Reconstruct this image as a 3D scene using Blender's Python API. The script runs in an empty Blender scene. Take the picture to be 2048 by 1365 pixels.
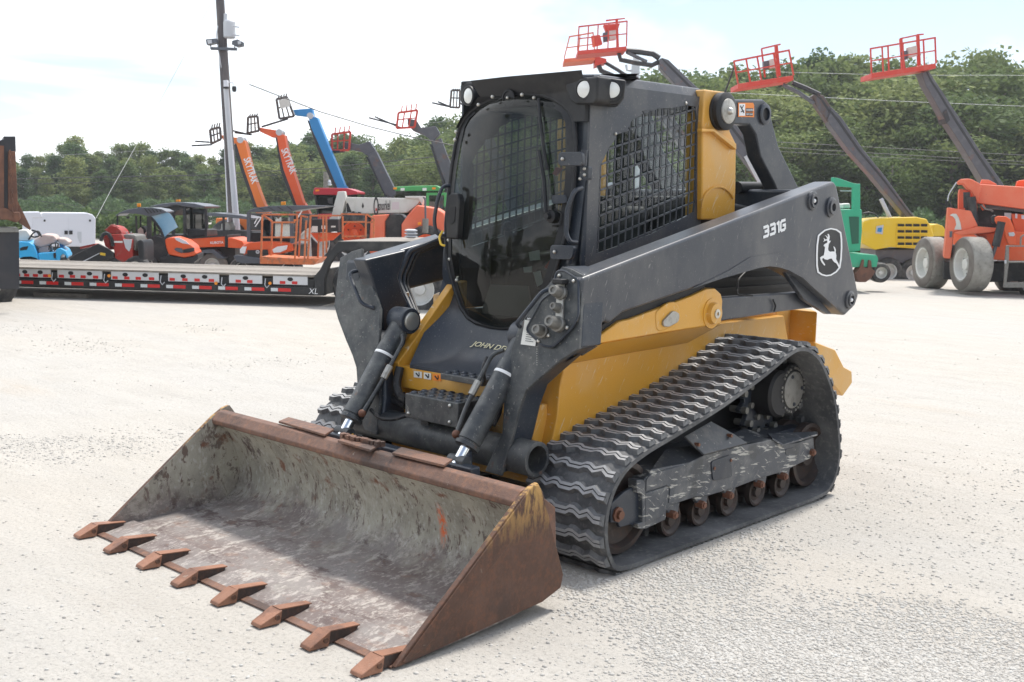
import bpy, bmesh, math, random
import numpy as np
from mathutils import Vector, Matrix, noise
R = math.radians
random.seed(7)
rng = np.random.default_rng(7)
sc = bpy.context.scene
COL = sc.collection

# ---------------------------------------------------------------- camera
FPX = 2173.8                      # focal length in photograph pixels (2048 wide)
YAW, PIT, ROL = R(-136.47), R(-6.98), R(1.04)
CAM = Vector((4.516, 3.720, 1.539))
fw = Vector((math.cos(YAW)*math.cos(PIT), math.sin(YAW)*math.cos(PIT), math.sin(PIT)))
r0 = fw.cross(Vector((0, 0, 1))).normalized()
u0 = r0.cross(fw)
rt = r0*math.cos(ROL) + u0*math.sin(ROL)
up = -r0*math.sin(ROL) + u0*math.cos(ROL)
cd = bpy.data.cameras.new('camera')
cam = bpy.data.objects.new('camera', cd); COL.objects.link(cam)
cam.matrix_world = Matrix(((rt.x, up.x, -fw.x, CAM.x), (rt.y, up.y, -fw.y, CAM.y), (rt.z, up.z, -fw.z, CAM.z), (0, 0, 0, 1)))
cd.sensor_width = 36.0
cd.lens = 36.0*FPX/2048.0
cd.clip_end = 3000
cd.dof.use_dof = True; cd.dof.focus_distance = 5.0; cd.dof.aperture_fstop = 11.0
sc.camera = cam

# ---------------------------------------------------------------- light
SUN_AZ = Vector((-0.97, -0.14, 0)).normalized()     # where the sun stands (horizontal direction)
SUN_EL = R(63)
world = bpy.data.worlds.new('World'); sc.world = world; world.use_nodes = True
nt = world.node_tree; nt.nodes.clear()
out = nt.nodes.new('ShaderNodeOutputWorld'); bg = nt.nodes.new('ShaderNodeBackground')
sky = nt.nodes.new('ShaderNodeTexSky'); sky.sky_type = 'NISHITA'; sky.sun_disc = False
sky.sun_elevation = SUN_EL; sky.sun_rotation = math.atan2(SUN_AZ.x, SUN_AZ.y)
sky.air_density = 1.0; sky.dust_density = 0.6; sky.ozone_density = 1.2
tc = nt.nodes.new('ShaderNodeTexCoord'); sep = nt.nodes.new('ShaderNodeSeparateXYZ')
nt.links.new(tc.outputs['Generated'], sep.inputs[0])
# thin cloud sheet: direction projected onto a high plane, noise coverage
mx = nt.nodes.new('ShaderNodeMath'); mx.operation = 'ADD'; mx.inputs[1].default_value = 0.12
nt.links.new(sep.outputs['Z'], mx.inputs[0])
mxx = nt.nodes.new('ShaderNodeMath'); mxx.operation = 'MAXIMUM'; mxx.inputs[1].default_value = 0.06
nt.links.new(mx.outputs[0], mxx.inputs[0])
dvx = nt.nodes.new('ShaderNodeMath'); dvx.operation = 'DIVIDE'
dvy = nt.nodes.new('ShaderNodeMath'); dvy.operation = 'DIVIDE'
nt.links.new(sep.outputs['X'], dvx.inputs[0]); nt.links.new(mxx.outputs[0], dvx.inputs[1])
nt.links.new(sep.outputs['Y'], dvy.inputs[0]); nt.links.new(mxx.outputs[0], dvy.inputs[1])
cmb = nt.nodes.new('ShaderNodeCombineXYZ')
nt.links.new(dvx.outputs[0], cmb.inputs[0]); nt.links.new(dvy.outputs[0], cmb.inputs[1])
nz = nt.nodes.new('ShaderNodeTexNoise'); nz.inputs['Scale'].default_value = 0.42; nz.inputs['Detail'].default_value = 6
nz.inputs['Roughness'].default_value = 0.55; nz.inputs['Distortion'].default_value = 0.4
nt.links.new(cmb.outputs[0], nz.inputs['Vector'])
rmp = nt.nodes.new('ShaderNodeMapRange'); rmp.inputs[1].default_value = 0.40; rmp.inputs[2].default_value = 0.57
rmp.inputs[3].default_value = 0.08; rmp.inputs[4].default_value = 1.0
nt.links.new(nz.outputs['Fac'], rmp.inputs[0])
mix = nt.nodes.new('ShaderNodeMix'); mix.data_type = 'RGBA'
lo_ = nt.nodes.new('ShaderNodeMapRange'); lo_.inputs[1].default_value = 0.36; lo_.inputs[2].default_value = 0.0; lo_.inputs[3].default_value = 0.0; lo_.inputs[4].default_value = 0.12
nt.links.new(sep.outputs['Z'], lo_.inputs[0])
mxc = nt.nodes.new('ShaderNodeMath'); mxc.operation = 'ADD'; mxc.use_clamp = True
nt.links.new(rmp.outputs[0], mxc.inputs[0]); nt.links.new(lo_.outputs[0], mxc.inputs[1])
nt.links.new(mxc.outputs[0], mix.inputs['Factor'])
nt.links.new(sky.outputs[0], mix.inputs['A'])
mix.inputs['B'].default_value = (11.6, 12.0, 12.5, 1)        # sunlit thin cloud in the units of the sky texture
nt.links.new(mix.outputs['Result'], bg.inputs['Color'])
bg.inputs['Strength'].default_value = 0.08
nt.links.new(bg.outputs[0], out.inputs[0])
sl = bpy.data.lights.new('sun', 'SUN'); sun = bpy.data.objects.new('sun', sl); COL.objects.link(sun)
sl.energy = 2.5; sl.angle = R(7.0); sl.color = (1.0, 0.955, 0.89)
sd = Vector((SUN_AZ.x*math.cos(SUN_EL), SUN_AZ.y*math.cos(SUN_EL), math.sin(SUN_EL)))
sun.rotation_euler = sd.to_track_quat('Z', 'Y').to_euler()
vs = sc.view_settings
sc.display_settings.display_device = 'sRGB'
vs.view_transform = 'Standard'; vs.look = 'None'; vs.gamma = 1.0; vs.use_curve_mapping = False
vs.exposure = 0.95
sc.render.engine = 'CYCLES'
sc.cycles.max_bounces = 8; sc.cycles.transparent_max_bounces = 24
sc.cycles.caustics_reflective = False; sc.cycles.caustics_refractive = False
sc.cycles.use_denoising = True

# ---------------------------------------------------------------- placing helpers
def V(x, y, N=None, **k):
    """world point where the sight line of photograph pixel (x, y) meets a plane: X=, Y=, Z= or N=(normal, offset)"""
    d = fw + rt*((x-1024)/FPX) + up*((682.5-y)/FPX)
    if N is not None:
        n = Vector(N[0]); t = (N[1]-n.dot(CAM))/n.dot(d)
    elif 'D' in k: t = k['D']
    else:
        a, v = list(k.items())[0]; i = 'XYZ'.index(a); t = (v-CAM[i])/d[i]
    return CAM + d*t
def VP(pts, **k): return [V(a, b, **k) for a, b in pts]

class FR:
    """upright local frame of a background thing: origin on the ground at depth D, turned by rot degrees about z"""
    def __init__(s, u, D, rot=0.0, z=0.0):
        d = fw + rt*((u-1024)/FPX); d.z = 0; d.normalize()
        h = Vector((fw.x, fw.y, 0)).normalized()
        s.o = Vector((CAM.x, CAM.y, 0)) + d*(D/d.dot(h)); s.o.z = z
        a = R(rot); c, q = math.cos(a), math.sin(a)
        s.x = Vector((r0.x*c + h.x*q, r0.y*c + h.y*q, 0)); s.y = Vector((-r0.x*q + h.x*c, -r0.y*q + h.y*c, 0)); s.z = Vector((0, 0, 1))
    def p(s, u, v, y=0.0):            # pixel -> point on the local plane y
        n = s.y; return V(u, v, N=(n, n.dot(s.o) + y))
    def pp(s, pts, y=0.0): return [s.p(a, b, y) for a, b in pts]
    def w(s, x, y, z): return s.o + s.x*x + s.y*y + s.z*z
    def loc(s, P): q = P - s.o; return (q.dot(s.x), q.dot(s.y), q.z)

# ---------------------------------------------------------------- mesh builder
class MB:
    def __init__(s): s.v = []; s.f = []
    def add(s, vs, fs):
        b = len(s.v); s.v += [Vector(q) for q in vs]; s.f += [tuple(b+i for i in f) for f in fs]; return s
    def prism(s, pts, vec, cap=True):
        vec = Vector(vec); n = len(pts); pts = [Vector(p) for p in pts]
        A = Vector((0, 0, 0))
        for i in range(n): A += pts[i].cross(pts[(i+1) % n])
        if A.dot(vec) > 0: pts = pts[::-1]
        fs = [(i, (i+1) % n, n+(i+1) % n, n+i) for i in range(n)]
        fs = [f[::-1] for f in fs]
        if cap: fs += [tuple(range(n)), tuple(range(2*n-1, n-1, -1))]
        return s.add(pts + [p+vec for p in pts], fs)
    def hexa(s, a, b):                # two quads (lists of 4) joined
        return s.add(list(a)+list(b), [(0,1,2,3),(7,6,5,4),(0,4,5,1),(1,5,6,2),(2,6,7,3),(3,7,4,0)])
    def box(s, c, d, ax=None):
        X, Y, Z = ax or (Vector((1,0,0)), Vector((0,1,0)), Vector((0,0,1)))
        c = Vector(c); X = X*d[0]/2; Y = Y*d[1]/2; Z = Z*d[2]/2
        q = [c-X-Y-Z, c+X-Y-Z, c+X+Y-Z, c-X+Y-Z]
        return s.add(q+[p+Z*2 for p in q], [(3,2,1,0),(4,5,6,7),(0,1,5,4),(1,2,6,5),(2,3,7,6),(3,0,4,7)])
    def bar(s, a, b, w, h=None, upv=(0,0,1)):
        a = Vector(a); b = Vector(b); h = h or w; t = (b-a); L = t.length; t = t/L
        sd = t.cross(Vector(upv))
        if sd.length < 1e-4: sd = t.cross(Vector((1,0,0)))
        sd.normalize(); n = sd.cross(t)
        return s.box((a+b)/2, (L, w, h), (t, sd, n))
    def ring(s, c, ax, r, n, ph=0.0, ref=None):
        ax = Vector(ax).normalized(); e = Vector(ref) if ref else (Vector((0,0,1)) if abs(ax.z) < .9 else Vector((1,0,0)))
        e = (e-ax*e.dot(ax)).normalized(); g = ax.cross(e)
        return [Vector(c)+(e*math.cos(ph+2*math.pi*i/n)+g*math.sin(ph+2*math.pi*i/n))*r for i in range(n)]
    def lathe(s, c, ax, prof, n=24, cap=True):
        ax = Vector(ax).normalized(); vs = []; fs = []; m = len(prof)
        for (rr, h) in prof: vs += s.ring(Vector(c)+ax*h, ax, max(rr, 1e-5), n)
        for k in range(m-1):
            for i in range(n): fs.append((k*n+i, k*n+(i+1) % n, (k+1)*n+(i+1) % n, (k+1)*n+i))
        if cap: fs += [tuple(range(n-1, -1, -1)), tuple(range((m-1)*n, m*n))]
        return s.add(vs, fs)
    def cyl(s, a, b, r, r2=None, n=16):
        a = Vector(a); b = Vector(b); return s.lathe(a, b-a, [(r, 0), (r if r2 is None else r2, (b-a).length)], n)
    def tube(s, pts, r, n=8, closed=False):
        pts = [Vector(p) for p in pts]; m = len(pts); vs = []; fs = []; prev = None
        for i, p in enumerate(pts):
            if closed: t = pts[(i+1) % m]-pts[i-1]
            else: t = pts[min(i+1, m-1)]-pts[max(i-1, 0)]
            t.normalize()
            if prev is None:
                e = Vector((0,0,1)) if abs(t.z) < .9 else Vector((1,0,0))
            else: e = prev
            e = (e-t*e.dot(t)).normalized(); g = t.cross(e); prev = e
            rr = r[i] if isinstance(r, (list, tuple)) else r
            vs += [p+(e*math.cos(2*math.pi*k/n)+g*math.sin(2*math.pi*k/n))*rr for k in range(n)]
        for i in range(m if closed else m-1):
            j = (i+1) % m
            for k in range(n): fs.append((i*n+k, i*n+(k+1) % n, j*n+(k+1) % n, j*n+k))
        if not closed: fs += [tuple(range(n-1, -1, -1)), tuple(range((m-1)*n, m*n))]
        return s.add(vs, fs)
    def ball(s, c, r, n=10):
        pr = [(r*math.sin(math.pi*i/n), -r*math.cos(math.pi*i/n)) for i in range(n+1)]
        return s.lathe(c, (0,0,1), pr, n*2, cap=False)
    def build(s, name, m, parent=None, bevel=0.0, smooth=35, seg=2, link=True):
        me = bpy.data.meshes.new(name)
        off = parent_loc(parent)
        me.from_pydata([tuple(p-off) for p in s.v], [], s.f)
        bm = bmesh.new(); bm.from_mesh(me); bmesh.ops.recalc_face_normals(bm, faces=bm.faces); bm.to_mesh(me); bm.free()
        if m: me.materials.append(m)
        o = bpy.data.objects.new(name, me)
        if parent: o.parent = parent
        COL.objects.link(o)
        if smooth:
            me.shade_smooth(); me.set_sharp_from_angle(angle=R(smooth))
        if bevel:
            b = o.modifiers.new('bevel', 'BEVEL'); b.width = bevel; b.segments = seg; b.limit_method = 'ANGLE'; b.angle_limit = R(35)
            b.harden_normals = True
        return o
def parent_loc(p):
    L = Vector((0, 0, 0))
    while p is not None: L += p.location; p = p.parent
    return L
def fillet(pts, r, seg=4):
    """round the corners of a tube path or outline"""
    out = []
    n = len(pts)
    for i, p in enumerate(pts):
        if i in (0, n-1): out.append(Vector(p)); continue
        a, b, c = Vector(pts[i-1]), Vector(p), Vector(pts[i+1])
        q = min(r, (a-b).length*.45, (c-b).length*.45)
        A = b+(a-b).normalized()*q; C2 = b+(c-b).normalized()*q
        for k in range(seg+1):
            t = k/seg; out.append(A*(1-t)**2+b*2*t*(1-t)+C2*t*t)
    return out
def rounded(pts, r, seg=4):
    n = len(pts); out = []
    for i in range(n):
        a, b, c = Vector(pts[i-1]), Vector(pts[i]), Vector(pts[(i+1) % n])
        q = min(r, (a-b).length*.45, (c-b).length*.45)
        A = b+(a-b).normalized()*q; C2 = b+(c-b).normalized()*q
        for k in range(seg+1):
            t = k/seg; out.append(A*(1-t)**2+b*2*t*(1-t)+C2*t*t)
    return out
def empty(name, loc, label=None, cat=None, group=None, kind=None):
    o = bpy.data.objects.new(name, None); o.location = loc; o.empty_display_size = .2; COL.objects.link(o)
    return tag(o, label, cat, group, kind)
def tag(o, label=None, cat=None, group=None, kind=None):
    if label: o['label'] = label
    if cat: o['category'] = cat
    if group: o['group'] = group
    if kind: o['kind'] = kind
    return o
def copy_tree(o, parent=None):
    c = o.copy(); COL.objects.link(c)
    if parent: c.parent = parent
    for ch in list(o.children): copy_tree(ch, c)
    return c

# ---------------------------------------------------------------- materials
MATS = {}
def mat(name, col, rough=.5, metal=0.0, layers=(), bump=None, spec=.5, coat=0.0, coords='Object'):
    """layers: (colour, noise scale, low, high, strength, detail, stretch xyz, roughness)"""
    if name in MATS: return MATS[name]
    m = bpy.data.materials.new(name); m.use_nodes = True; t = m.node_tree; b = t.nodes['Principled BSDF']
    b.inputs['Roughness'].default_value = rough; b.inputs['Metallic'].default_value = metal
    b.inputs['Specular IOR Level'].default_value = spec; b.inputs['Coat Weight'].default_value = coat
    b.inputs['Coat Roughness'].default_value = .08
    co = t.nodes.new('ShaderNodeTexCoord')
    cur = t.nodes.new('ShaderNodeRGB'); cur.outputs[0].default_value = (*col, 1); cur = cur.outputs[0]
    rv = t.nodes.new('ShaderNodeValue'); rv.outputs[0].default_value = rough; rv = rv.outputs[0]
    for i, L in enumerate(layers):
        c, scale, lo, hi = L[:4]; st = L[4] if len(L) > 4 else 1.0; det = L[5] if len(L) > 5 else 5
        stretch = L[6] if len(L) > 6 else None; rg = L[7] if len(L) > 7 else None
        mp = t.nodes.new('ShaderNodeMapping'); mp.inputs['Location'].default_value = (i*3.7+.3, i*1.9, i*5.1)
        if stretch: mp.inputs['Scale'].default_value = stretch
        if len(L) > 8:
            mq = t.nodes.new('ShaderNodeMapping'); mq.inputs['Rotation'].default_value = L[8]; t.links.new(co.outputs[coords], mq.inputs[0]); t.links.new(mq.outputs[0], mp.inputs[0])
        else: t.links.new(co.outputs[coords], mp.inputs[0])
        n = t.nodes.new('ShaderNodeTexNoise'); n.inputs['Scale'].default_value = scale; n.inputs['Detail'].default_value = det
        n.inputs['Roughness'].default_value = .6
        t.links.new(mp.outputs[0], n.inputs['Vector'])
        mr = t.nodes.new('ShaderNodeMapRange'); mr.inputs[1].default_value = lo; mr.inputs[2].default_value = hi; mr.inputs[4].default_value = st
        t.links.new(n.outputs['Fac'], mr.inputs[0])
        mi = t.nodes.new('ShaderNodeMix'); mi.data_type = 'RGBA'; mi.inputs['B'].default_value = (*c, 1)
        t.links.new(mr.outputs[0], mi.inputs['Factor']); t.links.new(cur, mi.inputs['A']); cur = mi.outputs['Result']
        if rg is not None:
            m2 = t.nodes.new('ShaderNodeMix'); m2.data_type = 'FLOAT'; m2.inputs['B'].default_value = rg
            t.links.new(mr.outputs[0], m2.inputs['Factor']); t.links.new(rv, m2.inputs['A']); rv = m2.outputs['Result']
    t.links.new(cur, b.inputs['Base Color']); t.links.new(rv, b.inputs['Roughness'])
    if bump:
        n = t.nodes.new('ShaderNodeTexNoise'); n.inputs['Scale'].default_value = bump[0]; n.inputs['Detail'].default_value = 6
        t.links.new(co.outputs[coords], n.inputs['Vector'])
        bp = t.nodes.new('ShaderNodeBump'); bp.inputs['Strength'].default_value = bump[1]; bp.inputs['Distance'].default_value = bump[2] if len(bump) > 2 else .01
        t.links.new(n.outputs['Fac'], bp.inputs['Height']); t.links.new(bp.outputs[0], b.inputs['Normal'])
    MATS[name] = m; return m
DUST = (.42, .39, .34)
M_char = mat('charcoal_paint', (.024, .032, .047), .36, layers=[(DUST, 6, .5, .8, .12, 9), (DUST, 70, .70, .76, .45, 2), (DUST, 3, .45, .85, .08), ((.3,.29,.27), 190, .71, .75, .5, 1)], bump=(500, .05, .002))
M_arm = mat('boom_paint', (.038, .045, .060), .34, layers=[(DUST, 4, .45, .8, .20, 9, (1,1,.5)), (DUST, 130, .66, .72, .5, 2), ((.35,.34,.32), 14, .665, .685, .5, 9, (7,1,.8), None, (0,.4,0)), (DUST, 120, .70, .74, .6, 2), (DUST, 2.2, .42, .8, .13)], bump=(400, .04, .002))
M_scuffed = mat('scuffed_black_paint', (.032, .037, .043), .45, layers=[((.19,.20,.19), 14, .44, .70, .38, 9), (DUST, 75, .63, .72, .5, 3), (DUST, 5, .42, .75, .17), ((.5,.48,.44), 26, .69, .73, .7, 6, (1,1,.35)), ((.16,.08,.05), 14, .66, .72, .6, 5)], bump=(300, .08, .002))
M_black = mat('black_plastic', (.009, .010, .013), .55, layers=[(DUST, 5, .5, .9, .12)], bump=(700, .1, .001))
M_hose = mat('hose_rubber', (.016, .016, .018), .5, layers=[(DUST, 30, .55, .75, .25)])
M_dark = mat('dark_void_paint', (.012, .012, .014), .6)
M_yel = mat('yellow_paint', (.68, .345, .045), .33, layers=[((.60,.49,.34), 2.6, .47, .72, .45, 9, (1,1,.6), .6), ((.66,.52,.34), 60, .66, .74, .5, 3), ((.70,.58,.40), 12, .63, .655, .7, 9, (7,1,.8), .6, (0,.55,0)), ((.75,.6,.35), 22, .66, .70, .35, 6, (1,1,3), .6, (0,.7,0)), ((.5,.30,.09), 2.5, .5, .8, .35)], bump=(300, .03, .002))
M_rub = mat('track_rubber', (.060, .062, .066), .7, layers=[((.27,.27,.27), 3.2, .40, .72, .5, 7), ((.32,.31,.29), 35, .52, .75, .4, 6)], bump=(90, .3, .004))
M_lug = mat('track_lug_rubber', (.115, .118, .122), .75, layers=[((.26,.26,.26), 14, .42, .70, .6, 6), ((.04,.04,.04), 60, .55, .7, .5)], bump=(160, .3, .003))
M_lugtop = mat('worn_lug_top', (.35,.352,.355), .6, layers=[((.12,.12,.125), 14, .5, .7, .6, 5), ((.4,.39,.37), 50, .55, .7, .5)], bump=(160,.3,.003))
M_topface = mat('dark_frame_top', (.045,.05,.058), .45, layers=[((.20,.18,.16), 9, .50, .72, .6, 8), ((.40,.38,.34), 40, .62, .68, .5, 4)])
M_worn = mat('worn_frame_steel', (.070, .078, .092), .42, .2, layers=[((.20,.20,.20), 7, .46, .66, .6, 10), ((.50,.49,.45), 16, .63, .67, .7, 10, (.7,1,4.5), None, (0,.55,0)), ((.46,.45,.42), 18, .64, .675, .6, 10, (.7,1,4.5), None, (0,-.7,0)), ((.52,.51,.47), 15, .58, .615, .8, 10, (.6,1,4), None, (0,.12,0)), ((.05,.055,.06), 6, .54, .62, .75, 7), ((.15,.08,.05), 9, .66, .74, .6, 5)], bump=(120, .3, .003))
M_rustr = mat('rusty_roller_steel', (.050, .038, .034), .55, .2, layers=[((.10,.05,.035), 20, .5, .7, .5), (DUST, 9, .6, .8, .3)])
M_bolt = mat('zinc_bolt', (.55, .54, .50), .35, .8)
M_rustbolt = mat('rusty_bolt', (.17, .075, .045), .6, .1)
M_chrome = mat('chrome_rod', (.82, .84, .86), .12, 1.0)
M_steel = mat('galvanised_steel', (.42, .41, .38), .42, .6, layers=[((.22,.2,.17), 40, .5, .7, .6)])
M_rub_dust = mat('dusty_steel', (.21,.205,.19), .5, .3, layers=[((.1,.09,.08), 30, .5, .7, .6)])
M_white = mat('white_print', (.82, .83, .84), .45)
M_sheet = mat('label_white', (.72, .72, .68), .5)
M_lens = mat('lamp_lens', (.78, .79, .76), .12, .0, coat=1.0)
M_orange = mat('orange_label', (.85, .25, .03), .5)
M_red = mat('red_plastic', (.45, .02, .015), .4)
M_seat = mat('seat_cloth', (.03, .03, .034), .8)
M_tan = mat('tan_floor_mat', (.16, .14, .12), .8)
M_yhook = mat('yellow_plastic', (.75, .5, .05), .4)
M_letter = mat('pale_gold_print', (.72, .66, .42), .4)
def glassmat(name, tint, rgl=.02, base=.0):
    m = bpy.data.materials.new(name); m.use_nodes = True; t = m.node_tree; t.nodes.clear()
    o = t.nodes.new('ShaderNodeOutputMaterial'); tr = t.nodes.new('ShaderNodeBsdfTransparent'); tr.inputs[0].default_value = (*tint, 1)
    g = t.nodes.new('ShaderNodeBsdfGlossy'); g.inputs['Roughness'].default_value = rgl
    f = t.nodes.new('ShaderNodeLayerWeight'); pw = t.nodes.new('ShaderNodeMath'); pw.operation = 'POWER'; pw.inputs[1].default_value = 4.5; t.links.new(f.outputs['Facing'], pw.inputs[0])
    a = t.nodes.new('ShaderNodeMath'); a.operation = 'ADD'; a.inputs[1].default_value = base+.045; t.links.new(pw.outputs[0], a.inputs[0])
    mi = t.nodes.new('ShaderNodeMixShader'); t.links.new(a.outputs[0], mi.inputs[0]); t.links.new(tr.outputs[0], mi.inputs[1]); t.links.new(g.outputs[0], mi.inputs[2])
    if name == 'tinted_glass':
        df = t.nodes.new('ShaderNodeBsdfDiffuse'); df.inputs[0].default_value = (.40,.38,.34,1); cc_ = t.nodes.new('ShaderNodeTexCoord'); nn = t.nodes.new('ShaderNodeTexNoise'); nn.inputs['Scale'].default_value = 5; nn.inputs['Detail'].default_value = 9
        t.links.new(cc_.outputs['Object'], nn.inputs['Vector']); mr = t.nodes.new('ShaderNodeMapRange'); mr.inputs[1].default_value = .35; mr.inputs[2].default_value = .8; mr.inputs[3].default_value = .008; mr.inputs[4].default_value = .09; t.links.new(nn.outputs['Fac'], mr.inputs[0])
        m3 = t.nodes.new('ShaderNodeMixShader'); t.links.new(mr.outputs[0], m3.inputs[0]); t.links.new(mi.outputs[0], m3.inputs[1]); t.links.new(df.outputs[0], m3.inputs[2]); mi = m3
    t.links.new(mi.outputs[0], o.inputs[0]); return m
M_glass = glassmat('tinted_glass', (.26, .31, .30), .012, -.01)
M_glass2 = glassmat('clear_glass', (.82, .9, .88), .02, .0)

def text_obj(s, frame, size, m, name, parent, ext=.0015, bold=.0, sx=1.0, shear=0.0, align='LEFT'):
    """flat lettering as mesh; frame = (origin, x direction, y direction)"""
    cu = bpy.data.curves.new('t', 'FONT'); cu.body = s; cu.size = size; cu.extrude = ext; cu.offset = bold*size; cu.shear = shear
    cu.align_x = align; cu.resolution_u = 3
    t = bpy.data.objects.new('t', cu)
    dg = bpy.context.evaluated_depsgraph_get()
    COL.objects.link(t); dg.update()
    me = bpy.data.meshes.new_from_object(t.evaluated_get(dg)); COL.objects.unlink(t); bpy.data.objects.remove(t)
    o_, X, Y = frame; X = Vector(X).normalized(); Y = Vector(Y).normalized(); Z = X.cross(Y).normalized()
    off = parent_loc(parent)
    for v in me.vertices:
        c = v.co.copy(); v.co = Vector(o_) + X*c.x*sx + Y*c.y + Z*c.z - off
    me.materials.clear(); me.materials.append(m); me.name = name
    o = bpy.data.objects.new(name, me); o.parent = parent; COL.objects.link(o); return o
# ================================================================ GROUND
def ground_mat():
    m = bpy.data.materials.new('crushed_stone_ground'); m.use_nodes = True; t = m.node_tree; b = t.nodes['Principled BSDF']
    b.inputs['Roughness'].default_value = .95; b.inputs['Specular IOR Level'].default_value = .1
    co = t.nodes.new('ShaderNodeTexCoord')
    def noise_(sc_, det, st=None, rough=.6):
        n = t.nodes.new('ShaderNodeTexNoise'); n.inputs['Scale'].default_value = sc_; n.inputs['Detail'].default_value = det; n.inputs['Roughness'].default_value = rough
        if st:
            mp = t.nodes.new('ShaderNodeMapping'); mp.inputs['Scale'].default_value = st; mp.inputs['Rotation'].default_value = (0,0,.75)
            t.links.new(co.outputs['Object'], mp.inputs[0]); t.links.new(mp.outputs[0], n.inputs['Vector'])
        else: t.links.new(co.outputs['Object'], n.inputs['Vector'])
        return n.outputs['Fac']
    def rng_(src, lo, hi, a=0., c=1.):
        r = t.nodes.new('ShaderNodeMapRange'); r.inputs[1].default_value = lo; r.inputs[2].default_value = hi; r.inputs[3].default_value = a; r.inputs[4].default_value = c
        t.links.new(src, r.inputs[0]); return r.outputs[0]
    def mixc(f, A, B):
        mi = t.nodes.new('ShaderNodeMix'); mi.data_type = 'RGBA'; t.links.new(f, mi.inputs['Factor'])
        for k, q in (('A', A), ('B', B)):
            if isinstance(q, tuple): mi.inputs[k].default_value = (*q, 1)
            else: t.links.new(q, mi.inputs[k])
        return mi.outputs['Result']
    dirt = mixc(rng_(noise_(.35, 5, (1.0, .35, 1)), .35, .68), (.475, .442, .395), (.45, .435, .41))
    dirt = mixc(rng_(noise_(.9, 6, (1, .25, 1)), .62, .8, 0, .5), dirt, (.42, .335, .25))
    dirt = mixc(rng_(noise_(3.0, 8, (1,.4,1)), .45, .8, 0, .5), dirt, (.37, .345, .31))
    speck = mixc(rng_(noise_(60, 10, None, .75), .50, .66, 0, .55), dirt, (.215, .20, .18))
    speck = mixc(rng_(noise_(28, 5), .60, .72, 0, .55), speck, (.50, .50, .49))
    vo = t.nodes.new('ShaderNodeTexVoronoi'); vo.inputs['Scale'].default_value = 42; vo.inputs['Randomness'].default_value = 1
    t.links.new(co.outputs['Object'], vo.inputs['Vector'])
    gcol = mixc(rng_(vo.outputs['Color'], .1, .9), (.40, .385, .36), (.475, .463, .44))
    vmask = rng_(noise_(.8, 9, (1, .35, 1)), .48, .78, 0, .55)
    fin = mixc(vmask, speck, gcol)
    t.links.new(fin, b.inputs['Base Color'])
    # relief: grit, stones in the gravelly patches, shallow ruts
    h1 = noise_(30, 10, None, .72); h2 = noise_(4, 5, (1, .3, 1))
    sub = t.nodes.new('ShaderNodeMath'); sub.operation = 'MULTIPLY'; t.links.new(vmask, sub.inputs[0])
    inv = rng_(vo.outputs['Distance'], 0, .7, 1, 0); t.links.new(inv, sub.inputs[1])
    a1 = t.nodes.new('ShaderNodeMath'); a1.operation = 'MULTIPLY_ADD'; a1.inputs[1].default_value = 1.3; t.links.new(h1, a1.inputs[0]); t.links.new(sub.outputs[0], a1.inputs[2])
    h3 = noise_(2.2, 4, (1, .05, 1))
    a3 = t.nodes.new('ShaderNodeMath'); a3.operation = 'MULTIPLY_ADD'; a3.inputs[1].default_value = 1.2; t.links.new(h3, a3.inputs[0]); t.links.new(a1.outputs[0], a3.inputs[2]); a1 = a3
    a2 = t.nodes.new('ShaderNodeMath'); a2.operation = 'MULTIPLY_ADD'; a2.inputs[1].default_value = 2.8; t.links.new(h2, a2.inputs[0]); t.links.new(a1.outputs[0], a2.inputs[2])
    bp = t.nodes.new('ShaderNodeBump'); bp.inputs['Strength'].default_value = .8; bp.inputs['Distance'].default_value = .012
    t.links.new(a2.outputs[0], bp.inputs['Height']); t.links.new(bp.outputs[0], b.inputs['Normal'])
    return m
M_ground = ground_mat()
RUTS = []
for (p_, q_, wd_, dp_) in (((-120,1330),(520,1090),.10,.014),((-150,1225),(230,1080),.09,.012),((1180,1330),(2150,1010),.12,.013),((1500,1400),(2150,1150),.10,.010),((-100,760),(640,690),.16,.016),((1760,820),(2150,700),.15,.016),((-100,900),(330,840),.14,.014)):
    A_ = V(*p_, Z=0); B_ = V(*q_, Z=0); RUTS.append((A_.x, A_.y, B_.x, B_.y, wd_, dp_))
def ground_h(x, y):
    d = math.hypot(x-.6, y-.3)
    k = min(1, max(0, (d-2.6)/1.5))
    rut = 0.0
    for (ax, ay, bx, by, wd_, dp_) in RUTS:
        dx, dy = bx-ax, by-ay; L_ = math.hypot(dx, dy); t_ = ((x-ax)*dx+(y-ay)*dy)/(L_*L_)
        if -.2 < t_ < 1.2:
            w_ = ((x-ax)*dy-(y-ay)*dx)/L_+.05*math.sin(t_*7+ax); e_ = (w_/wd_)**2
            if e_ < 9: rut += dp_*(-math.exp(-e_)+.55*math.exp(-(abs(w_)/wd_-1.6)**2*3))*(.75+.5*noise.noise((x*6, y*6, 2)))*max(0, 1-abs(t_-.5)*1.5)
    return rut*k + k*(.018*noise.noise((x*.9, y*.9, 0)) + .010*noise.noise((x*3.1, y*3.1, 4)) + .006*noise.noise((x*8, y*8, 9)))
gm = bmesh.new()
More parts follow.
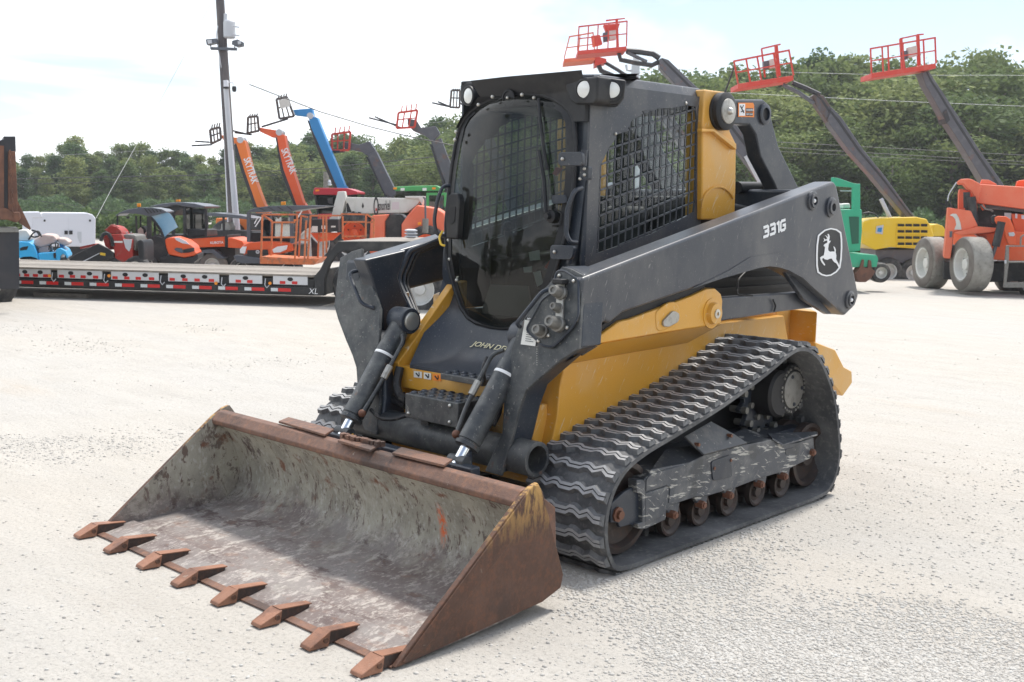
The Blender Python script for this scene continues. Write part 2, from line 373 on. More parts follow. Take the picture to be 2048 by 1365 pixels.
# fine sheet near the loader, coarse skirt to the horizon, one mesh
N = 330; S = 11.0
cx, cy = 1.5, 1.2
rows = []
coords = [(-S + 2*S*i/N) for i in range(N+1)]
coords = [-1800, -700, -300, -120, -60, -30, -18] + coords + [18, 30, 60, 120, 300, 700, 1800]
for a in coords:
    row = []
    for c in coords:
        x, y = cx+a, cy+c
        z = ground_h(x, y) if max(abs(a), abs(c)) < S else 0.0
        e = max(abs(a), abs(c)); z *= min(1, max(0, (S-e)/2)) if e < S else 0
        row.append(gm.verts.new((x, y, z)))
    rows.append(row)
for i in range(len(coords)-1):
    for j in range(len(coords)-1):
        gm.faces.new((rows[i][j], rows[i+1][j], rows[i+1][j+1], rows[i][j+1]))
gme = bpy.data.meshes.new('ground'); gm.to_mesh(gme); gm.free(); gme.shade_smooth(); gme.materials.append(M_ground)
go = bpy.data.objects.new('ground', gme); COL.objects.link(go)
tag(go, 'pale crushed stone and packed dirt of the equipment yard', None, None, 'structure')

# loose stones: small faceted lumps strewn in patches near the camera
def stones():
    ico = [(0,0,1),(.89,0,.45),(.28,.85,.45),(-.72,.53,.45),(-.72,-.53,.45),(.28,-.85,.45),(.72,.53,-.45),(-.28,.85,-.45),(-.89,0,-.45),(-.28,-.85,-.45),(.72,-.53,-.45)]
    tf = [(0,1,2),(0,2,3),(0,3,4),(0,4,5),(0,5,1),(1,6,2),(2,7,3),(3,8,4),(4,9,5),(5,10,1),(2,6,7),(3,7,8),(4,8,9),(5,9,10),(1,10,6)]
    ico = np.array(ico, dtype=np.float32); tf = np.array(tf)
    pts = []
    tries = 0
    while len(pts) < 120000 and tries < 900000:
        tries += 1
        # denser close to the camera: pick by distance
        D = 2.3 + 11.5*random.random()**1.8; a = random.uniform(-.5, .5)*D*1.08
        h = Vector((fw.x, fw.y, 0)).normalized()
        x = CAM.x + h.x*D + r0.x*a; y = CAM.y + h.y*D + r0.y*a
        # keep clear of tracks and bucket
        if -1.05 < x < 1.05 and .5 < abs(y) < 1.02: continue
        if 1.35 < x < 2.3 and abs(y) < 1.08: continue
        n1 = noise.fractal((x*.55, y*.55, 3.3), 1, 2, 4)
        q_ = min(1, max(0, (a/D+.12)/.30)); side = (.22 if D > 4 else .40) + 0.75*q_*q_*(3-2*q_)*min(1, max(0, (7.5-D)/2))
        dens = min(1, max(.035, (n1-.05)*1.9))*side
        if D > 7: dens *= .25
        if random.random() < dens: pts.append((x, y, D))
    n = len(pts); P = np.array(pts, dtype=np.float32)
    s = (.0030 + .0062*rng.random(n)**2.6).astype(np.float32)*(1+.03*P[:,2])
    ang = rng.random(n)*6.283
    sc3 = np.stack([s*(.8+.6*rng.random(n)), s*(.7+.4*rng.random(n)), s*(.5+.35*rng.random(n))], 1)
    vv = ico[None]*sc3[:,None]*(1+.28*(rng.random((n, 11, 1))-.5))
    c, q = np.cos(ang)[:,None], np.sin(ang)[:,None]
    X = vv[:,:,0]*c - vv[:,:,1]*q; Y = vv[:,:,0]*q + vv[:,:,1]*c
    zz = np.array([ground_h(a, b) if math.hypot(a-1.5, b-1.2) < 9 else 0 for a, b, _ in pts], dtype=np.float32)
    W = np.stack([X+P[:,0:1], Y+P[:,1:2], vv[:,:,2]+zz[:,None]+s[:,None]*.02], 2).reshape(-1, 3)
    F = (tf[None] + (np.arange(n)*11)[:,None,None]).reshape(-1, 3)
    me = bpy.data.meshes.new('loose_gravel')
    me.vertices.add(len(W)); me.vertices.foreach_set('co', W.ravel())
    me.loops.add(F.size); me.loops.foreach_set('vertex_index', F.ravel().astype(np.int32))
    me.polygons.add(len(F)); me.polygons.foreach_set('loop_start', (np.arange(len(F))*3).astype(np.int32)); me.polygons.foreach_set('loop_total', np.full(len(F), 3, dtype=np.int32))
    me.update(calc_edges=True)
    at = me.attributes.new('shade', 'FLOAT', 'POINT')
    at.data.foreach_set('value', np.repeat(rng.random(n).astype(np.float32), 11))
    m = bpy.data.materials.new('gravel_stone'); m.use_nodes = True; t = m.node_tree; b = t.nodes['Principled BSDF']
    b.inputs['Roughness'].default_value = .9; b.inputs['Specular IOR Level'].default_value = .15
    an = t.nodes.new('ShaderNodeAttribute'); an.attribute_name = 'shade'
    cr = t.nodes.new('ShaderNodeValToRGB'); cr.color_ramp.elements[0].color = (.39,.37,.34,1); cr.color_ramp.elements[1].color = (.50,.49,.465,1)
    e = cr.color_ramp.elements.new(.3); e.color = (.46,.44,.41,1); e = cr.color_ramp.elements.new(.75); e.color = (.47,.45,.415,1)
    t.links.new(an.outputs['Fac'], cr.inputs[0]); t.links.new(cr.outputs[0], b.inputs['Base Color'])
    me.materials.append(m)
    o = bpy.data.objects.new('loose_gravel', me); COL.objects.link(o)
    tag(o, 'loose grey and white gravel strewn over the packed dirt', 'gravel', None, 'stuff')
stones()
# ================================================================ COMPACT TRACK LOADER
LD = empty('track_loader', (0, 0, 0), 'yellow and charcoal compact track loader with rusty toothed bucket lowered on the gravel', 'track loader')
def mir(pts): return [Vector((p.x, -p.y, p.z)) for p in pts]
def mirv(v): return Vector((v[0], -v[1], v[2]))
def interp(tab, z):
    tab = sorted(tab)
    if z <= tab[0][0]: return tab[0][1]
    for (a, b), (c, d) in zip(tab, tab[1:]):
        if z <= c: return b+(d-b)*(z-a)/(c-a)
    return tab[-1][1]
def plate_holes(outer, holes, vec):
    """plate with openings, returned as an MB"""
    bm = bmesh.new(); loops = []
    for L in [outer]+holes:
        vs = [bm.verts.new(p) for p in L]; loops.append(vs)
        for i in range(len(vs)): bm.edges.new((vs[i], vs[(i+1) % len(vs)]))
    bmesh.ops.triangle_fill(bm, edges=bm.edges[:], use_beauty=True)
    bm.verts.index_update()
    tri = [tuple(v.index for v in f.verts) for f in bm.faces]; P = [v.co.copy() for v in bm.verts]; lp = [[v.index for v in L] for L in loops]; bm.free()
    n = len(P); m = MB(); vec = Vector(vec); fs = list(tri)+[tuple(i+n for i in f[::-1]) for f in tri]
    for L in lp:
        for i in range(len(L)): a, b = L[i], L[(i+1) % len(L)]; fs.append((a, b, b+n, a+n))
    return m.add(P+[p+vec for p in P], fs)

# ---------------------------------------------------------------- tracks
def hull2(P):
    P = sorted(P)
    def half(Q):
        o = []
        for p in Q:
            while len(o) > 1 and (o[-1][0]-o[-2][0])*(p[1]-o[-2][1])-(o[-1][1]-o[-2][1])*(p[0]-o[-2][0]) <= 0: o.pop()
            o.append(p)
        return o
    a = half(P); b = half(P[::-1]); return a[:-1]+b[:-1]
BELT = [(.90,.030),(.4,.030),(-.2,.030),(-.75,.030),(-.92,.065),(-.985,.18),(-.972,.32),(-.895,.54),(-.74,.74),(-.62,.815),(-.51,.838),(-.398,.820),(-.164,.737),(.185,.632),(.544,.548),(.80,.490),(.94,.43),(1.02,.33),(1.042,.20),(1.0,.08)]
def belt_path(off, n=400):
    H = []; m_ = len(BELT)
    for i in range(m_):
        p0, p1, p2, p3 = [Vector((*BELT[(i+k-1) % m_], 0)) for k in range(4)]
        for k in range(10):
            t = k/10; a = p1+(p2-p1)*t; q = .5*((2*p1)+(p2-p0)*t+(2*p0-5*p1+4*p2-p3)*t*t+(3*p1-p0-3*p2+p3)*t**3)
            H.append(q)
    H = H[::-1]; P = []
    for i in range(len(H)):
        t = (H[(i+1) % len(H)]-H[i-1]).normalized(); P.append((H[i].x+t.y*off, H[i].y-t.x*off))
    H = P+[P[0]]; L = [0]
    for a, b in zip(H, H[1:]): L.append(L[-1]+math.hypot(b[0]-a[0], b[1]-a[1]))
    def at(s):
        s %= L[-1]; i = int(np.searchsorted(L, s, 'right'))-1; i = min(i, len(H)-2)
        t = (s-L[i])/max(1e-9, L[i+1]-L[i]); a, b = H[i], H[i+1]
        return (a[0]+(b[0]-a[0])*t, a[1]+(b[1]-a[1])*t)
    return at, L[-1]
def lug_mesh():
    yo = [(0,-.010),(.040,-.011),(.078,.011),(.118,-.007),(.152,.010),(.175,.010),(.195,-.003),(.255,-.003),(.275,.010),(.298,.010),(.332,-.007),(.372,.011),(.410,-.011),(.45,-.010)]
    v = []; f = []
    for i, (y, o) in enumerate(yo):
        e = .006 if i in (0, len(yo)-1) else 0
        s = 1 if i < len(yo)/2 else -1
        v += [(o-.026, y, 0), (o-.0165, y+e*s, .023), (o-.0028, y+e*s, .022), (o, y+e*s, .013), (o+.0028, y+e*s, .023), (o+.0165, y+e*s, .022), (o+.026, y, 0)]
    for i in range(len(yo)-1):
        a = 7*i; b = a+7
        for k in range(6): f.append((a+k, b+k, b+k+1, a+k+1))
    f += [(6,5,4,3,2,1,0), tuple(7*(len(yo)-1)+k for k in range(7))]
    me = bpy.data.meshes.new('lug'); me.from_pydata(v, [], f); me.materials.append(M_lug); me.materials.append(M_lugtop)
    for k in range(len(yo)-1):
        me.polygons[6*k+1].material_index = 1; me.polygons[6*k+4].material_index = 1
    return me
LUG = lug_mesh()
PITCH = .0865
def build_track(s):
    y0, y1 = (.54, .99) if s > 0 else (-.99, -.54); SH_ = Vector((0, 0, 0)) if s > 0 else Vector((.055, 0, .018))
    at, L = belt_path(0.0); ato, Lo = belt_path(.012)
    n = 150; m = MB(); vs = []; fs = []
    prof = [(0, 0), (.0, .020), (.02, .029), (.43, .029), (.45, .020), (.45, 0), (.43, -.003), (.02, -.003)]
    rings = []
    for i in range(n):
        p = Vector((at(L*i/n)[0], 0, at(L*i/n)[1])); q = at(L*(i+.3)/n); w = at(L*(i-.3)/n)
        t = Vector((q[0]-w[0], 0, q[1]-w[1])).normalized(); nn = Vector((t.z, 0, -t.x))
        for (yy, h) in prof: vs.append(p+nn*h+Vector((0, y0+yy, 0))+SH_)
    K = len(prof)
    for i in range(n):
        j = (i+1) % n
        for k in range(K): fs.append((i*K+k, j*K+k, j*K+(k+1) % K, i*K+(k+1) % K))
    m.add(vs, fs); belt = m.build('track_belt', M_rub, LD, smooth=40)
    cnt = int(round(Lo/PITCH))
    for i in range(cnt):
        ss = L*(i+.35)/cnt; p = at(ss); q = at(ss+.01); w = at(ss-.01)
        t = Vector((q[0]-w[0], 0, q[1]-w[1])).normalized(); nn = Vector((t.z, 0, -t.x))
        o = bpy.data.objects.new('lug', LUG); COL.objects.link(o); o.parent = belt
        P = Vector((p[0], y0, p[1]))+nn*.0275+SH_
        o.matrix_local = Matrix(((t.x, 0, nn.x, P.x), (0, 1, 0, P.y), (t.z, 0, nn.z, P.z), (0, 0, 0, 1)))
    # drive guide nubs inside
    m = MB()
    for i in range(cnt):
        ss = L*i/cnt; p = at(ss); q = at(ss+.01); t = Vector((q[0]-p[0], 0, q[1]-p[1])).normalized(); nn = Vector((t.z, 0, -t.x))
        for yy in (.17, .24): m.box(Vector((p[0], y0+yy, p[1]))-nn*.02, (.03, .03, .045), (t, Vector((0,1,0)), nn))
    m.build('guide_lugs', M_rub, belt)['kind'] = 'stuff'
    return belt
for s in (1, -1): build_track(s)

def undercarriage(s):
    Y = lambda y: y*s
    fr = MB()
    zf = lambda P: [(1260+a/3.3625, 840+b/3.3625) for a, b in P]
    out = zf([(95,400),(130,372),(142,335),(400,287),(500,237),(760,172),(960,132),(1030,167),(1130,152),(1235,117),(1242,190),(1212,262),(1080,327),(1012,357),(870,397),(715,457),(530,512),(440,522),(275,577),(247,612),(242,672),(105,738),(95,600)])
    O = VP(out, Y=.925)
    if s < 0: O = mir(O)
    f = MB().prism(O, (0, -.10*s, 0)).build('track_frame', M_worn, LD, bevel=.006)
    MB().box((-.1, .73*s, .30), (1.5, .22, .16)).build('inner_beam', M_char, f)
    if s > 0:
        # top shelf, inspection plate, mud deflector
        PA = V(*zf([(142,335)])[0], Y=.924); PB = V(*zf([(400,287)])[0], Y=.924); PC = V(*zf([(500,237)])[0], Y=.924); PD = V(*zf([(760,172)])[0], Y=.924); PE = V(*zf([(960,132)])[0], Y=.924)
        q1 = [PA, PB, PC, V(*zf([(400,176)])[0], Y=.82), V(*zf([(240,200)])[0], Y=.82)]; MB().prism(q1, (0,-.01,-.02)).build('frame_top', M_topface, f)
        q2 = [PC, PD, PE, V(*zf([(930,110)])[0], Y=.84), V(*zf([(770,58)])[0], Y=.78), V(*zf([(690,95)])[0], Y=.80), V(*zf([(500,180)])[0], Y=.82)]; MB().prism(q2, (0,-.01,-.02)).build('frame_top', M_worn, f)
        MB().prism(VP(zf([(370,110),(545,10),(700,95),(790,155),(500,232)]), N=((0,.75,.66),.75*.90+.66*.475)), (0,-.006,-.008)).build('mud_deflector', M_topface, f, bevel=.002)
        MB().prism([V(*zf([(925,92)])[0], Y=.86), V(*zf([(1100,102)])[0], Y=.86), V(*zf([(1258,76)])[0], Y=.935), V(*zf([(1262,95)])[0], Y=.945), V(*zf([(1032,166)])[0], Y=.945), V(*zf([(958,122)])[0], Y=.93)], (0,0,-.010)).build('frame_lip', M_worn, f, bevel=.002)
        MB().prism(VP(zf([(105,495),(245,450),(260,468),(236,620),(220,650),(105,692)]), Y=.934), (0,-.010,0)).build('wear_plate', M_worn, f, bevel=.003)
        MB().prism(VP(zf([(145,365),(385,297),(392,500),(275,562),(262,560),(272,460),(245,440),(110,482),(112,400)]), Y=.930), (0,-.007,0)).build('wear_plate', M_worn, f, bevel=.002)
        MB().prism(VP(zf([(45,405),(90,402),(105,440),(105,735),(60,735),(50,700),(85,690),(82,500),(48,490)]), Y=.937), (0,-.05,0)).build('front_flange', M_worn, f, bevel=.004)
        MB().prism(rounded(VP(zf([(548,280),(680,235),(690,385),(560,412)]), Y=.932), .02), (0,-.012,0)).build('cover_plate', M_char, f, bevel=.002)
        MB().prism(rounded(VP(zf([(1045,200),(1130,178),(1134,215),(1050,240)]), Y=.9275), .014), (0,-.003,0)).build('oval_slot', M_topface, f)
        for (x_, y_) in ((290,640),(483,573),(670,510),(880,435),(1037,380)):
            MB().prism(VP(zf([(x_-50,y_-45),(x_-20,y_-75),(x_+45,y_-85),(x_+32,y_-10),(x_+5,y_+28),(x_-22,y_+22),(x_-30,y_-12)]), Y=.915), (0,-.02,0)).build('roller_bracket', M_worn, f, bevel=.003)
        MB().prism(VP([(1222,1008),(1248,985),(1279,968),(1281,1056),(1262,1050),(1240,1056),(1236,1046),(1222,1046)], Y=.915), (0,-.02,0)).build('idler_fork', M_char, f, bevel=.005)
        b = MB()
        for (a, c) in ((1347,1030),(1404,1010),(1459,991),(1521,969),(1568,953),(1624,905)):
            P = V(a, c, Y=.93); b = MB().lathe(P, (0,1,0), [(.020,-.03),(.020,.012),(.013,.014),(.013,.02)], 6); b.build('axle_bolt', M_rustbolt, f)
        P = V(1238,1030,Y=.925); MB().lathe(P, (0,1,0), [(.034,-.05),(.034,.0),(.02,.002),(.02,.016)], 8).build('axle_bolt', M_rustbolt, f)
        for (a, c) in ((1428,937),(1461,921),(1397,890),(1462,872)):
            MB().lathe(V(a, c, Y=.93), (0,1,0), [(.009,-.02),(.009,.006)], 6).build('bolt', M_rustbolt, f)
    for x in (.43, .185, -.065, -.33, -.58):
        r = MB().lathe((x, .845*s, .112), (0, 1, 0), [(.03,-.12),(.077,-.118),(.077,-.06),(.045,-.055),(.045,.0),(.077,.005),(.077,.035),(.066,.036),(.05,.022),(.03,.022),(.028,.04)], 24).build('track_roller', M_rustr, LD)
    MB().lathe((.81, .80*s, .245), (0,1,0), [(.03,-.10),(.17,-.1),(.206,-.09),(.206,-.04),(.15,-.03),(.15,.03),(.206,.04),(.206,.085),(.18,.088),(.165,.06),(.07,.05),(.06,.09)], 36).build('front_idler', M_rustr, LD)
    MB().lathe((-.85, .80*s, .225), (0,1,0), [(.03,-.10),(.15,-.1),(.175,-.09),(.175,-.04),(.13,-.03),(.13,.03),(.175,.04),(.175,.085),(.155,.088),(.14,.05),(.07,.04),(.06,.08)], 36).build('rear_idler', M_rustr, LD)
    # drive sprocket and hub
    cx_, cz_ = -.60, .585
    sp = MB(); nT = 15; vs = []
    for i in range(nT*4):
        a = 2*math.pi*i/(nT*4); rr = (.235, .245, .19, .19)[i % 4]; vs.append(Vector((cx_+rr*math.cos(a), .70*s, cz_+rr*math.sin(a))))
    spo = sp.prism(vs, (0, .03*s, 0)).build('drive_sprocket', M_dark if 0 else M_char, LD, bevel=.004)
    for i in range(nT):
        a = 2*math.pi*(i+.15)/nT; MB().cyl((cx_+.218*math.cos(a), .66*s, cz_+.218*math.sin(a)), (cx_+.218*math.cos(a), .76*s, cz_+.218*math.sin(a)), .018, n=10).build('sprocket_roller', M_rub_dust, spo)
    if s > 0:
        for i in range(9):
            a = 2*math.pi*(i+.4)/9; P = Vector((cx_+.145*math.cos(a), .73, cz_+.145*math.sin(a)))
            MB().lathe(P, (0,1,0), [(.017,0),(.017,.018),(.010,.02)], 8).build('sprocket_bolt', M_rub_dust, spo)
    hub = MB().lathe((cx_, .73*s, cz_), (0, s, 0), [(.125,0),(.125,.10),(.112,.115)], 40).build('drive_motor', M_dark, LD)
    if s > 0:
        c = V(1592, 781, Y=.865)
        MB().lathe((cx_, .73, cz_), (0,1,0), [(.118,.05),(.118,.12)], 40)
        rg = MB(); r_ = .112
        base = Vector((c.x, .845, c.z))
        MB().lathe(base-Vector((0,.13,0)), (0,1,0), [(.138,0),(.138,.12),(.131,.128)], 40).build('motor_housing', M_dark, hub)
        cov = MB().lathe(base, (0,1,0), [(.100,-.004),(.100,.008),(.095,.011)], 36).build('hub_cover', M_rub_dust, hub)
        for i in range(30):
            a = 2*math.pi*i/30; P = base+Vector((math.cos(a)*.118, .0, math.sin(a)*.118))
            if i % 5 != 2: MB().cyl(P+Vector((0,-.01,0)), P+Vector((0,.006,0)), .0075, n=6).build('ring_stud', M_rub_dust, hub)
        for a in (1.2, 3.1, 4.7):
            P = base+Vector((math.cos(a)*.078, 0, math.sin(a)*.078)); MB().lathe(P, (0,1,0), [(.011,0),(.011,.016),(.006,.017),(.006,.012)], 8).build('cover_screw', M_char, cov)
for s in (1, -1): undercarriage(s)
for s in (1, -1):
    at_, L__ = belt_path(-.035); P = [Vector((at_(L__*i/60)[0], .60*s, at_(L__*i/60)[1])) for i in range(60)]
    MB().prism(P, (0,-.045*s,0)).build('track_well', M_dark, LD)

# ---------------------------------------------------------------- hull
M_rust_ = mat('orange_rust', (.35,.15,.05), .7, layers=[((.15,.07,.04), 12, .5, .65, .8)])
H = MB()
side = [Vector(p) for p in ((.90,.55,.28),(.915,.55,.46),(.875,.55,.60),(.86,.55,.74),(.80,.55,.95),(-1.1,.55,.95),(-1.25,.55,.60),(-1.0,.55,.28))]
H.prism(side, (0, -.12, 0)); H.prism(mir(side), (0, .12, 0))
hull = H.build('hull_side', M_yel, LD, bevel=.008)
MB().box((-.1, 0, .52), (1.9, .84, .5)).build('hull_belly', M_yel, hull, bevel=.01)
# shoulder flange under the boom arm
fl = [(1150,714),(1200,672),(1240,643),(1262,638),(1384,592),(1414,578),(1431,577),(1443,588),(1446,602),(1443,649),(1320,668),(1190,690)]
F1 = VP(fl, Y=.755); sh = MB().prism(F1, (0,-.08,0)).build('shoulder_panel', M_yel, LD, bevel=.010, seg=3)
F2 = [Vector((min(p.x, .45), p.y, p.z)) for p in mir(F1)]; MB().prism(F2, (0,.08,0)).build('shoulder_panel', M_yel, LD, bevel=.010)
for s, F in ((1, F1), (-1, F2)):
    if s < 0: continue
    a = F[0]; b = F[-1]; c = F[-2]; d = F[-3]
    m = MB()
    top = [a, b, c, d]; bot = [Vector((p.x, .555*s, p.z-.115)) for p in top]
    m.add(top+bot, [(0,1,5,4),(1,2,6,5),(2,3,7,6)])
    m.build('sloped_panel', M_yel, LD, smooth=80)
    pass
# boss details on the shoulder
bz = MB().prism(rounded(VP([(1312,640),(1312,625),(1335,606),(1352,603),(1362,622),(1350,652),(1322,664),(1314,660)], Y=.760), .03), (0,-.02,0)).build('lock_boss', M_yel, sh, bevel=.006)
MB().prism(rounded(VP([(1327,643),(1348,621),(1360,628),(1358,644),(1338,655),(1328,653)], Y=.772), .025), (0,-.015,0)).build('pin_plate', M_steel, bz, bevel=.003)
P = V(1423,627,Y=.755)
bs = MB().lathe(P, (0,1,0), [(.075,-.01),(.075,.004),(.055,.006),(.05,.03),(.028,.032)], 28).build('pivot_boss', M_yel, sh)
MB().lathe(P, (0,1,0), [(.023,.02),(.023,.037),(.009,.038),(.009,.02)], 16).build('pivot_pin', M_bolt, bs)
MB().prism(VP([(1160,690),(1205,650),(1247,620),(1384,572),(1410,572),(1400,600),(1247,660),(1165,712)], Y=.735), (0,-.05,0)).build('gap_shade_strip', M_dark, LD)  # black strip standing in for the shade in the gap under the arm
# front of the hull
MB().box((.92, 0, .48), (.10, .98, .36)).build('front_panel', M_yel, LD, bevel=.008)
MB().box((.965, 0, .70), (.13, .74, .11)).build('front_crossbar', M_yel, LD, bevel=.006)
ck = [Vector(p) for p in ((1.05,0,.77),(1.045,0,.62),(.6,0,.60),(.58,0,1.16),(.685,0,1.14))]
for s in (1, -1):
    MB().prism([Vector((p.x, .395*s, p.z)) for p in ck], (0, -.05*s, 0)).build('shroud_cheek', M_yel, LD, bevel=.006)
    MB().prism([Vector(p) for p in ((1.0,.35*s,.62),(.98,.47*s,.5),(.98,.47*s,.35),(1.02,.35*s,.35))], (-.1,0,0)).build('corner_gusset', M_yel, LD, bevel=.005)
# engine bay behind the cab
eb = MB(); eb.prism([Vector(p) for p in ((-.35,.50,.75),(-.35,.50,1.0),(-1.10,.50,1.0),(-1.10,.50,.45),(-.9,.50,.45))], (0,-1.0,0)); eb.hexa([Vector((-1.10,.50,.45)),Vector((-1.10,.50,1.0)),Vector((-1.10,-.5,1.0)),Vector((-1.10,-.5,.45))],[Vector((-1.47,.40,.72)),Vector((-1.47,.40,1.0)),Vector((-1.47,-.4,1.0)),Vector((-1.47,-.4,.72))])
eb.build('engine_bay', M_yel, LD, bevel=.01)
MB().prism([Vector(p) for p in ((-.36,.44,1.0),(-.36,.44,1.62),(-1.0,.44,1.56),(-1.42,.44,1.30),(-1.46,.44,1.0))], (0,-.88,0)).build('engine_cover', M_dark, LD, bevel=.02)
m = MB()
for k in range(5): m.bar((-.45, .445, 1.06+.055*k), (-1.35, .445, 1.06+.05*k), .012, .02)
m.build('side_grille', M_black, LD); MB().prism([Vector(p) for p in ((-.45,.47,1.30),(-.75,.47,1.34),(-.80,.47,1.42),(-.50,.47,1.42))], (0,-.01,0)).build('inner_bracket', M_rust_, LD)
b1 = VP([(1630,684),(1671,700),(1688,734),(1704,743),(1705,766),(1686,793),(1672,775),(1640,740)], Y=.62)
MB().prism(b1, (0,-.10,0)).build('rear_bumper', M_yel, LD, bevel=.008)
MB().prism(mir(b1), (0,.10,0)).build('rear_bumper', M_yel, LD, bevel=.008)
MB().box((-1.62,0,.60), (.10,1.2,.14)).build('rear_crossmember', M_yel, LD, bevel=.01)
MB().prism([Vector(p) for p in ((-1.40,.60,.96),(-1.52,.5,.96),(-1.52,.5,.70),(-1.40,.60,.70))], (-.02,-.3,0)).build('rear_corner', M_yel, LD, bevel=.01)

# ---------------------------------------------------------------- boom arms
arm = [(1165,556),(1660,366),(1669,363),(1674,372),(1718,590),(1711,612),(1691,632),(1674,617),(1655,600),(1630,578),(1606,556),(1578,541),(1558,535),(1540,533),(1520,536),(1502,541),(1443,558),(1384,579),(1247,626),(1220,648),(1211,642),(1196,664),(1180,680),(1157,698),(1158,640)]
AY = .80
A1 = VP(arm, Y=AY)
def boom(s):
    P = A1 if s > 0 else mir(A1)
    o = MB().prism(P, (0, -.13*s, 0)).build('boom_arm', M_arm if s > 0 else M_char, LD, bevel=.016, seg=3)
    return o
armL = boom(1); armR = boom(-1)
# raised doubler plate along the arch
d1 = VP([(1384,578),(1460,540),(1500,515),(1560,506),(1580,508),(1592,515),(1640,560),(1700,640)][:6]+[(1640,563),(1672,600),(1674,617),(1655,600),(1630,578),(1606,556),(1578,541),(1558,535),(1540,533),(1520,536),(1502,541),(1443,558)], Y=AY+.0035)
MB().prism(d1, (0,-.006,0)).build('arch_doubler', M_arm, armL)
# inner rear leg plate seen through the arch
for s in (1,-1):
    q = VP([(1555,535),(1580,540),(1655,628),(1645,628),(1600,600)], Y=.72)
    q = q if s > 0 else mir(q)
    MB().prism(q, (0,.03*s,0)).build('rear_leg_plate', M_char, armL if s > 0 else armR, bevel=.004)
def boss(px, py, r1, r2, hole, p, white=False):
    P = V(px, py, Y=AY)
    o = MB().lathe(P, (0,1,0), [(r1,-.01),(r1,.010),(r1*.86,.013),(r2,.013),(r2,.022),(hole,.022),(hole,.0)], 28, cap=False).build('pivot_boss', M_arm, p)
    MB().lathe(P, (0,1,0), [(hole,.002),(hole*.98,.004)], 20).build('pin_end', M_dark, o)
    if white: MB().ball(P+Vector((0,.012,0)), hole*.5, 6).build('grease_cap', M_white, o)
boss(1624,402,.052,.038,.024,armL,True); boss(1661,415,.056,.040,.022,armL); boss(1698,600,.052,.036,.026,armL,True)
# model number and emblem
a_ = V(1527.5,474.5,Y=AY+.0015); b_ = V(1570,458.5,Y=AY+.0015); h_ = V(1527.5,455.5,Y=AY+.0015)-a_
G3 = [[(.04,1),(.50,1),(.62,.90),(.60,.60),(.46,.52),(.20,.52)],[(.46,.52),(.62,.42),(.62,.12),(.50,0),(.0,0)]]
G1 = [[(.02,.90),(.22,1),(.24,0)]]
GG = [[(.62,1),(.20,1),(.04,.86),(.02,.14),(.14,0),(.50,0),(.64,.14),(.64,.50),(.36,.50)]]
m = MB(); xo = 0.0; kz = 0
for G_, wd_ in ((G3,.92),(G3,.92),(G1,.48),(GG,.9)):
    for st_ in G_:
        for p_, q_ in zip(st_, st_[1:]):
            A_ = a_+(b_-a_)*((xo+p_[0])/2.98)+h_*p_[1]; B_ = a_+(b_-a_)*((xo+q_[0])/2.98)+h_*q_[1]
            t_ = (B_-A_).normalized()*.0085; kz += 1
            m.bar(A_-t_+Vector((0,.00012*kz,0)), B_+t_+Vector((0,.00012*kz,0)), .0008, .021, upv=(0,1,0)) if 0 else m.box((A_+B_)/2+Vector((0,.00012*kz,0)), ((B_-A_).length+.012, .0012, .0145), ((B_-A_).normalized(), Vector((0,1,0)), (B_-A_).normalized().cross(Vector((0,1,0)))))
    xo += wd_*.98
m.build('model_number', M_white, armL)
def logo(z): return [(1500+a/5.6875, 420+b/5.6875) for a, b in z]
SH = logo([(770,290),(800,262),(850,225),(920,207),(985,220),(1035,255),(1045,330),(1047,430),(1040,560),(1025,660),(985,710),(920,750),(865,758),(810,745),(765,715),(752,640),(750,520),(755,400)])
SO = VP(SH, Y=AY+.0015); cs = sum(SO, Vector())/len(SO)
SI = [cs+Vector(((p.x-cs.x)*.89, 0, (p.z-cs.z)*.945)) for p in SO]
plate_holes(SO, [SI], (0,.002,0)).build('emblem_border', M_white, armL)
MB().prism([p+Vector((0,-.0008,0)) for p in SI], (0,.001,0)).build('emblem_field', M_black, armL)
DR = logo([(835,405),(850,388),(868,380),(880,370),(874,350),(860,350),(832,364),(845,345),(836,322),(856,338),(876,334),(870,310),(852,290),(874,300),(884,318),(887,300),(880,276),(893,275),(904,300),(902,325),(897,350),(907,356),(918,350),(905,374),(893,390),(891,412),(886,440),(890,465),(910,478),(940,474),(960,476),(960,455),(950,430),(947,415),(962,425),(974,455),(972,485),(980,520),(977,560),(992,590),(1006,615),(1020,650),(1012,668),(1000,645),(983,612),(958,597),(943,580),(928,555),(905,557),(880,570),(850,564),(835,548),(817,557),(822,575),(837,600),(853,622),(848,637),(833,622),(813,597),(801,572),(795,545),(813,530),(838,518),(845,480),(850,440),(853,422),(841,418)])
MB().prism(VP(DR, Y=AY+.0025), (0,.0015,0)).build('emblem_deer', M_white, armL)

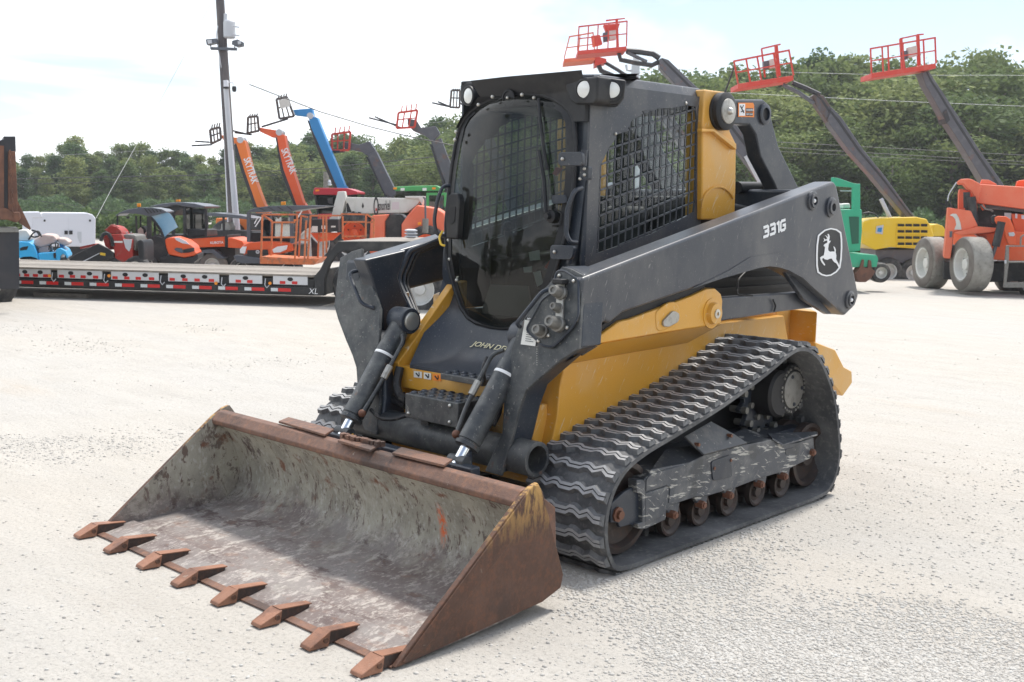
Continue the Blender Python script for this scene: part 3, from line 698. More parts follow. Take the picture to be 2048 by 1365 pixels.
# front flange plate and leg: transverse plate leaning forward
FN = ((1, 0, .22), 1.284)
near = [(1124,533),(1140,537),(1165,550),(1163,600),(1157,698),(1119,722),(1083,753),(1051,782),(1036,823),(1022,882),(1001,952),(969,943),(1004,867),(1011,750),(1022,700),(1037,655),(1080,585),(1098,568)]
far = [(723,497),(703,503),(680,516),(674,560),(668,612),(676,640),(692,682),(704,710),(712,735),(716,790),(728,860),(752,870),(760,800),(757,740),(757,690),(760,618),(740,560),(726,540)]
NPl = VP(near, N=FN); FPl = VP(far, N=FN)
flL = MB().prism(NPl, (-.018,0,-.004)).build('flange_plate', M_scuffed, LD, bevel=.004)
flR = MB().prism(FPl, (-.018,0,-.004)).build('flange_plate', M_scuffed, LD, bevel=.004)
def leg(s, pl):
    P = [p for p in pl if p.z < 1.02]
    o = MB().prism([p+Vector((-.02,-.012*s,0)) for p in P], (-.15,0,.01)).build('boom_leg', M_char, LD, bevel=.02, seg=3)
    return o
leg(1, NPl); leg(-1, FPl)
# front block joining flange and arm
for s, pl in ((1, NPl),):
    P = [p for p in pl if p.z > .93]
    MB().prism([p+Vector((-.02, -.006*s, 0)) for p in P], (-.14,0,0)).build('boom_head', M_char, LD, bevel=.01)
MB().prism(VP([(729,520),(814,500),(797,554),(806,585),(824,622),(838,640),(836,705),(768,720),(764,620),(745,560)], Y=-.55), (0,-.10,0)).build('inner_gusset', M_char, flR, bevel=.012, seg=3)
# cross tube
ct = [Vector((1.10,-.64,.462)), Vector((1.10,.64,.462))]
tb = MB().lathe(ct[0], (0,1,0), [(.072,0),(.078,.002),(.078,1.278),(.072,1.28),(.060,1.28),(.060,1.16)], 32, cap=False).build('cross_tube', M_scuffed, LD)
MB().cyl((1.10,-.5,.462),(1.10,.5,.462),.058,n=24).build('tube_core', M_dark, tb)
# coupler panel on the near flange
FNp = ((1, 0, .22), 1.284+.012)
cp = rounded(VP([(1113,543),(1128,541),(1157,560),(1157,632),(1145,655),(1106,695),(1085,692),(1052,660),(1084,600),(1105,585)], N=FNp), .02)
cpl = MB().prism(cp, (-.014,0,0)).build('coupler_panel', M_scuffed, flL, bevel=.003)
rim = MB().tube(cp, .005, 6, closed=True).build('panel_rim', M_char, cpl)
nrm = Vector((1,0,.22)).normalized(); outd = (nrm+Vector((0,.12,.08))).normalized()
for (a, c, r_, L) in ((1124,588,.024,.075),(1120,618,.018,.06),(1119,650,.027,.085),(1086,664,.024,.06)):
    P = V(a, c, N=FNp)
    q = MB().lathe(P, outd, [(r_*1.25,0),(r_*1.25,L*.25),(r_,L*.3),(r_,L*.55),(r_*1.05,L*.6),(r_*.85,L),(r_*.5,L),(r_*.45,L*.9)], 20).build('hydraulic_coupler', M_rub_dust, cpl)
MB().prism(VP([(1117,562),(1130,565),(1128,650),(1120,655),(1114,640)], N=FNp), (.012,0,0)).build('coupler_bracket', M_steel, cpl, bevel=.002)
MB().box(V(1127,563,N=FNp)+Vector((.02,0,0)), (.05,.055,.022)).build('socket_cap', M_black, cpl, bevel=.005)
for (a, c) in ((1120,552),(1148,563),(1135,656),(1098,672),(1078,683)):
    MB().ball(V(a, c, N=FNp)+nrm*.004, .0085, 6).build('panel_bolt', M_bolt, cpl)
lb = VP([(1050,640),(1078,643),(1071,693),(1042,689)], N=((1,0,.22),1.284+.004))
lbl = MB().prism(lb, (.002,0,0)).build('warning_label', M_sheet, flL)
MB().prism(VP([(1052,634),(1077,637),(1077,643),(1051,640)], N=((1,0,.22),1.284+.004)), (.003,0,0)).build('label_header', M_black, flL)
a_ = V(1053.5,639.5,N=((1,0,.22),1.284+.0075)); b_ = V(1076,642,N=((1,0,.22),1.284+.0075))
text_obj('IMPORTANT', (a_, b_-a_, (-.22,0,1)), .0125, M_white, 'label_lettering', flL, .0003, .01)
m = MB()
for k in range(9):
    t = .16+.085*k; A = lb[0].lerp(lb[3], t); B = lb[1].lerp(lb[2], t); w_ = (.9, .7, .85, .6)[k % 4]
    m.bar(A.lerp(B, .28)+nrm*.003, A.lerp(B, .28+.62*w_)+nrm*.003, .0012, .0022)
m.build('label_text_lines', M_black, flL)
def handle(pts, r, name='grab_handle', par=LD, m_=M_char, n=8): return MB().tube(fillet(pts, .03), r, n).build(name, m_, par)
hN = ((1,0,.22), 1.284+.05)
handle([V(1109,577,N=FNp), V(1086,582,N=hN), V(1062,612,N=hN), V(1033,648,N=hN), V(1040,654,N=FNp)], .0095)
handle([V(720,541,N=FN), V(699,545,N=hN), V(703,562,N=hN), V(722,608,N=hN), V(748,617,N=FN)], .010)
# chain drip (small chain hanging from label)
m = MB()
for k in range(9): m.ball(V(1074, 694+k*4.5, N=FNp), .0028, 4)
m.build('retaining_chain', M_steel, flL)

# tilt cylinders
def cylinder(s):
    top = Vector((.97,(.44 if s > 0 else .40)*s,.972)); bot = Vector((1.341,.40*s,.451))
    d = (bot-top).normalized(); L = (bot-top).length
    c = MB().lathe(top+d*.03, d, [(.048,0),(.053,.01),(.053,L*.80),(.048,L*.805),(.048,L*.815),(.056,L*.82),(.056,L*.845),(.040,L*.85)], 28).build('tilt_cylinder', M_scuffed, LD)
    MB().cyl(top+d*(L*.84), bot+d*.03, .026, n=24).build('piston_rod', M_chrome, c)
    MB().lathe(top+d*.20, d, [(.0535,0),(.054,.001),(.054,.013),(.0535,.014)], 28).build('white_band', M_white, c)
    sdv = Vector((0,1,0))
    MB().lathe(top-Vector((0,.06,0)), sdv, [(.062,0),(.066,.008),(.066,.112),(.062,.12)], 24).build('head_eye', M_char, c, bevel=.003)
    MB().lathe(top+Vector((0,.055,0)), sdv, [(.046,0),(.046,.012),(.040,.016)], 20).build('head_pin', M_bolt, c)
    MB().lathe(bot-Vector((0,.05,0)), sdv, [(.028,0),(.028,.10)], 20).build('rod_eye', M_scuffed, c)
    # steel line and fittings along the barrel
    sd_ = d.cross(Vector((0,1,0))).normalized(); off = Vector((.01,.085,.02)) if s < 0 else Vector((.01,-.085,.02))
    pts = [top+d*.10+off*.8, top+d*.14+off*1.3, top+d*.30+off*1.25, top+d*.42+off*1.15, top+d*.54+off*.9]
    MB().tube(fillet(pts,.03), .010, 8).build('steel_line', M_scuffed, c)
    MB().ball(pts[-1], .020, 6).build('line_fitting', M_rustbolt, c)
    MB().cyl(pts[2]-d*.02, pts[2]+d*.05, .017, n=8).build('line_fitting', M_steel, c)
    return c
cylinder(-1); cylinder(1)
for s in (1,-1):   # lugs on the carrier holding the rod ends, yellow sheet edge
    MB().prism([Vector(p) for p in ((1.30,.44*s,.50),(1.40,.44*s,.42),(1.42,.44*s,.20),(1.28,.44*s,.20))], (0,-.02*s,0)).build('carrier_lug', M_char, LD, bevel=.003)
    MB().prism([Vector(p) for p in ((1.33,.35*s,.455),(1.39,.35*s,.43),(1.41,.35*s,.20),(1.32,.35*s,.20))], (0,-.012*s,0)).build('carrier_lug', M_yel, LD, bevel=.003)
MB().box((1.36,0,.30), (.06,1.05,.30)).build('bucket_carrier', M_char, LD, bevel=.01)

# steps
def tread_box(c, d, name, rows, cols):
    o = MB().box(c, d).build(name, M_scuffed, LD, bevel=.006)
    for i in range(cols):
        for j in range(rows):
            x = c[0]-d[0]/2+d[0]*(j+.5)/rows; y = c[1]-d[1]/2+d[1]*(i+.5)/cols
            MB().lathe((x, y, c[2]+d[2]/2-.001), (0,0,1), [(.019,0),(.017,.006),(.011,.010),(.009,.004)], 8).build('grip_cleat', M_char, o)
    return o
st = tread_box((1.13, .09, .615), (.19, .36, .115), 'lower_step', 3, 6)
for (y_, z_) in ((-.06,.58),(.22,.58),(.22,.655)): MB().ball((1.228, y_, z_), .009, 6).build('step_bolt', M_bolt, st)
tread_box((1.05, .155, .752), (.10, .28, .03), 'upper_step', 2, 5)
for y_ in (-.03,.22): MB().box((1.13,y_,.53), (.05,.05,.09)).build('step_bracket', M_scuffed, st)
# warning decals on the crossbar
for (a, c, w_) in ((828,746,18),(848,749,16),(866,752,18)):
    A = [V(a,c-4,X=1.0325),V(a+w_*.9,c-2,X=1.0325),V(a+w_*.9,c+8+3,X=1.0325),V(a,c+9,X=1.0325)]
    o = MB().prism(A, (.002,0,0)).build('safety_decal', M_sheet if a < 860 else M_orange, LD)
    cc = sum(A, Vector())/4; m = MB(); m.bar(cc+Vector((.003,-.012,.006)), cc+Vector((.003,.010,-.008)), .004, .006); m.bar(cc+Vector((.003,.01,.012)), cc+Vector((.003,.012,-.004)), .003, .004); m.build('decal_mark', M_black, o)

# hoses on the inside of the far arm
for dx, dy, r_ in ((0,0,.014),(9,3,.011),(16,6,.009)):
    pts = [V(895+dx*.2,470+dy*1.4,Y=-.66),V(860+dx*.3,486+dy*1.5,Y=-.66),V(818+dx,502+dy,Y=-.66),V(808+dx,528+dy,Y=-.66),V(795+dx,558+dy,Y=-.66),V(808+dx,588+dy,Y=-.60),V(824+dx*.8,622+dy,Y=-.52)]
    MB().tube(fillet(pts,.04), r_, 8).build('hydraulic_hose', M_char if dx < 12 else M_hose, LD)
MB().box(V(818,590,Y=-.60)+Vector((.02,0,0)), (.02,.03,.03)).build('hose_clamp', M_bolt, LD, bevel=.003)
for k, (pts, r_) in enumerate(( ([V(800,735,X=1.05),V(792,770,X=1.08),V(800,795,X=1.10),V(815,800,X=1.12)], .022),
                   ([V(790,740,X=1.0),V(783,775,X=1.05),V(786,800,X=1.08),V(812,812,X=1.10)], .018),
                   ([V(742,820,X=1.22),V(760,838,X=1.24),V(785,840,X=1.22),V(812,832,X=1.18)], .010),
                   ([V(975,715,X=1.06),V(966,735,X=1.09),V(968,765,X=1.09)], .010),
                   ([V(985,850,X=1.15),V(1000,820,X=1.1),V(996,790,X=1.05)], .016) )):
    MB().tube(fillet(pts,.05), r_, 10).build('hydraulic_hose', M_hose, LD)

# ---------------------------------------------------------------- cab
WT = [(2.085,.02),(2.082,.10),(2.072,.18),(2.050,.25),(2.02,.31),(1.985,.355),(1.94,.385),(1.86,.402),(1.75,.415),(1.64,.42),(1.45,.412),(1.3,.385),(1.2,.350),(1.1,.300),(1.03,.255),(.985,.20),(.965,.14),(.955,.04)]
XT = [(2.1,.60),(1.965,.605),(1.64,.643),(1.3,.693),(1.08,.70),(.95,.715)]
def doorpt(z, f, inset=0.0, lift=0.0, bulge=.055):
    w_ = max(.005, interp(WT, z)-inset); zc = z
    return Vector((interp(XT, z)+bulge*(1-f*f)*min(1, w_/.3)+lift, w_*f, zc))
zs = [p[0] for p in WT]
m = MB(); K = 10; vs = []; fs = []
for z in zs:
    for k in range(K+1): vs.append(doorpt(z, -1+2*k/K, .004))
for i in range(len(zs)-1):
    for k in range(K): a = i*(K+1)+k; fs.append((a, a+1, a+K+2, a+K+1))
m.add(vs, fs); glass = m.build('front_door_glass', M_glass, LD, smooth=80)
# black band round the glass and outer trim
edge = [doorpt(z, 1) for z in zs]+[doorpt(z, -1) for z in zs[::-1]]
MB().tube([p+Vector((.004,0,0)) for p in edge], .011, 8, closed=True).build('door_frame', M_black, LD)
m = MB(); L_ = []
def inner(z, sgn):
    w_ = interp(WT, z); cz = 1.52
    k = .052
    y = max(0, w_-k*.9)*sgn
    zz = z-(.05 if z > 2.0 else 0)*(z-2.0)/.085 + (.06 if z < 1.03 else 0)*(1.03-z)/.075
    f = y/max(.02, interp(WT, z)); f = max(-1, min(1, f))
    return Vector((interp(XT, zz)+.055*(1-f*f)*min(1, w_/.3)+.003, y, zz))
ino = [inner(z, 1) for z in zs]+[inner(z, -1) for z in zs[::-1]]
outo = [p+Vector((.003,0,0)) for p in edge]
n = len(ino); m.add(outo+ino, [(i, (i+1) % n, n+(i+1) % n, n+i) for i in range(n)])
m.build('glass_border', M_dark if 0 else M_black, LD, smooth=80)
# cab front frame, wrapping the door
m = MB()
def Wt(z): return interp([(.9,.33),(1.06,.41),(1.3,.468),(2.2,.468)], z)
def Wf(z, s): return Wt(z) if s > 0 else min(Wt(z), interp([(1.3,.435),(1.85,.42),(1.94,.39),(2.0,.34),(2.06,.26),(2.1,.22)], z))
def fr_pt(z, s): return Vector((interp(XT, z)-.02, max(Wf(z, s), interp(WT, z)+.004)*s, z))
for s in (1,-1):
    rows_ = [z for z in zs if z >= 1.05]+[1.05]
    vs = []
    for z in rows_:
        a = doorpt(z, s, .01); a.x = interp(XT, z)-.02
        vs += [a, fr_pt(z, s)]
    m.add(vs, [(2*i, 2*i+2, 2*i+3, 2*i+1) for i in range(len(rows_)-1)])
top = [Vector((.58,-.22,2.085)),Vector((.58,.468,2.085)),Vector((.58,.468,2.15)),Vector((.58,-.26,2.15))]
m.add(top, [(0,1,2,3)])
m.build('cab_front_frame', M_char, LD, smooth=60)
# corner posts
for s in (1,-1):
    if s < 0: continue
    P = [Vector((.590,.469*s,2.11)),Vector((.612,.469*s,1.64)),Vector((.640,.469*s,1.30)),Vector((.60,.469*s,1.10)),Vector((.55,.469*s,1.10)),Vector((.55,.469*s,2.11))]
    MB().prism(P, (0,-.05*s,0)).build('corner_post', M_char, LD, bevel=.012, seg=3)
# front shroud (foot plate) below the door
lo = [(.30,1.10),(.27,1.05),(.235,1.005),(.185,.978),(.12,.962),(.04,.957)]
inn = [Vector((interp(XT,z)+.0, y, z)) for y, z in lo]; inn += [Vector((p.x,-p.y,p.z)) for p in inn[::-1]]
outp = [(.665,.435,1.19),(.735,.405,1.06),(.88,.345,.91),(1.03,.283,.765),(1.03,.18,.765),(1.03,.06,.765)]
outp = [Vector(p) for p in outp]; outp += [Vector((p.x,-p.y,p.z)) for p in outp[::-1]]
def curve_mid(a, b, sag=.05):
    c = a.lerp(b, .5); return Vector((c.x-sag*.6, c.y, c.z-sag*.8))
m = MB(); n = len(inn); vs = []
steps = [0, .2, .4, .6, .8, 1]
for t in steps:
    for a, b in zip(inn, outp):
        sg = .055 if abs(b.y) < .3 else .02
        p = a.lerp(b, t); q = math.sin(math.pi*t); vs.append(Vector((p.x-sg*q*.7, p.y, p.z-sg*q)))
fs = []
for j in range(len(steps)-1):
    for i in range(n-1): fs.append((j*n+i, j*n+i+1, (j+1)*n+i+1, (j+1)*n+i))
m.add(vs, fs)
b0 = len(m.v)
shroud = m.build('front_shroud', M_char, LD, smooth=50)
m = MB()
m.prism([Vector((1.03,.283,.765)),Vector((1.03,-.283,.765)),Vector((1.03,-.283,.745)),Vector((1.03,.283,.745))], (-.2,0,0)).build('shroud_lip', M_char, shroud, bevel=.004)
a_ = V(943,692,N=((.42,0,1),1.275)); b_ = V(1000,702,N=((.42,0,1),1.275))
nn_ = Vector((.42,0,1)).normalized()
def onshroud(px, py):      # nearest shroud surface point by ray cast against the built mesh
    d = (V(px, py, D=1.0)-CAM).normalized(); ok, loc_, nor, _ = shroud.ray_cast(CAM, d); return (loc_, nor) if ok else (V(px, py, X=.9), Vector((1,0,0)))
pa, na = onshroud(944,693); pb, nb = onshroud(986,700)
na = na if na.dot(CAM-pa) > 0 else -na
text_obj('JOHN DEERE', (pa+na*.006, pb-pa, na.cross(pb-pa)), .040, M_letter, 'front_lettering', shroud, .0006, .006, 1.32, .3)

# side walls with cut-out steel screen
opn = [(1200,332),(1208,318),(1218,296),(1230,280),(1234,268),(1256,258),(1264,240),(1280,232),(1284,223),(1320,217),(1346,216),(1375,211),(1391,214),(1394,235),(1393,280),(1391,400),(1388,425),(1300,470),(1193,508),(1196,440)]
OP = [V(a, b, Y=.47) for a, b in opn]
cornr = [Vector((.61,.47,1.22)),Vector((.60,.47,2.115)),Vector((-.33,.47,2.125)),Vector((-.33,.47,1.22))]
SLP = -.255
def screen(s, front):
    k_ = .469 if s > 0 else .42
    f = (lambda P: P) if s > 0 else (lambda P: [Vector((p.x if p.x < .5 else p.x-.04, -.425, min(p.z, 2.09))) for p in P])
    w_ = plate_holes(f(cornr), [f(OP)], (0,-.012*s,0)).build('side_wall', M_arm if s > 0 else M_char, LD)
    zmin, zmax = min(p.z for p in OP), max(p.z for p in OP); xmin, xmax = min(p.x for p in OP), max(p.x for p in OP)
    def clip(a, b):      # part of the segment inside the opening (sampled)
        pts = []; N_ = 60
        def ins(p):
            c = False; n = len(OP)
            for i in range(n):
                A, B = OP[i], OP[(i+1) % n]
                if (A.z > p[1]) != (B.z > p[1]) and p[0] < (B.x-A.x)*(p[1]-A.z)/(B.z-A.z)+A.x: c = not c
            return c
        ts = [i/N_ for i in range(N_+1)]; on = [ins((a[0]+(b[0]-a[0])*t, a[1]+(b[1]-a[1])*t)) for t in ts]
        idx = [i for i, q in enumerate(on) if q]
        if len(idx) < 2: return None
        q = lambda t: (a[0]+(b[0]-a[0])*t, a[1]+(b[1]-a[1])*t)
        return q(max(0, ts[idx[0]]-.012)), q(min(1, ts[idx[-1]]+.012))
    slope = SLP
    mh = MB()
    z = .92
    while z < 2.3:
        c = clip((.70, z), (-.42, z-slope*1.12))
        if c: mh.bar((c[0][0], k_*s-.005*s, c[0][1]), (c[1][0], k_*s-.005*s, c[1][1]), .006, .0090)
        z += .060
    x = .62
    while x > -.36:
        c = clip((x, 1.2), (x-.012, 2.13))
        if c: mh.bar((c[0][0], k_*s-.005*s, c[0][1]), (c[1][0], k_*s-.005*s, c[1][1]), .006, .0080, upv=(1,0,0))
        x -= .0520
    mh.build('screen_mesh', M_arm if s > 0 else M_char, w_, smooth=0)
    MB().add([Vector((p.x, (k_-.02)*s, p.z)) for p in OP], [tuple(range(len(OP)))]).build('side_glass', M_glass2, w_, smooth=0)
    if s > 0:
        for (a, c) in ((1231,268),(1372,207)): MB().ball(V(a, c, Y=.472), .008, 6).build('screw', M_bolt, w_)
screen(1, 0); screen(-1, 0)
# roof
rf = MB()
rf.hexa([Vector((.50,-.40,2.09)),Vector((-.335,-.40,2.10)),Vector((-.335,.468,2.10)),Vector((.50,.468,2.09))],
        [Vector((.50,-.35,2.165)),Vector((-.335,-.35,2.175)),Vector((-.335,.435,2.175)),Vector((.50,.435,2.165))])
rf.build('cab_roof', M_arm, LD, bevel=.012, seg=3)
# moulded visor with lamp housings
vtop = [V(921,163,Z=2.175),V(1110,150,Z=2.19),V(1192,149,Z=2.185),V(1255,158,Z=2.18),Vector((.30,.50,2.18)),Vector((.25,-.50,2.18))]
visor = MB().prism(vtop, (0,0,-.022)).build('roof_visor', M_black, LD, bevel=.008)
# sloped soffit down to the door top
m = MB(); vs = []; fs = []
rows_ = [z for z in zs if z >= 1.93]
for s_ in (1,-1):
    b = len(vs)
    for z in rows_:
        a = doorpt(z, s_, -.004); wq = .462 if s_ > 0 else max(Wf(z, -1), abs(a.y)+.003); vs += [Vector((interp(XT,z)+.012, a.y, z)), Vector((.612+.02, wq*s_, z)), Vector((.56, (wq+.004)*s_, z))]
    for i in range(len(rows_)-1): fs += [(b+3*i, b+3*i+3, b+3*i+4, b+3*i+1), (b+3*i+1, b+3*i+4, b+3*i+5, b+3*i+2)]
b = len(vs); vs += [Vector((.632,.462,2.085)),Vector((.612,0,2.085)),Vector((.632,-.22,2.085)),Vector((.66,-.26,2.165)),Vector((.68,0,2.165)),Vector((.66,.462,2.165))]
fs += [(b,b+1,b+4,b+5),(b+1,b+2,b+3,b+4)]
m.add(vs, fs); m.build('visor_soffit', M_black, visor, smooth=60)
def lamp(P, d, r_, name='work_light', par=visor):
    d = Vector(d).normalized()
    o = MB().lathe(P-d*.05, d, [(r_*.9,0),(r_*1.35,.02),(r_*1.35,.046),(r_*1.1,.048),(r_*1.02,.04)], 24).build(name, M_black, par)
    le = MB().lathe(P-d*.012, d, [(r_*1.02,0),(r_*1.0,.006),(r_*.6,.012),(.001,.014)], 24).build('lens', M_lens, o)
    for k in (-1, 1):
        MB().lathe(P+d*.0005, d, [(r_*.34,0),(r_*.30,.002),(.001,.0025)], 12)
    return o
L1 = V(1167,179,X=.652); L2 = V(1224,180,X=.50)
hs = VP([(1128,160),(1196,152),(1194,200),(1186,209),(1150,209),(1138,200),(1131,178)], X=.645)
MB().prism(hs, (-.12,0,0)).build('lamp_housing', M_black, visor, bevel=.012, seg=3)
NL = (Vector((.70,.60,0)).normalized()); dL = NL.dot(Vector((.58,.51,0)))
hs2 = VP([(1194,153),(1253,160),(1248,196),(1236,210),(1206,210),(1196,200)], N=(NL, dL-.008))
MB().prism(hs2, -NL*.13).build('lamp_housing', M_black, visor, bevel=.012, seg=3)
L2 = V(1224,180,N=(NL, dL+.004))
lamp(L1, (1,.15,-.03), .038); lamp(L2, NL, .036)
L3 = V(934,192,X=.62); MB().box(L3+Vector((-.08,-.01,.02)), (.13,.13,.11)).build('lamp_housing', M_black, visor, bevel=.02)
lamp(L3, (1,-.15,-.03), .038)
# door hardware
def hinge(pts, pin):
    o = MB().prism(rounded(VP(pts, X=.735), .02), (-.02,0,0)).build('door_hinge', M_char, LD, bevel=.003)
    MB().cyl(V(*pin[0], X=.70), V(*pin[1], X=.70), .014, n=12).build('hinge_pin', M_char, o)
    MB().ball(V(pts[0][0]+9, (pts[0][1]+pts[3][1])/2, X=.74), .009, 6).build('hinge_bolt', M_bolt, o)
hinge([(1116,305),(1164,304),(1165,332),(1116,332)], ((1169,300),(1167,332)))
hinge([(1100,490),(1148,492),(1143,520),(1100,519)], ((1143,492),(1138,528)))
o = MB().prism(rounded(VP([(1160,333),(1177,333),(1176,360),(1158,360)], X=.68), .01), (-.03,0,0)).build('hinge_block', M_char, LD, bevel=.003)
for (a, c) in ((1169,338),(1169,350),(1160,358)): MB().ball(V(a, c, X=.685), .008, 6).build('hinge_bolt', M_bolt, o)
handle([V(1163,376,X=.66), V(1149,381,X=.72), V(1134,420,X=.73), V(1132,468,X=.73), V(1140,485,X=.72), V(1153,485,X=.67)], .011)
handle([V(900,372,X=.70), V(886,372,X=.74), V(876,395,X=.76), V(868,440,X=.77), V(872,468,X=.76), V(893,474,X=.71)], .010)
lt = MB().prism(rounded(VP([(895,392),(902,386),(915,388),(919,400),(914,478),(892,478),(891,430)], X=.75), .01), (-.04,0,0)).build('door_latch', M_black, LD, bevel=.008)
MB().prism(rounded(VP([(900,415),(911,413),(909,445),(899,450)], X=.753), .01), (-.01,0,0)).build('latch_recess', M_dark, lt)
MB().tube(fillet([V(886,462,X=.76),V(878,474,X=.77),V(882,490,X=.78),V(890,492,X=.77)],.02), .006, 8).build('latch_clip', M_yhook, LD)
def ondoor(px, py):
    d = (V(px, py, D=1.0)-CAM).normalized(); ok, loc_, nor, _ = glass.ray_cast(CAM, d)
    if ok: return loc_-d*.006
    return V(px, py, X=.66)
for (a, c) in ((957,210),(985,194),(1044,190),(1068,196),(912,264),(910,280),(897,481),(899,519),(913,561)):
    MB().ball(ondoor(a, c), .0095, 6).build('glass_bolt', M_bolt, LD)
P = ondoor(1016,196); ob = MB().lathe(P+Vector((-.006,0,0)), (1,0,-.05), [(.040,0),(.040,.004),(.034,.006),(.034,.001),(.001,.001)], 24).build('escape_knob', M_black, LD)
MB().ball(P+Vector((.004,0,0)), .008, 6).build('knob_screw', M_bolt, ob)
# wiper
wp = [ondoor(1083,198), ondoor(1086,240), ondoor(1092,290), ondoor(1100,340)]
wp = [p+Vector((.02,0,0)) for p in wp]
w_ = MB().tube(wp, .008, 6).build('wiper_blade', M_black, LD)
MB().tube([p+Vector((.035,0,0)) for p in (ondoor(1088,303),ondoor(1098,360),ondoor(1102,425))], .010, 6).build('wiper_arm', M_black, w_)
MB().lathe(ondoor(1106,433)-Vector((.01,0,0)), (1,0,0), [(.03,0),(.03,.03),(.014,.035),(.014,.06)], 14).build('wiper_motor_cap', M_black, w_)
MB().tube([ondoor(1112,418)+Vector((.01,0,0)),ondoor(1126,428)+Vector((.01,0,0)),ondoor(1122,450)+Vector((.01,0,0)),ondoor(1108,452)+Vector((.01,0,0))], .004, 6).build('washer_hose', M_hose, w_)
MB().prism(rounded(VP([(1103,391),(1130,390),(1132,406),(1104,408)], X=.70), .01), (-.01,0,0)).build('wiper_bracket', M_char, LD)
for q in ([(1104,348),(1112,335),(1124,336),(1112,352)], [(1088,535),(1100,520),(1110,522),(1096,540)]):
    MB().prism(VP(q, X=.60), (-.01,0,0)).build('release_tab', M_red, LD)
# inside: floor, seat, levers, posts, rear
MB().box((.1,0,.98), (1.1,.86,.04)).build('cab_floor', M_tan, LD)
MB().prism([Vector(p) for p in ((.66,.20,.97),(.66,-.18,.97),(.60,-.16,1.15),(.60,.10,1.16))], (-.01,0,0)).build('kick_panel', M_tan, LD)
seat = MB().box((.0,0,1.16), (.44,.44,.14)).build('seat', M_seat, LD, bevel=.04)
MB().hexa([Vector((-.18,-.20,1.22)),Vector((-.18,.20,1.22)),Vector((-.28,.20,1.22)),Vector((-.28,-.20,1.22))],
          [Vector((-.25,-.15,1.56)),Vector((-.25,.15,1.56)),Vector((-.33,.15,1.56)),Vector((-.33,-.15,1.56))]).build('backrest', M_seat, seat, bevel=.04)
MB().prism([Vector(p) for p in ((.40,.42,1.0),(.40,.42,1.24),(-.25,.42,1.28),(-.25,.42,1.0))], (0,-.14,0)).build('console', M_black, LD, bevel=.02)
MB().prism([Vector(p) for p in ((.35,-.42,1.0),(.35,-.42,1.28),(-.25,-.42,1.32),(-.25,-.42,1.0))], (0,.14,0)).build('console', M_black, LD, bevel=.02)
for s in (1,-1):
    j = MB().tube([Vector((.30,.30*s,1.22)),Vector((.33,.30*s,1.36)),Vector((.34,.29*s,1.42))], [.014,.018,.026], 10).build('joystick', M_black, LD)
    MB().ball((.34,.29*s,1.44), .030, 6).build('grip', M_black, j)
for y_ in (-.43,-.05,.43): MB().bar((-.33,y_,1.25), (-.33,y_,2.1), .05 if y_ != -.05 else .09, .04).build('rear_post', M_black, LD)
MB().box((-.33,0,1.40), (.03,.86,.35)).build('rear_panel', M_black, LD)
MB().box((.15,.435,1.14), (.8,.02,.26)).build('inner_side_panel', M_black, LD)
MB().box((.15,-.435,1.14), (.8,.02,.26)).build('inner_side_panel', M_black, LD)
for (q, mm) in (([(1057,505),(1078,500),(1080,520),(1060,522)], M_sheet), ([(1066,545),(1080,542),(1086,567),(1074,574)], M_sheet), ([(1046,535),(1064,533),(1063,545),(1048,546)], M_sheet)):
    MB().prism(VP(q, X=.40), (-.003,0,0)).build('inner_label', mm, LD)
MB().box((.05,0,2.06), (.75,.86,.03)).build('headliner', M_black, LD)

# ---------------------------------------------------------------- masts and rear link
ms = VP([(1410,179),(1450,184),(1458,190),(1460,262),(1473,288),(1472,374),(1470,440),(1404,440),(1405,258)], Y=.50)
mast = MB().prism(ms, (0,-.11,0)).build('rear_mast', M_yel, LD, bevel=.010, seg=3)
MB().prism(mir(ms), (0,.11,0)).build('rear_mast', M_yel, LD, bevel=.010)
gs = VP([(1404,258),(1428,258),(1473,288),(1473,300),(1428,264),(1404,264)], Y=.53)
MB().prism(gs, (0,-.03,0)).build('mast_flange', M_yel, mast, bevel=.003)
arc = [V(1404+ (33-33*math.cos(t))*1.0, 416-42*math.sin(t), Y=.505) for t in [math.pi*i/14 for i in range(13)]]
MB().tube(arc, .006, 6).build('mast_bead', M_yel, mast)
lk = VP([(1461,199),(1527,199),(1536,207),(1558,294),(1587,353),(1600,380),(1560,395),(1549,368),(1521,314),(1512,270),(1499,250),(1458,249)], Y=.45)
link = MB().prism(lk, (0,-.09,0)).build('upper_link', M_char, LD, bevel=.012, seg=3)
MB().prism(mir(lk), (0,.09,0)).build('upper_link', M_char, LD, bevel=.012)
P = V(1528,229,Y=.45); MB().lathe(P, (0,1,0), [(.058,-.01),(.058,.012),(.050,.016),(.036,.016),(.036,.0)], 24, cap=False).build('link_boss', M_char, link)
MB().lathe(P, (0,1,0), [(.037,.001),(.036,.003)], 20).build('link_hole', M_dark, link)
P = V(1455,223,Y=.55)
o = MB().lathe(P-Vector((0,.06,0)), (0,1,0), [(.07,-.03),(.095,0),(.098,.02),(.092,.026),(.098,.032),(.098,.055),(.088,.062),(.064,.064)], 32).build('rubber_mount', M_black, link)
MB().lathe(P+Vector((0,.0,0)), (0,1,0), [(.066,0),(.064,.010),(.058,.013)], 28).build('mount_cap', M_rub_dust if 0 else M_steel, o)
MB().lathe(P+Vector((0,.012,0)), (0,1,0), [(.020,0),(.018,.012),(.010,.02)], 12).build('mount_bolt', M_bolt, o)
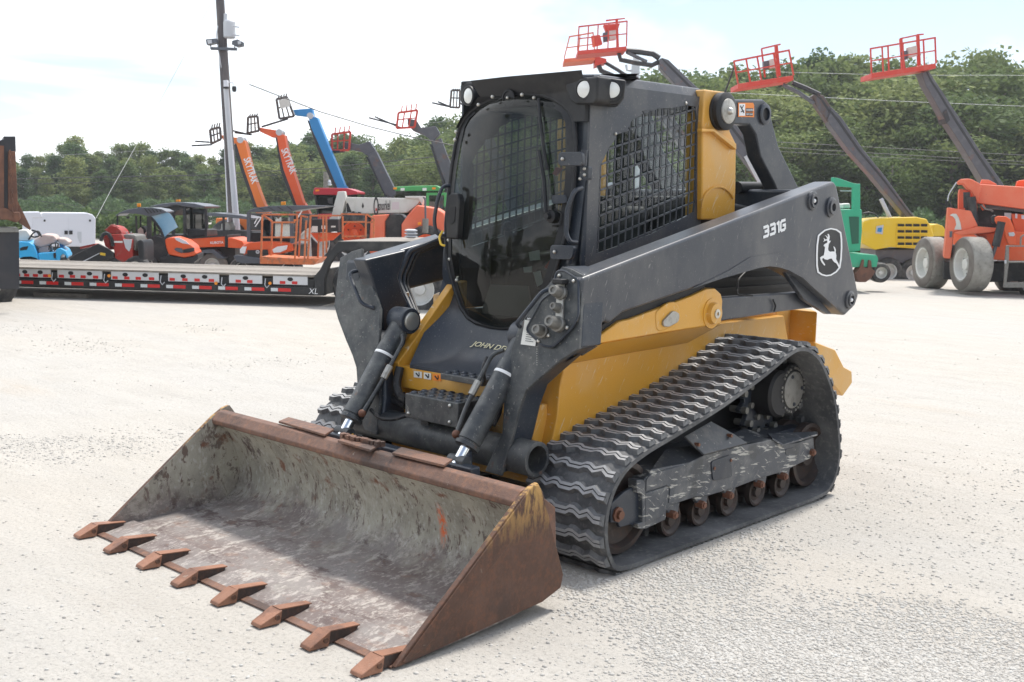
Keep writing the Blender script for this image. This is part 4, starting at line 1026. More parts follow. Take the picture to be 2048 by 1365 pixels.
# pinch warning label on the link
Lq = VP([(1476,206),(1506,206),(1508,211),(1508,235),(1476,234)], Y=.4525)
lab = MB().prism(Lq, (0,.001,0)).build('pinch_label', M_orange, link)
MB().prism(VP([(1478,208),(1490,208),(1490,232),(1478,232)], Y=.4540), (0,.001,0)).build('label_picture', M_white, lab)
MB().prism(VP([(1491.5,217),(1505.5,217),(1505.5,224),(1491.5,224)], Y=.4540), (0,.001,0)).build('label_panel', M_black, lab)
MB().prism(VP([(1491.5,225.5),(1505.5,225.5),(1505.5,232),(1491.5,232)], Y=.4540), (0,.001,0)).build('label_panel', M_black, lab)
m = MB(); q = lambda a, b: V(a, b, Y=.4556)
m.bar(q(1481,212), q(1484,219), .003,.006); m.bar(q(1484,219), q(1488,226), .003,.007); m.bar(q(1482,224), q(1488,222), .003,.005); m.bar(q(1487,211), q(1484,217), .003,.004)
m.build('label_figure', M_black, lab)
for k, yy in enumerate((222.3, 230.4)):
    a_ = V(1492.3,yy,Y=.4552); b_ = V(1505,yy,Y=.4552); text_obj(('WARNING','KEEP CLEAR')[k], (a_, b_-a_, (0,0,1)), .0165 if k == 0 else .0125, M_white, 'label_words', lab, .0003, .01)
MB().cyl(V(1474,376,Y=.30), V(1536,376,Y=.30), .035, n=20).build('exhaust_stub', M_black, LD)
lb_ = VP([(1440,596),(1560,588),(1607,585),(1625,590),(1627,616),(1560,624),(1440,643)], Y=.70)
MB().prism(lb_, (0,-.07,0)).build('lower_link', M_arm, LD, bevel=.008, seg=3)
MB().prism(mir(lb_), (0,.07,0)).build('lower_link', M_char, LD, bevel=.008)
MB().tube(fillet([V(1490,545,Y=.66),V(1476,560,Y=.66),V(1474,590,Y=.68),V(1505,592,Y=.70)],.02), .005, 6).build('hydraulic_hose', M_hose, LD)
MB().tube(fillet([V(1546,600,Y=.71),V(1552,612,Y=.71),V(1548,624,Y=.71)],.02), .005, 6).build('hydraulic_hose', M_hose, LD)
o = MB().box((-1.05,0,1.60), (.10,1.5,.14)); o.build('rear_crosstube', M_char, LD, bevel=.02)
# ================================================================ BUCKET (part of the loader)
def bucket_mat(name, base, mud, dark, rust, mode):
    m = bpy.data.materials.new(name); m.use_nodes = True; t = m.node_tree; b = t.nodes['Principled BSDF']
    co = t.nodes.new('ShaderNodeTexCoord')
    def nz_(sc_, det, lo, hi, st=None, loc=(0,0,0), rough=.65, a=0., c=1., rot=(0,0,0), dist=0.):
        n = t.nodes.new('ShaderNodeTexNoise'); n.inputs['Scale'].default_value = sc_; n.inputs['Detail'].default_value = det; n.inputs['Roughness'].default_value = rough; n.inputs['Distortion'].default_value = dist
        mp = t.nodes.new('ShaderNodeMapping'); mp.inputs['Location'].default_value = loc; mp.inputs['Rotation'].default_value = rot
        if st: mp.inputs['Scale'].default_value = st
        t.links.new(co.outputs['Object'], mp.inputs[0]); t.links.new(mp.outputs[0], n.inputs['Vector'])
        r = t.nodes.new('ShaderNodeMapRange'); r.inputs[1].default_value = lo; r.inputs[2].default_value = hi; r.inputs[3].default_value = a; r.inputs[4].default_value = c
        t.links.new(n.outputs['Fac'], r.inputs[0]); return r.outputs[0]
    def mx_(f, A, B):
        mi = t.nodes.new('ShaderNodeMix'); mi.data_type = 'RGBA'; t.links.new(f, mi.inputs['Factor'])
        for k, q in (('A', A), ('B', B)):
            if isinstance(q, tuple): mi.inputs[k].default_value = (*q, 1)
            else: t.links.new(q, mi.inputs[k])
        return mi.outputs['Result']
    def mul(a, b_):
        q = t.nodes.new('ShaderNodeMath'); q.operation = 'MULTIPLY'; t.links.new(a, q.inputs[0]); t.links.new(b_, q.inputs[1]); return q.outputs[0]
    if mode == 'inside':
        sep_ = t.nodes.new('ShaderNodeSeparateXYZ'); t.links.new(co.outputs['Object'], sep_.inputs[0])
        hz = t.nodes.new('ShaderNodeMapRange'); hz.inputs[1].default_value = .05; hz.inputs[2].default_value = .16; t.links.new(sep_.outputs['Z'], hz.inputs[0])   # dried mud sits on the back sheet
        wall = mx_(nz_(4.5, 12, .42, .60, (1,1,.7), rough=.75), mud, tuple(.66*c for c in mud))
        wall = mx_(nz_(26, 10, .575, .60, (1,1.3,.42), (3,1,2), dist=.3, rough=.7, c=.85), wall, (.12,.075,.06))
        wall = mx_(nz_(6, 12, .575, .605, (1,1,.8), (8,3,2), rough=.75, c=.75), wall, dark)
        wall = mx_(nz_(28, 8, .60, .64, (1,1.5,.30), (6,1,2), dist=.8, a=0, c=.7), wall, (.13,.09,.075))
        wall = mx_(nz_(7, 6, .60, .68, None, (9,1,4)), wall, rust)
        wall = mx_(nz_(34, 6, .55, .63, (1,1,.6), (2,7,1), a=0, c=.8), wall, (.48,.46,.41))
        floor = mx_(nz_(3.2, 12, .42, .58, (1,.6,1), (1,4,2), rough=.75), base, (.24,.215,.20))
        floor = mx_(nz_(10, 14, .53, .58, (.6,1.3,1), (5,2,1), a=0, c=.85, rough=.78), floor, (.43,.39,.35))
        floor = mx_(nz_(45, 10, .54, .62, (.7,1,1), (5,7,1), a=0, c=.55), floor, (.42,.37,.34))
        floor = mx_(nz_(7, 13, .56, .61, (1,.6,1), (0,8,3), a=0, c=.85, rough=.75), floor, (.10,.07,.065))
        floor = mx_(nz_(14, 10, .57, .63, (1,.6,1), (7,3,3), a=0, c=.35), floor, (.22,.12,.08))
        jit = nz_(7, 8, .3, .7, None, (4,4,4), a=-.07, c=.07)
        zz = t.nodes.new('ShaderNodeMath'); zz.operation = 'ADD'; t.links.new(sep_.outputs['Z'], zz.inputs[0]); t.links.new(jit, zz.inputs[1]); t.links.new(zz.outputs[0], hz.inputs[0])
        fin = mx_(hz.outputs[0], floor, wall)
        # sprayed orange mark
        ds = t.nodes.new('ShaderNodeVectorMath'); ds.operation = 'DISTANCE'
        mp = t.nodes.new('ShaderNodeMapping'); mp.inputs['Scale'].default_value = (.3, 1.9, .55); t.links.new(co.outputs['Object'], mp.inputs[0])
        PM = V(893, 1046, X=1.50); t.links.new(mp.outputs[0], ds.inputs[0]); ds.inputs[1].default_value = (PM.x*.3, PM.y*1.9, PM.z*.55)
        dr = t.nodes.new('ShaderNodeMapRange'); dr.inputs[1].default_value = .062; dr.inputs[2].default_value = .02; t.links.new(ds.outputs['Value'], dr.inputs[0])
        fin = mx_(mul(dr.outputs[0], nz_(38, 6, .42, .54, (1,1.6,1), (2,2,9))), fin, (.72,.16,.05))
    else:
        fin = mx_(nz_(3.0, 12, .40, .60, rough=.75), base, tuple(.62*c for c in base))
        fin = mx_(nz_(34, 12, .48, .62, None, (1,5,2), a=0, c=.65, rough=.75), fin, rust)
        fin = mx_(nz_(17, 8, .67, .70, None, (7,5,2), a=0, c=.7), fin, mud)
        fin = mx_(nz_(2.6, 12, .52, .60, (1,1,1), (3,5,8), a=0, c=.75, rough=.7), fin, dark)
        if mode == 'side':     # worn paint rubbed along the upper edge
            sep_ = t.nodes.new('ShaderNodeSeparateXYZ'); t.links.new(co.outputs['Object'], sep_.inputs[0])
            ad = t.nodes.new('ShaderNodeMapRange'); ad.inputs[1].default_value = .30; ad.inputs[2].default_value = .52; t.links.new(sep_.outputs['Z'], ad.inputs[0])
            fin = mx_(mul(ad.outputs[0], nz_(22, 9, .46, .58, (2.2,1,.5), (3,3,3), rot=(0,0,0))), fin, (.50,.30,.10))
    t.links.new(fin, b.inputs['Base Color']); b.inputs['Roughness'].default_value = .62; b.inputs['Specular IOR Level'].default_value = .35
    n = t.nodes.new('ShaderNodeTexNoise'); n.inputs['Scale'].default_value = 38; n.inputs['Detail'].default_value = 8; n.inputs['Roughness'].default_value = .7
    t.links.new(co.outputs['Object'], n.inputs['Vector'])
    bp = t.nodes.new('ShaderNodeBump'); bp.inputs['Strength'].default_value = .55; bp.inputs['Distance'].default_value = .006
    t.links.new(n.outputs['Fac'], bp.inputs['Height']); t.links.new(bp.outputs[0], b.inputs['Normal'])
    return m
M_bin = bucket_mat('bucket_inside', (.165,.130,.118), (.43,.405,.335), (.085,.055,.05), (.20,.09,.055), 'inside')
M_bside = bucket_mat('bucket_side_rust', (.125,.068,.048), (.30,.26,.20), (.065,.042,.034), (.17,.075,.042), 'side')
M_bedge = bucket_mat('bucket_edge_rust', (.20,.115,.085), (.36,.30,.25), (.06,.045,.04), (.27,.13,.075), 'edge')
M_bdark = bucket_mat('tooth_shank_shade', (.075,.055,.048), (.30,.26,.21), (.04,.032,.03), (.14,.07,.045), 'edge')  # rusty shank steel, its colour darkened to stand for the shaded sides
M_tooth = bucket_mat('tooth_rust', (.33,.165,.105), (.36,.28,.22), (.12,.065,.05), (.28,.125,.07), 'edge')
W = 1.050
prof = [(1.640,.445),(1.585,.385),(1.545,.31),(1.520,.235),(1.513,.175),(1.520,.125),(1.545,.085),(1.59,.058),(1.66,.042),(1.80,.032),(2.02,.022),(2.20,.013)]
thick = .014
m = MB(); ny = 24; vs = []; fs = []
outer = []
for i, (x, z) in enumerate(prof):
    a = prof[max(i-1, 0)]; b = prof[min(i+1, len(prof)-1)]; tx, tz = b[0]-a[0], b[1]-a[1]; L = math.hypot(tx, tz); outer.append((x+tz/L*thick, z-tx/L*thick))
loop = [Vector((x, -W, z)) for x, z in prof]+[Vector((x, -W, z)) for x, z in outer[::-1]]
bk = MB().prism(loop, (0, 2*W, 0)).build('bucket', M_bin, LD, smooth=50)
# side plates
sp_ = VP([(800,1331),(785,1328),(1040,1000),(1062,975),(1076,966),(1086,984),(1105,1060),(1127,1150),(1122,1176),(1085,1205)], Y=1.067)
sp_[0].z = .008; sp_[1] = Vector((2.262, 1.067, .010))
MB().prism(sp_, (0,-.022,0)).build('side_plate', M_bside, bk, bevel=.004)
MB().prism(mir(sp_), (0,.022,0)).build('side_plate', M_bside, bk, bevel=.004)
fx = [p.copy() for p in sp_]
# wear strip on the inside of the far plate uses the inside finish
MB().prism([Vector((p.x,-1.0435,p.z)) for p in sp_], (0,.001,0)).build('side_plate_lining', M_bin, bk)
# reinforcing pad along the leading edge of the near plate
rp = VP([(1068,970),(1078,972),(1086,992),(1009,1104),(930,1205),(858,1290),(812,1327),(806,1325)], Y=1.072)
MB().prism(rp, (0,-.006,0)).build('edge_stiffener', M_bside, bk, bevel=.003)
# top lip: rolled angle with step plates
tl = [(1.60,.505),(1.635,.500),(1.672,.462),(1.668,.440),(1.640,.430),(1.628,.455),(1.60,.478),(1.575,.49)]
MB().prism([Vector((x,-W+.004,z)) for x, z in tl], (0,2*W-.008,0)).build('top_lip', M_bedge, bk, bevel=.006)
MB().prism([Vector((x,-W+.004,z)) for x, z in ((1.60,.500),(1.56,.488),(1.44,.40),(1.42,.10),(1.46,.05),(1.488,.18),(1.50,.26),(1.53,.34))], (0,2*W-.008,0)).build('bucket_back', M_bedge, bk, bevel=.006)
for q, flag in (([(557,842),(577,834),(668,858),(650,869)], 0), ([(675,880),(700,870),(765,886),(742,900)], 1), ([(784,905),(803,894),(905,918),(888,930)], 0)):
    MB().prism([V(a, b, Z=.520) for a, b in q], (0,0,-.012)).build('step_plate', M_bedge, bk, bevel=.003)
m = MB()
for k in range(26):
    t = k/25; P = V(686+75*t, 872+17*t, Z=.527); m.box(P+Vector((random.uniform(-.012,.012),0,0)), (.022,.018,.016+.01*random.random()))
m.build('grip_serration', M_bedge, bk)
# cutting edge
MB().prism([Vector((2.292,-W,.004)),Vector((2.262,W,.004)),Vector((2.10,W,.032)),Vector((2.10,-W,.032))], (0,0,-.016)).build('cutting_edge', M_bin, bk)
MB().hexa([Vector((2.294,-W,.003)),Vector((2.264,W,.003)),Vector((2.264,W,.009)),Vector((2.294,-W,.009))],[Vector((2.262,-W,.007)),Vector((2.232,W,.007)),Vector((2.232,W,.0135)),Vector((2.262,-W,.0135))]).build('lip_bevel', M_bedge, bk)
# teeth
ys = [(-1.034+ (1.017+1.034)*i/7) for i in range(8)]
def tooth(y, k):
    m = MB(); w0, w1 = .030, .036
    # wedge nose
    tip = 2.385+.006*math.sin(k*3); 
    A = [Vector((tip,y-w0,.006)),Vector((tip,y+w0,.006)),Vector((tip-.006,y+w0,.018)),Vector((tip-.006,y-w0,.018))]
    jz = .004*math.sin(k*2.3); B = [Vector((2.302,y-w1,.004)),Vector((2.302,y+w1,.004)),Vector((2.292,y+w1,.056+jz)),Vector((2.292,y-w1,.054))]
    m.hexa(A, B)
    o = m.build('bucket_tooth', M_tooth, bk, bevel=.003)
    # shank strapped over the edge, tapering back onto the floor
    C1 = [Vector((2.300,y-.024,.006)),Vector((2.300,y+.024,.006)),Vector((2.294,y+.024,.051)),Vector((2.294,y-.024,.051))]
    MB().hexa([Vector((2.296,y-.025,.051)),Vector((2.296,y+.025,.051)),Vector((2.296,y+.025,.055)),Vector((2.296,y-.025,.055))],[Vector((2.15,y-.019,.035)),Vector((2.15,y+.019,.035)),Vector((2.15,y+.019,.039)),Vector((2.15,y-.019,.039))]).build('shank_cap', M_tooth, bk)
    C2 = [Vector((2.17,y-.018,.014)),Vector((2.17,y+.018,.014)),Vector((2.155,y+.018,.036)),Vector((2.155,y-.018,.036))]
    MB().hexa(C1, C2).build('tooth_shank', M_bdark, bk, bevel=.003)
    MB().cyl((2.315,y+.030,.030),(2.315,y+.040,.030),.010,n=10).build('tooth_pin', M_bside, bk)
for k, y in enumerate(ys): tooth(y, k)
# ================================================================ THE YARD BEHIND
M_rubber = mat('tyre_rubber', (.03,.03,.032), .7, layers=[(DUST, 6, .45, .75, .35)], bump=(60,.3,.01))
M_tyre_dust = mat('dusty_tyre', (.25,.24,.215), .9, layers=[((.36,.35,.32), 5, .4, .7, .8), ((.13,.12,.11), 12, .55, .7, .6)], bump=(20,.5,.02))
M_tyre_side = mat('tyre_sidewall', (.15,.13,.115), .9, layers=[((.23,.21,.19), 4, .4, .7, .7)])
M_rim = mat('white_rim', (.66,.65,.62), .5, layers=[(DUST, 8, .5, .7, .4)])
M_wpaint = mat('white_paint', (.68,.69,.74), .35)
M_woff = mat('offwhite_paint', (.62,.61,.57), .45, layers=[((.45,.42,.36), 6, .5, .8, .5)])
M_blue = mat('sky_blue_plastic', (.045,.42,.78), .3, layers=[(DUST, 5, .5, .9, .2)])
M_bluep = mat('blue_boom_paint', (.03,.24,.55), .4)
M_or = mat('orange_paint', (.78,.115,.030), .35, layers=[((.62,.30,.18), 4, .5, .85, .3)])
M_or2 = mat('faded_orange_paint', (.76,.155,.075), .5, layers=[((.80,.32,.20), 2.5, .45, .85, .45), ((.35,.12,.06), 18, .68, .75, .6)])
M_or3 = mat('rusted_orange_rail', (.62,.17,.06), .55, layers=[((.30,.13,.07), 9, .5, .62, .8), ((.65,.38,.25), 20, .6, .7, .5)])
M_or4 = mat('amber_orange_paint', (.78,.19,.03), .45)
M_redp = mat('basket_red_paint', (.62,.055,.035), .45, layers=[((.62,.20,.15), 4, .5, .8, .4)])
M_dred = mat('worn_red_paint', (.36,.028,.02), .5, layers=[((.22,.17,.15), 7, .52, .68, .6), ((.12,.03,.02), 11, .55, .7, .5)])
M_cred = mat('tractor_red', (.42,.02,.035), .35)
M_green = mat('tractor_green', (.07,.33,.10), .35)
M_tgreen = mat('forestry_green', (.03,.36,.20), .4, layers=[((.15,.20,.14), 5, .55, .8, .5)])
M_ylift = mat('lift_yellow', (.78,.53,.03), .4, layers=[((.7,.6,.3), 4, .5, .9, .3)])
M_gboom = mat('grey_boom_steel', (.10,.10,.115), .4, layers=[((.17,.09,.07), 3.0, .58, .66, .7), ((.2,.2,.21), 5, .5, .8, .5)])
M_gdark = mat('dark_boom_steel', (.035,.035,.04), .5, layers=[((.14,.08,.06), 5, .6, .7, .5)])
M_canopy = mat('canopy_plastic', (.10,.11,.13), .35)
M_dk = mat('machine_black', (.018,.019,.022), .5, layers=[(DUST, 4, .5, .85, .2)])
M_beacon = mat('amber_beacon', (.85,.28,.01), .3)
M_wshield = glassmat('utv_windshield', (.35,.45,.5), .02, .45)
M_skyglass = mat('sky_reflection_glass', (.22,.42,.58), .08, layers=[((.42,.55,.62), 2.0, .45, .6, .8, 2)], coat=1.0)  # bluish glass with the sky reflection put into its colour
M_cabglass = glassmat('cab_glass', (.12,.15,.16), .03, .10)
M_tanv = mat('worn_tan_vinyl', (.50,.38,.34), .7, layers=[((.62,.55,.52), 6, .45, .7, .7)])
M_wood = mat('pole_wood', (.085,.078,.085), .85, layers=[((.17,.15,.14), 6, .4, .7, .8, 5, (1,1,.1))])
M_plank = mat('weathered_plank', (.22,.20,.18), .9, layers=[((.36,.32,.27), 3.5, .42, .65, .8, 6, (.3,3,3)), ((.16,.13,.11), 7, .62, .72, .6, 6, (.2,4,4))])
M_alum = mat('white_rail_plate', (.62,.63,.65), .4, layers=[(DUST, 4, .5, .8, .35)])
M_tred = mat('reflective_red', (.60,.02,.02), .35); M_twhite = mat('reflective_white', (.62,.66,.68), .35)
M_rust = mat('heavy_rust', (.13,.065,.045), .8, layers=[((.22,.10,.06), 6, .45, .65, .8, 6), ((.05,.04,.04), 9, .55, .7, .7, 6)], bump=(30,.4,.01))
M_trkblack = mat('truck_black', (.022,.024,.032), .4, layers=[((.06,.05,.05), 2.5, .45, .7, .6)])
M_galv = mat('light_grey_metal', (.52,.54,.57), .45)
M_wire = mat('cable_black', (.05,.05,.055), .6); M_wirep = mat('cable_bright', (.45,.46,.45), .6)

def Zm(ox, oy, s): return lambda pts: [(ox+a/s, oy+b/s) for a, b in pts]
class T:
    def __init__(s, name, label, cat, fr, group=None):
        s.fr = fr; s.o = empty(name, fr.o, label, cat, group)
    def ex(s, name, pts, y, d, m, bevel=0.0, par=None, **k):
        P = s.fr.pp(pts, y); return MB().prism(P, s.fr.y*d).build(name, m, par or s.o, bevel=bevel, **k)
    def bars(s, name, segs, y, r, m, par=None, yb=None):
        q = MB()
        for a, b in segs: q.bar(s.fr.p(a[0], a[1], y), s.fr.p(b[0], b[1], y), r)
        return q.build(name, m, par or s.o)
    def tube(s, name, pts, y, r, m, par=None, fil=.0, n=6):
        P = [s.fr.p(a[0], a[1], a[2] if len(a) > 2 else y) for a in pts]
        return MB().tube(fillet(P, fil) if fil else P, r, n).build(name, m, par or s.o)
    def wheel(s, c, y, r, w, ax=None, name='wheel', tm=None, rm=None, par=None, treads=0, P=None):
        """wheel with tyre and rim; c pixel of the outer face centre; ax outward axis in local (x, y)"""
        P = P or s.fr.p(c[0], c[1], y); A = (s.fr.x*ax[0]+s.fr.y*ax[1]).normalized() if ax else -s.fr.y
        t = MB().lathe(P, -A, [(r*.56,0),(r*.62,-.015),(r*.88,-.010),(r*.965,w*.04),(r,w*.13),(r,w*.87),(r*.965,w*.96),(r*.86,w),(r*.6,w)], 36, cap=False).build(name, tm or M_rubber, par or s.o)
        if tm is M_tyre_dust: MB().lathe(P+A*.004, -A, [(r*.60,0),(r*.64,-.016),(r*.88,-.012),(r*.94,.006)], 36, cap=False).build('sidewall', M_tyre_side, t)
        MB().lathe(P, -A, [(r*.58,-.01),(r*.54,.0),(r*.50,w*.35),(r*.22,w*.38),(r*.20,w*.15),(r*.01,w*.12)], 28, cap=False).build('rim', rm or M_rim, t)
        for k in range(6):
            a = 2*math.pi*k/6; rr = MB().ring(P-A*w*.33, A, r*.34, 6)[k]; MB().cyl(rr, rr+A*.02, .018, n=6).build('wheel_nut', M_dk, t) if r > .45 else None
        if treads:
            q = MB()
            ring0 = MB().ring(P-A*w*.06, A, r*1.0, treads); ring1 = MB().ring(P-A*w*.5, A, r*1.005, treads, ph=math.pi/treads*1.4); ring2 = MB().ring(P-A*w*.94, A, r*1.0, treads)
            cc = P-A*w*.5
            for k in range(treads):
                for ra, rb in ((ring0, ring1), (ring2, ring1)):
                    q.bar(ra[k], rb[k], r*.07, r*.10, upv=(ra[k]-cc))
            q.build('tread_bars', tm or M_rubber, t)
        return t

# ---------------------------------------------------------------- low deck trailer
fr = FR(330, 16.75, -8.0)
TR = T('lowboy_trailer', 'long low flatbed trailer with weathered plank deck and red and white reflective rail plates', 'trailer', fr)
xa = fr.loc(fr.p(-260, 530))[0]; xb = fr.loc(fr.p(627, 560))[0]
zd = .478
# deck planks running lengthwise
npk = 9; wd = 1.95
for k in range(npk):
    y0 = .02+k*wd/npk; MB().box(fr.w((xa+xb)/2, y0+wd/npk/2-.006, zd-.02+.004*math.sin(k*5)), (xb-xa, wd/npk-.016, .04), (fr.x, fr.y, fr.z)).build('plank', M_plank, TR.o)
MB().box(fr.w((xa+xb)/2, .01, zd-.012), (xb-xa, .05, .024), (fr.x, fr.y, fr.z)).build('deck_edge', M_plank, TR.o)
MB().box(fr.w((xa+xb)/2, .06, zd-.19), (xb-xa, .08, .25), (fr.x, fr.y, fr.z)).build('side_rail', M_dk, TR.o)
MB().box(fr.w((xa+xb)/2, .03, .245), (xb-xa, .12, .10), (fr.x, fr.y, fr.z)).build('lower_rail', M_dk, TR.o)
MB().box(fr.w((xa+xb)/2, 1.9, zd-.16), (xb-xa, .1, .24), (fr.x, fr.y, fr.z)).build('far_rail', M_dk, TR.o)
for k in range(9): MB().box(fr.w(xa+.5+(xb-xa-.8)*k/8, 1.0, .36), (.08, 1.8, .12), (fr.x, fr.y, fr.z)).build('crossmember', M_dk, TR.o)
# white plates between stake pockets: pixel extents read from the photograph
plates = [(-95,24),(28,101),(115,204),(222,317),(336,438),(458,524),(546,615)]
def xz(u): return fr.loc(fr.p(u, 545, -.005))[0]
for (a, b) in plates:
    x0, x1 = xz(a), xz(b); zt, zb = zd-.028, zd-.155
    def sl(h0, h1, xx0=x0, xx1=x1): return [fr.w(xx0, -.006, h0), fr.w(xx1, -.006, h0), fr.w(xx1, -.006, h1), fr.w(xx0, -.006, h1)]
    pl = MB().prism(sl(zt, zb), fr.y*.02).build('rail_plate', M_alum, TR.o)
    w_ = x1-x0
    for t in ((.30,.72) if w_ > .6 else (.5,)):
        c = fr.w(x0+w_*t, -.004, zt-.045); q = [c+fr.x*(math.cos(s_*.5236)*.045)+fr.z*(math.sin(s_*.5236)*.030) for s_ in range(12)]
        MB().prism(q, -fr.y*.006).build('slot_hole', M_dark, pl)
    for t in ((.03,.28,.52,.80) if w_ > .6 else (.2,.55)):
        q = sl(zb+.052, zb+.008, x0+w_*t, x0+w_*t+.085); MB().prism(q, -fr.y*.005).build('red_reflector', M_tred, pl)
k = 0; x = xa
while x < xb-.5:
    for (dx, wq, mm) in ((0,.11,M_twhite),(.115,.20,M_tred)):
        q = [fr.w(x+dx, -.032, .268), fr.w(x+dx+wq, -.032, .268), fr.w(x+dx+wq, -.032, .218), fr.w(x+dx, -.032, .218)]
        MB().prism(q, -fr.y*.003).build('reflective_tape', mm, TR.o)
    x += .42
for u in (99,218,432,540):
    MB().cyl(fr.p(u, 545+ (7 if u < 300 else 22), -.04), fr.p(u, 545+(7 if u < 300 else 22), -.02), .025, n=10).build('marker_lamp', M_beacon, TR.o)
for u in (109,213,326,448,535):
    x = xz(u); MB().tube([fr.w(x-.03,-.01,zd-.07), fr.w(x-.035,-.03,zd-.17), fr.w(x,-.04,zd-.21), fr.w(x+.035,-.03,zd-.17)], .008, 6).build('chain_hook', M_galv, TR.o)
# raised rear section over the wheels
cc = Zm(460,340,4.65)
TR.ex('wheel_frame', [(628,554),(640,540),(650,520),(668,494),(676,484),(900,484),(900,500),(690,500),(672,508),(658,530),(648,560),(648,592),(630,592)], -.02, .12, M_dk)
TR.ex('fender_plate', [(668,494),(676,483),(980,483),(980,488),(678,490)], .02, 2.5, M_plank)
TR.ex('upper_rail', [(676,489),(980,489),(980,503),(690,503)], .0, .08, M_dk)
for (a, b, mm) in ((722,739,M_twhite),(740,757,M_tred)): TR.ex('reflective_tape', [(a,486),(b,486),(b,492),(a,492)], -.012, .004, mm)
for u, v in ((716,572),(838,580),(960,586)):
    TR.wheel((u, v), .10, .41, .26, rm=M_rim); TR.wheel((u, v), 2.3, .41, .26, rm=M_rim)
for k in range(3): MB().lathe(fr.p(822, 477-6*k, .8), (0,0,1), [(.05,0),(.10,.02),(.10,.035),(.05,.05)], 16).build('spring_coil', M_galv, TR.o)
P = fr.w(xb-.12, -.03, .30)
text_obj('XL', (fr.p(617, 588, -.04), fr.x, fr.z), .12, M_white, 'frame_lettering', TR.o, .001, .0, 1.0, .2)
TR.ex('deck_riser', [(627,556),(640,540),(646,540),(650,590),(628,592)], .12, 2.3, M_dk)
o = MB().box(fr.w(fr.loc(fr.p(105,570))[0], .3, .03), (.9,.2,.07), (fr.x, fr.y, fr.z)).build('timber_block', M_plank, None)
tag(o, 'short weathered timber lying on the ground under the trailer', 'timber')

# ---------------------------------------------------------------- dump truck tail at the left edge
fr = FR(0, 14.6, 27)
z1 = Zm(0,250,3.69)
D1 = T('dump_truck', 'rusty black dump truck tail with chain and mud flap at the left edge', 'truck', fr)
D1.ex('dump_body', [(-420,281),(0,281),(7,279),(7,273),(31,273),(32,303),(29,308),(30,430),(0,420),(-420,420)], 0, 2.3, M_trkblack, .01)
D1.ex('corner_post', [(16,303),(31,303),(37,438),(34,446),(16,440)], -.03, .12, M_rust, .01)
D1.ex('body_rib', [(-20,290),(8,292),(8,425),(-20,425)], -.05, .06, M_rust)
D1.ex('tailgate_wing', [(35,402),(62,457),(60,461),(38,446)], .0, .05, M_rust)
D1.ex('rear_bolster', [(-300,416),(12,416),(26,424),(40,424),(42,438),(34,446),(14,440),(-300,440)], -.06, .35, M_rust, .02)
D1.ex('tail_shelf', [(-300,450),(36,456),(38,465),(-300,468)], -.05, .5, M_rub_dust, .005)
D1.ex('mud_flap', [(-60,465),(38,465),(39,579),(-60,578)], 0, .03, M_trkblack)
D1.tube('wheel_arch_strap', [(-10,464),(-10,470)], -.01, .01, M_dk)
for k in range(15):
    P = fr.p(20+.5*k, 305+9.6*k, -.06); ln = MB().tube([P+fr.x*.012*math.cos(t)*(1 if k % 2 else .5)+fr.z*.030*math.sin(t)+fr.y*.012*math.cos(t)*(.3 if k % 2 else 1) for t in [i*math.pi/4 for i in range(8)]], .0055, 5, closed=True).build('chain_link', M_rust, D1.o)
D1.ex('chassis', [(-420,440),(-20,450),(-20,500),(-420,500)], .5, .8, M_dk)
D1.wheel((-58, 545), .10, .42, .45); D1.wheel((-250, 560), .10, .52, .5)
D1.wheel((-38, 560), 1.8, .52, .5)

# ---------------------------------------------------------------- white generator
fr = FR(130, 26, 25)
za = Zm(0,400,6.5)
G = T('generator', 'white box generator set with two black latches behind the blue cart', 'generator', fr)
G.ex('housing', za([(410,225),(560,165),(1130,170),(1200,190),(1245,240),(1240,612),(410,612)]), 0, 1.1, M_wpaint, .03)
G.ex('skid_base', za([(400,614),(1245,614),(1245,900),(400,900)]), .05, 1.0, M_dk)
G.ex('end_box', za([(300,160),(520,158),(562,236),(430,236),(415,610),(300,610)]), -.02, 1.0, M_wpaint, .02)
for a in (580, 1170): G.ex('vent_plug', za([(a-12,258),(a+12,258),(a+12,284),(a-12,284)]), -.015, .02, M_dk)
for a in (860, 921): G.ex('latch', za([(a-22,402),(a+22,402),(a+22,450),(a-22,450)]), -.02, .03, M_dk, .004)
G.ex('door_gap', za([(887,240),(890,240),(890,600),(887,600)]), -.003, .01, M_galv)
G.ex('label_panel', za([(1005,415),(1060,415),(1060,565),(1035,560),(1008,490)]), -.006, .01, M_galv)

# ---------------------------------------------------------------- blue cart
fr = FR(90, 21.2, 18)
B = T('utility_cart', 'bright blue golf cart with torn tan seats and no roof behind the trailer', 'golf cart', fr)
B.ex('front_cowl', za([(150,560),(255,543),(370,548),(440,590),(480,700),(505,790),(470,760),(400,740),(300,745),(255,760),(150,770)]), 0, 1.1, M_blue, .03)
B.ex('side_panel', za([(490,695),(560,688),(720,680),(732,830),(512,842)]), .02, 1.05, M_blue, .02)
B.ex('rear_fender', za([(718,684),(735,640),(790,628),(850,660),(890,740),(870,770),(845,715),(815,705),(788,735),(780,822),(731,832)]), 0, 1.1, M_blue, .02)
B.ex('headlight', za([(258,630),(300,612),(370,603),(350,650),(262,662)]), -.01, .04, M_dk, .004)
B.ex('white_cowl', za([(200,410),(255,392),(345,390),(400,470),(385,540),(255,545),(200,545)]), .2, .7, M_woff, .03)
B.ex('seat', za([(430,530),(520,470),(560,445),(700,460),(752,520),(700,570),(600,600),(520,625),(440,595)]), .15, .8, M_tanv, .04)
B.ex('seat_base', za([(500,625),(620,590),(650,640),(640,690),(500,690)]), .2, .7, M_tanv, .02)
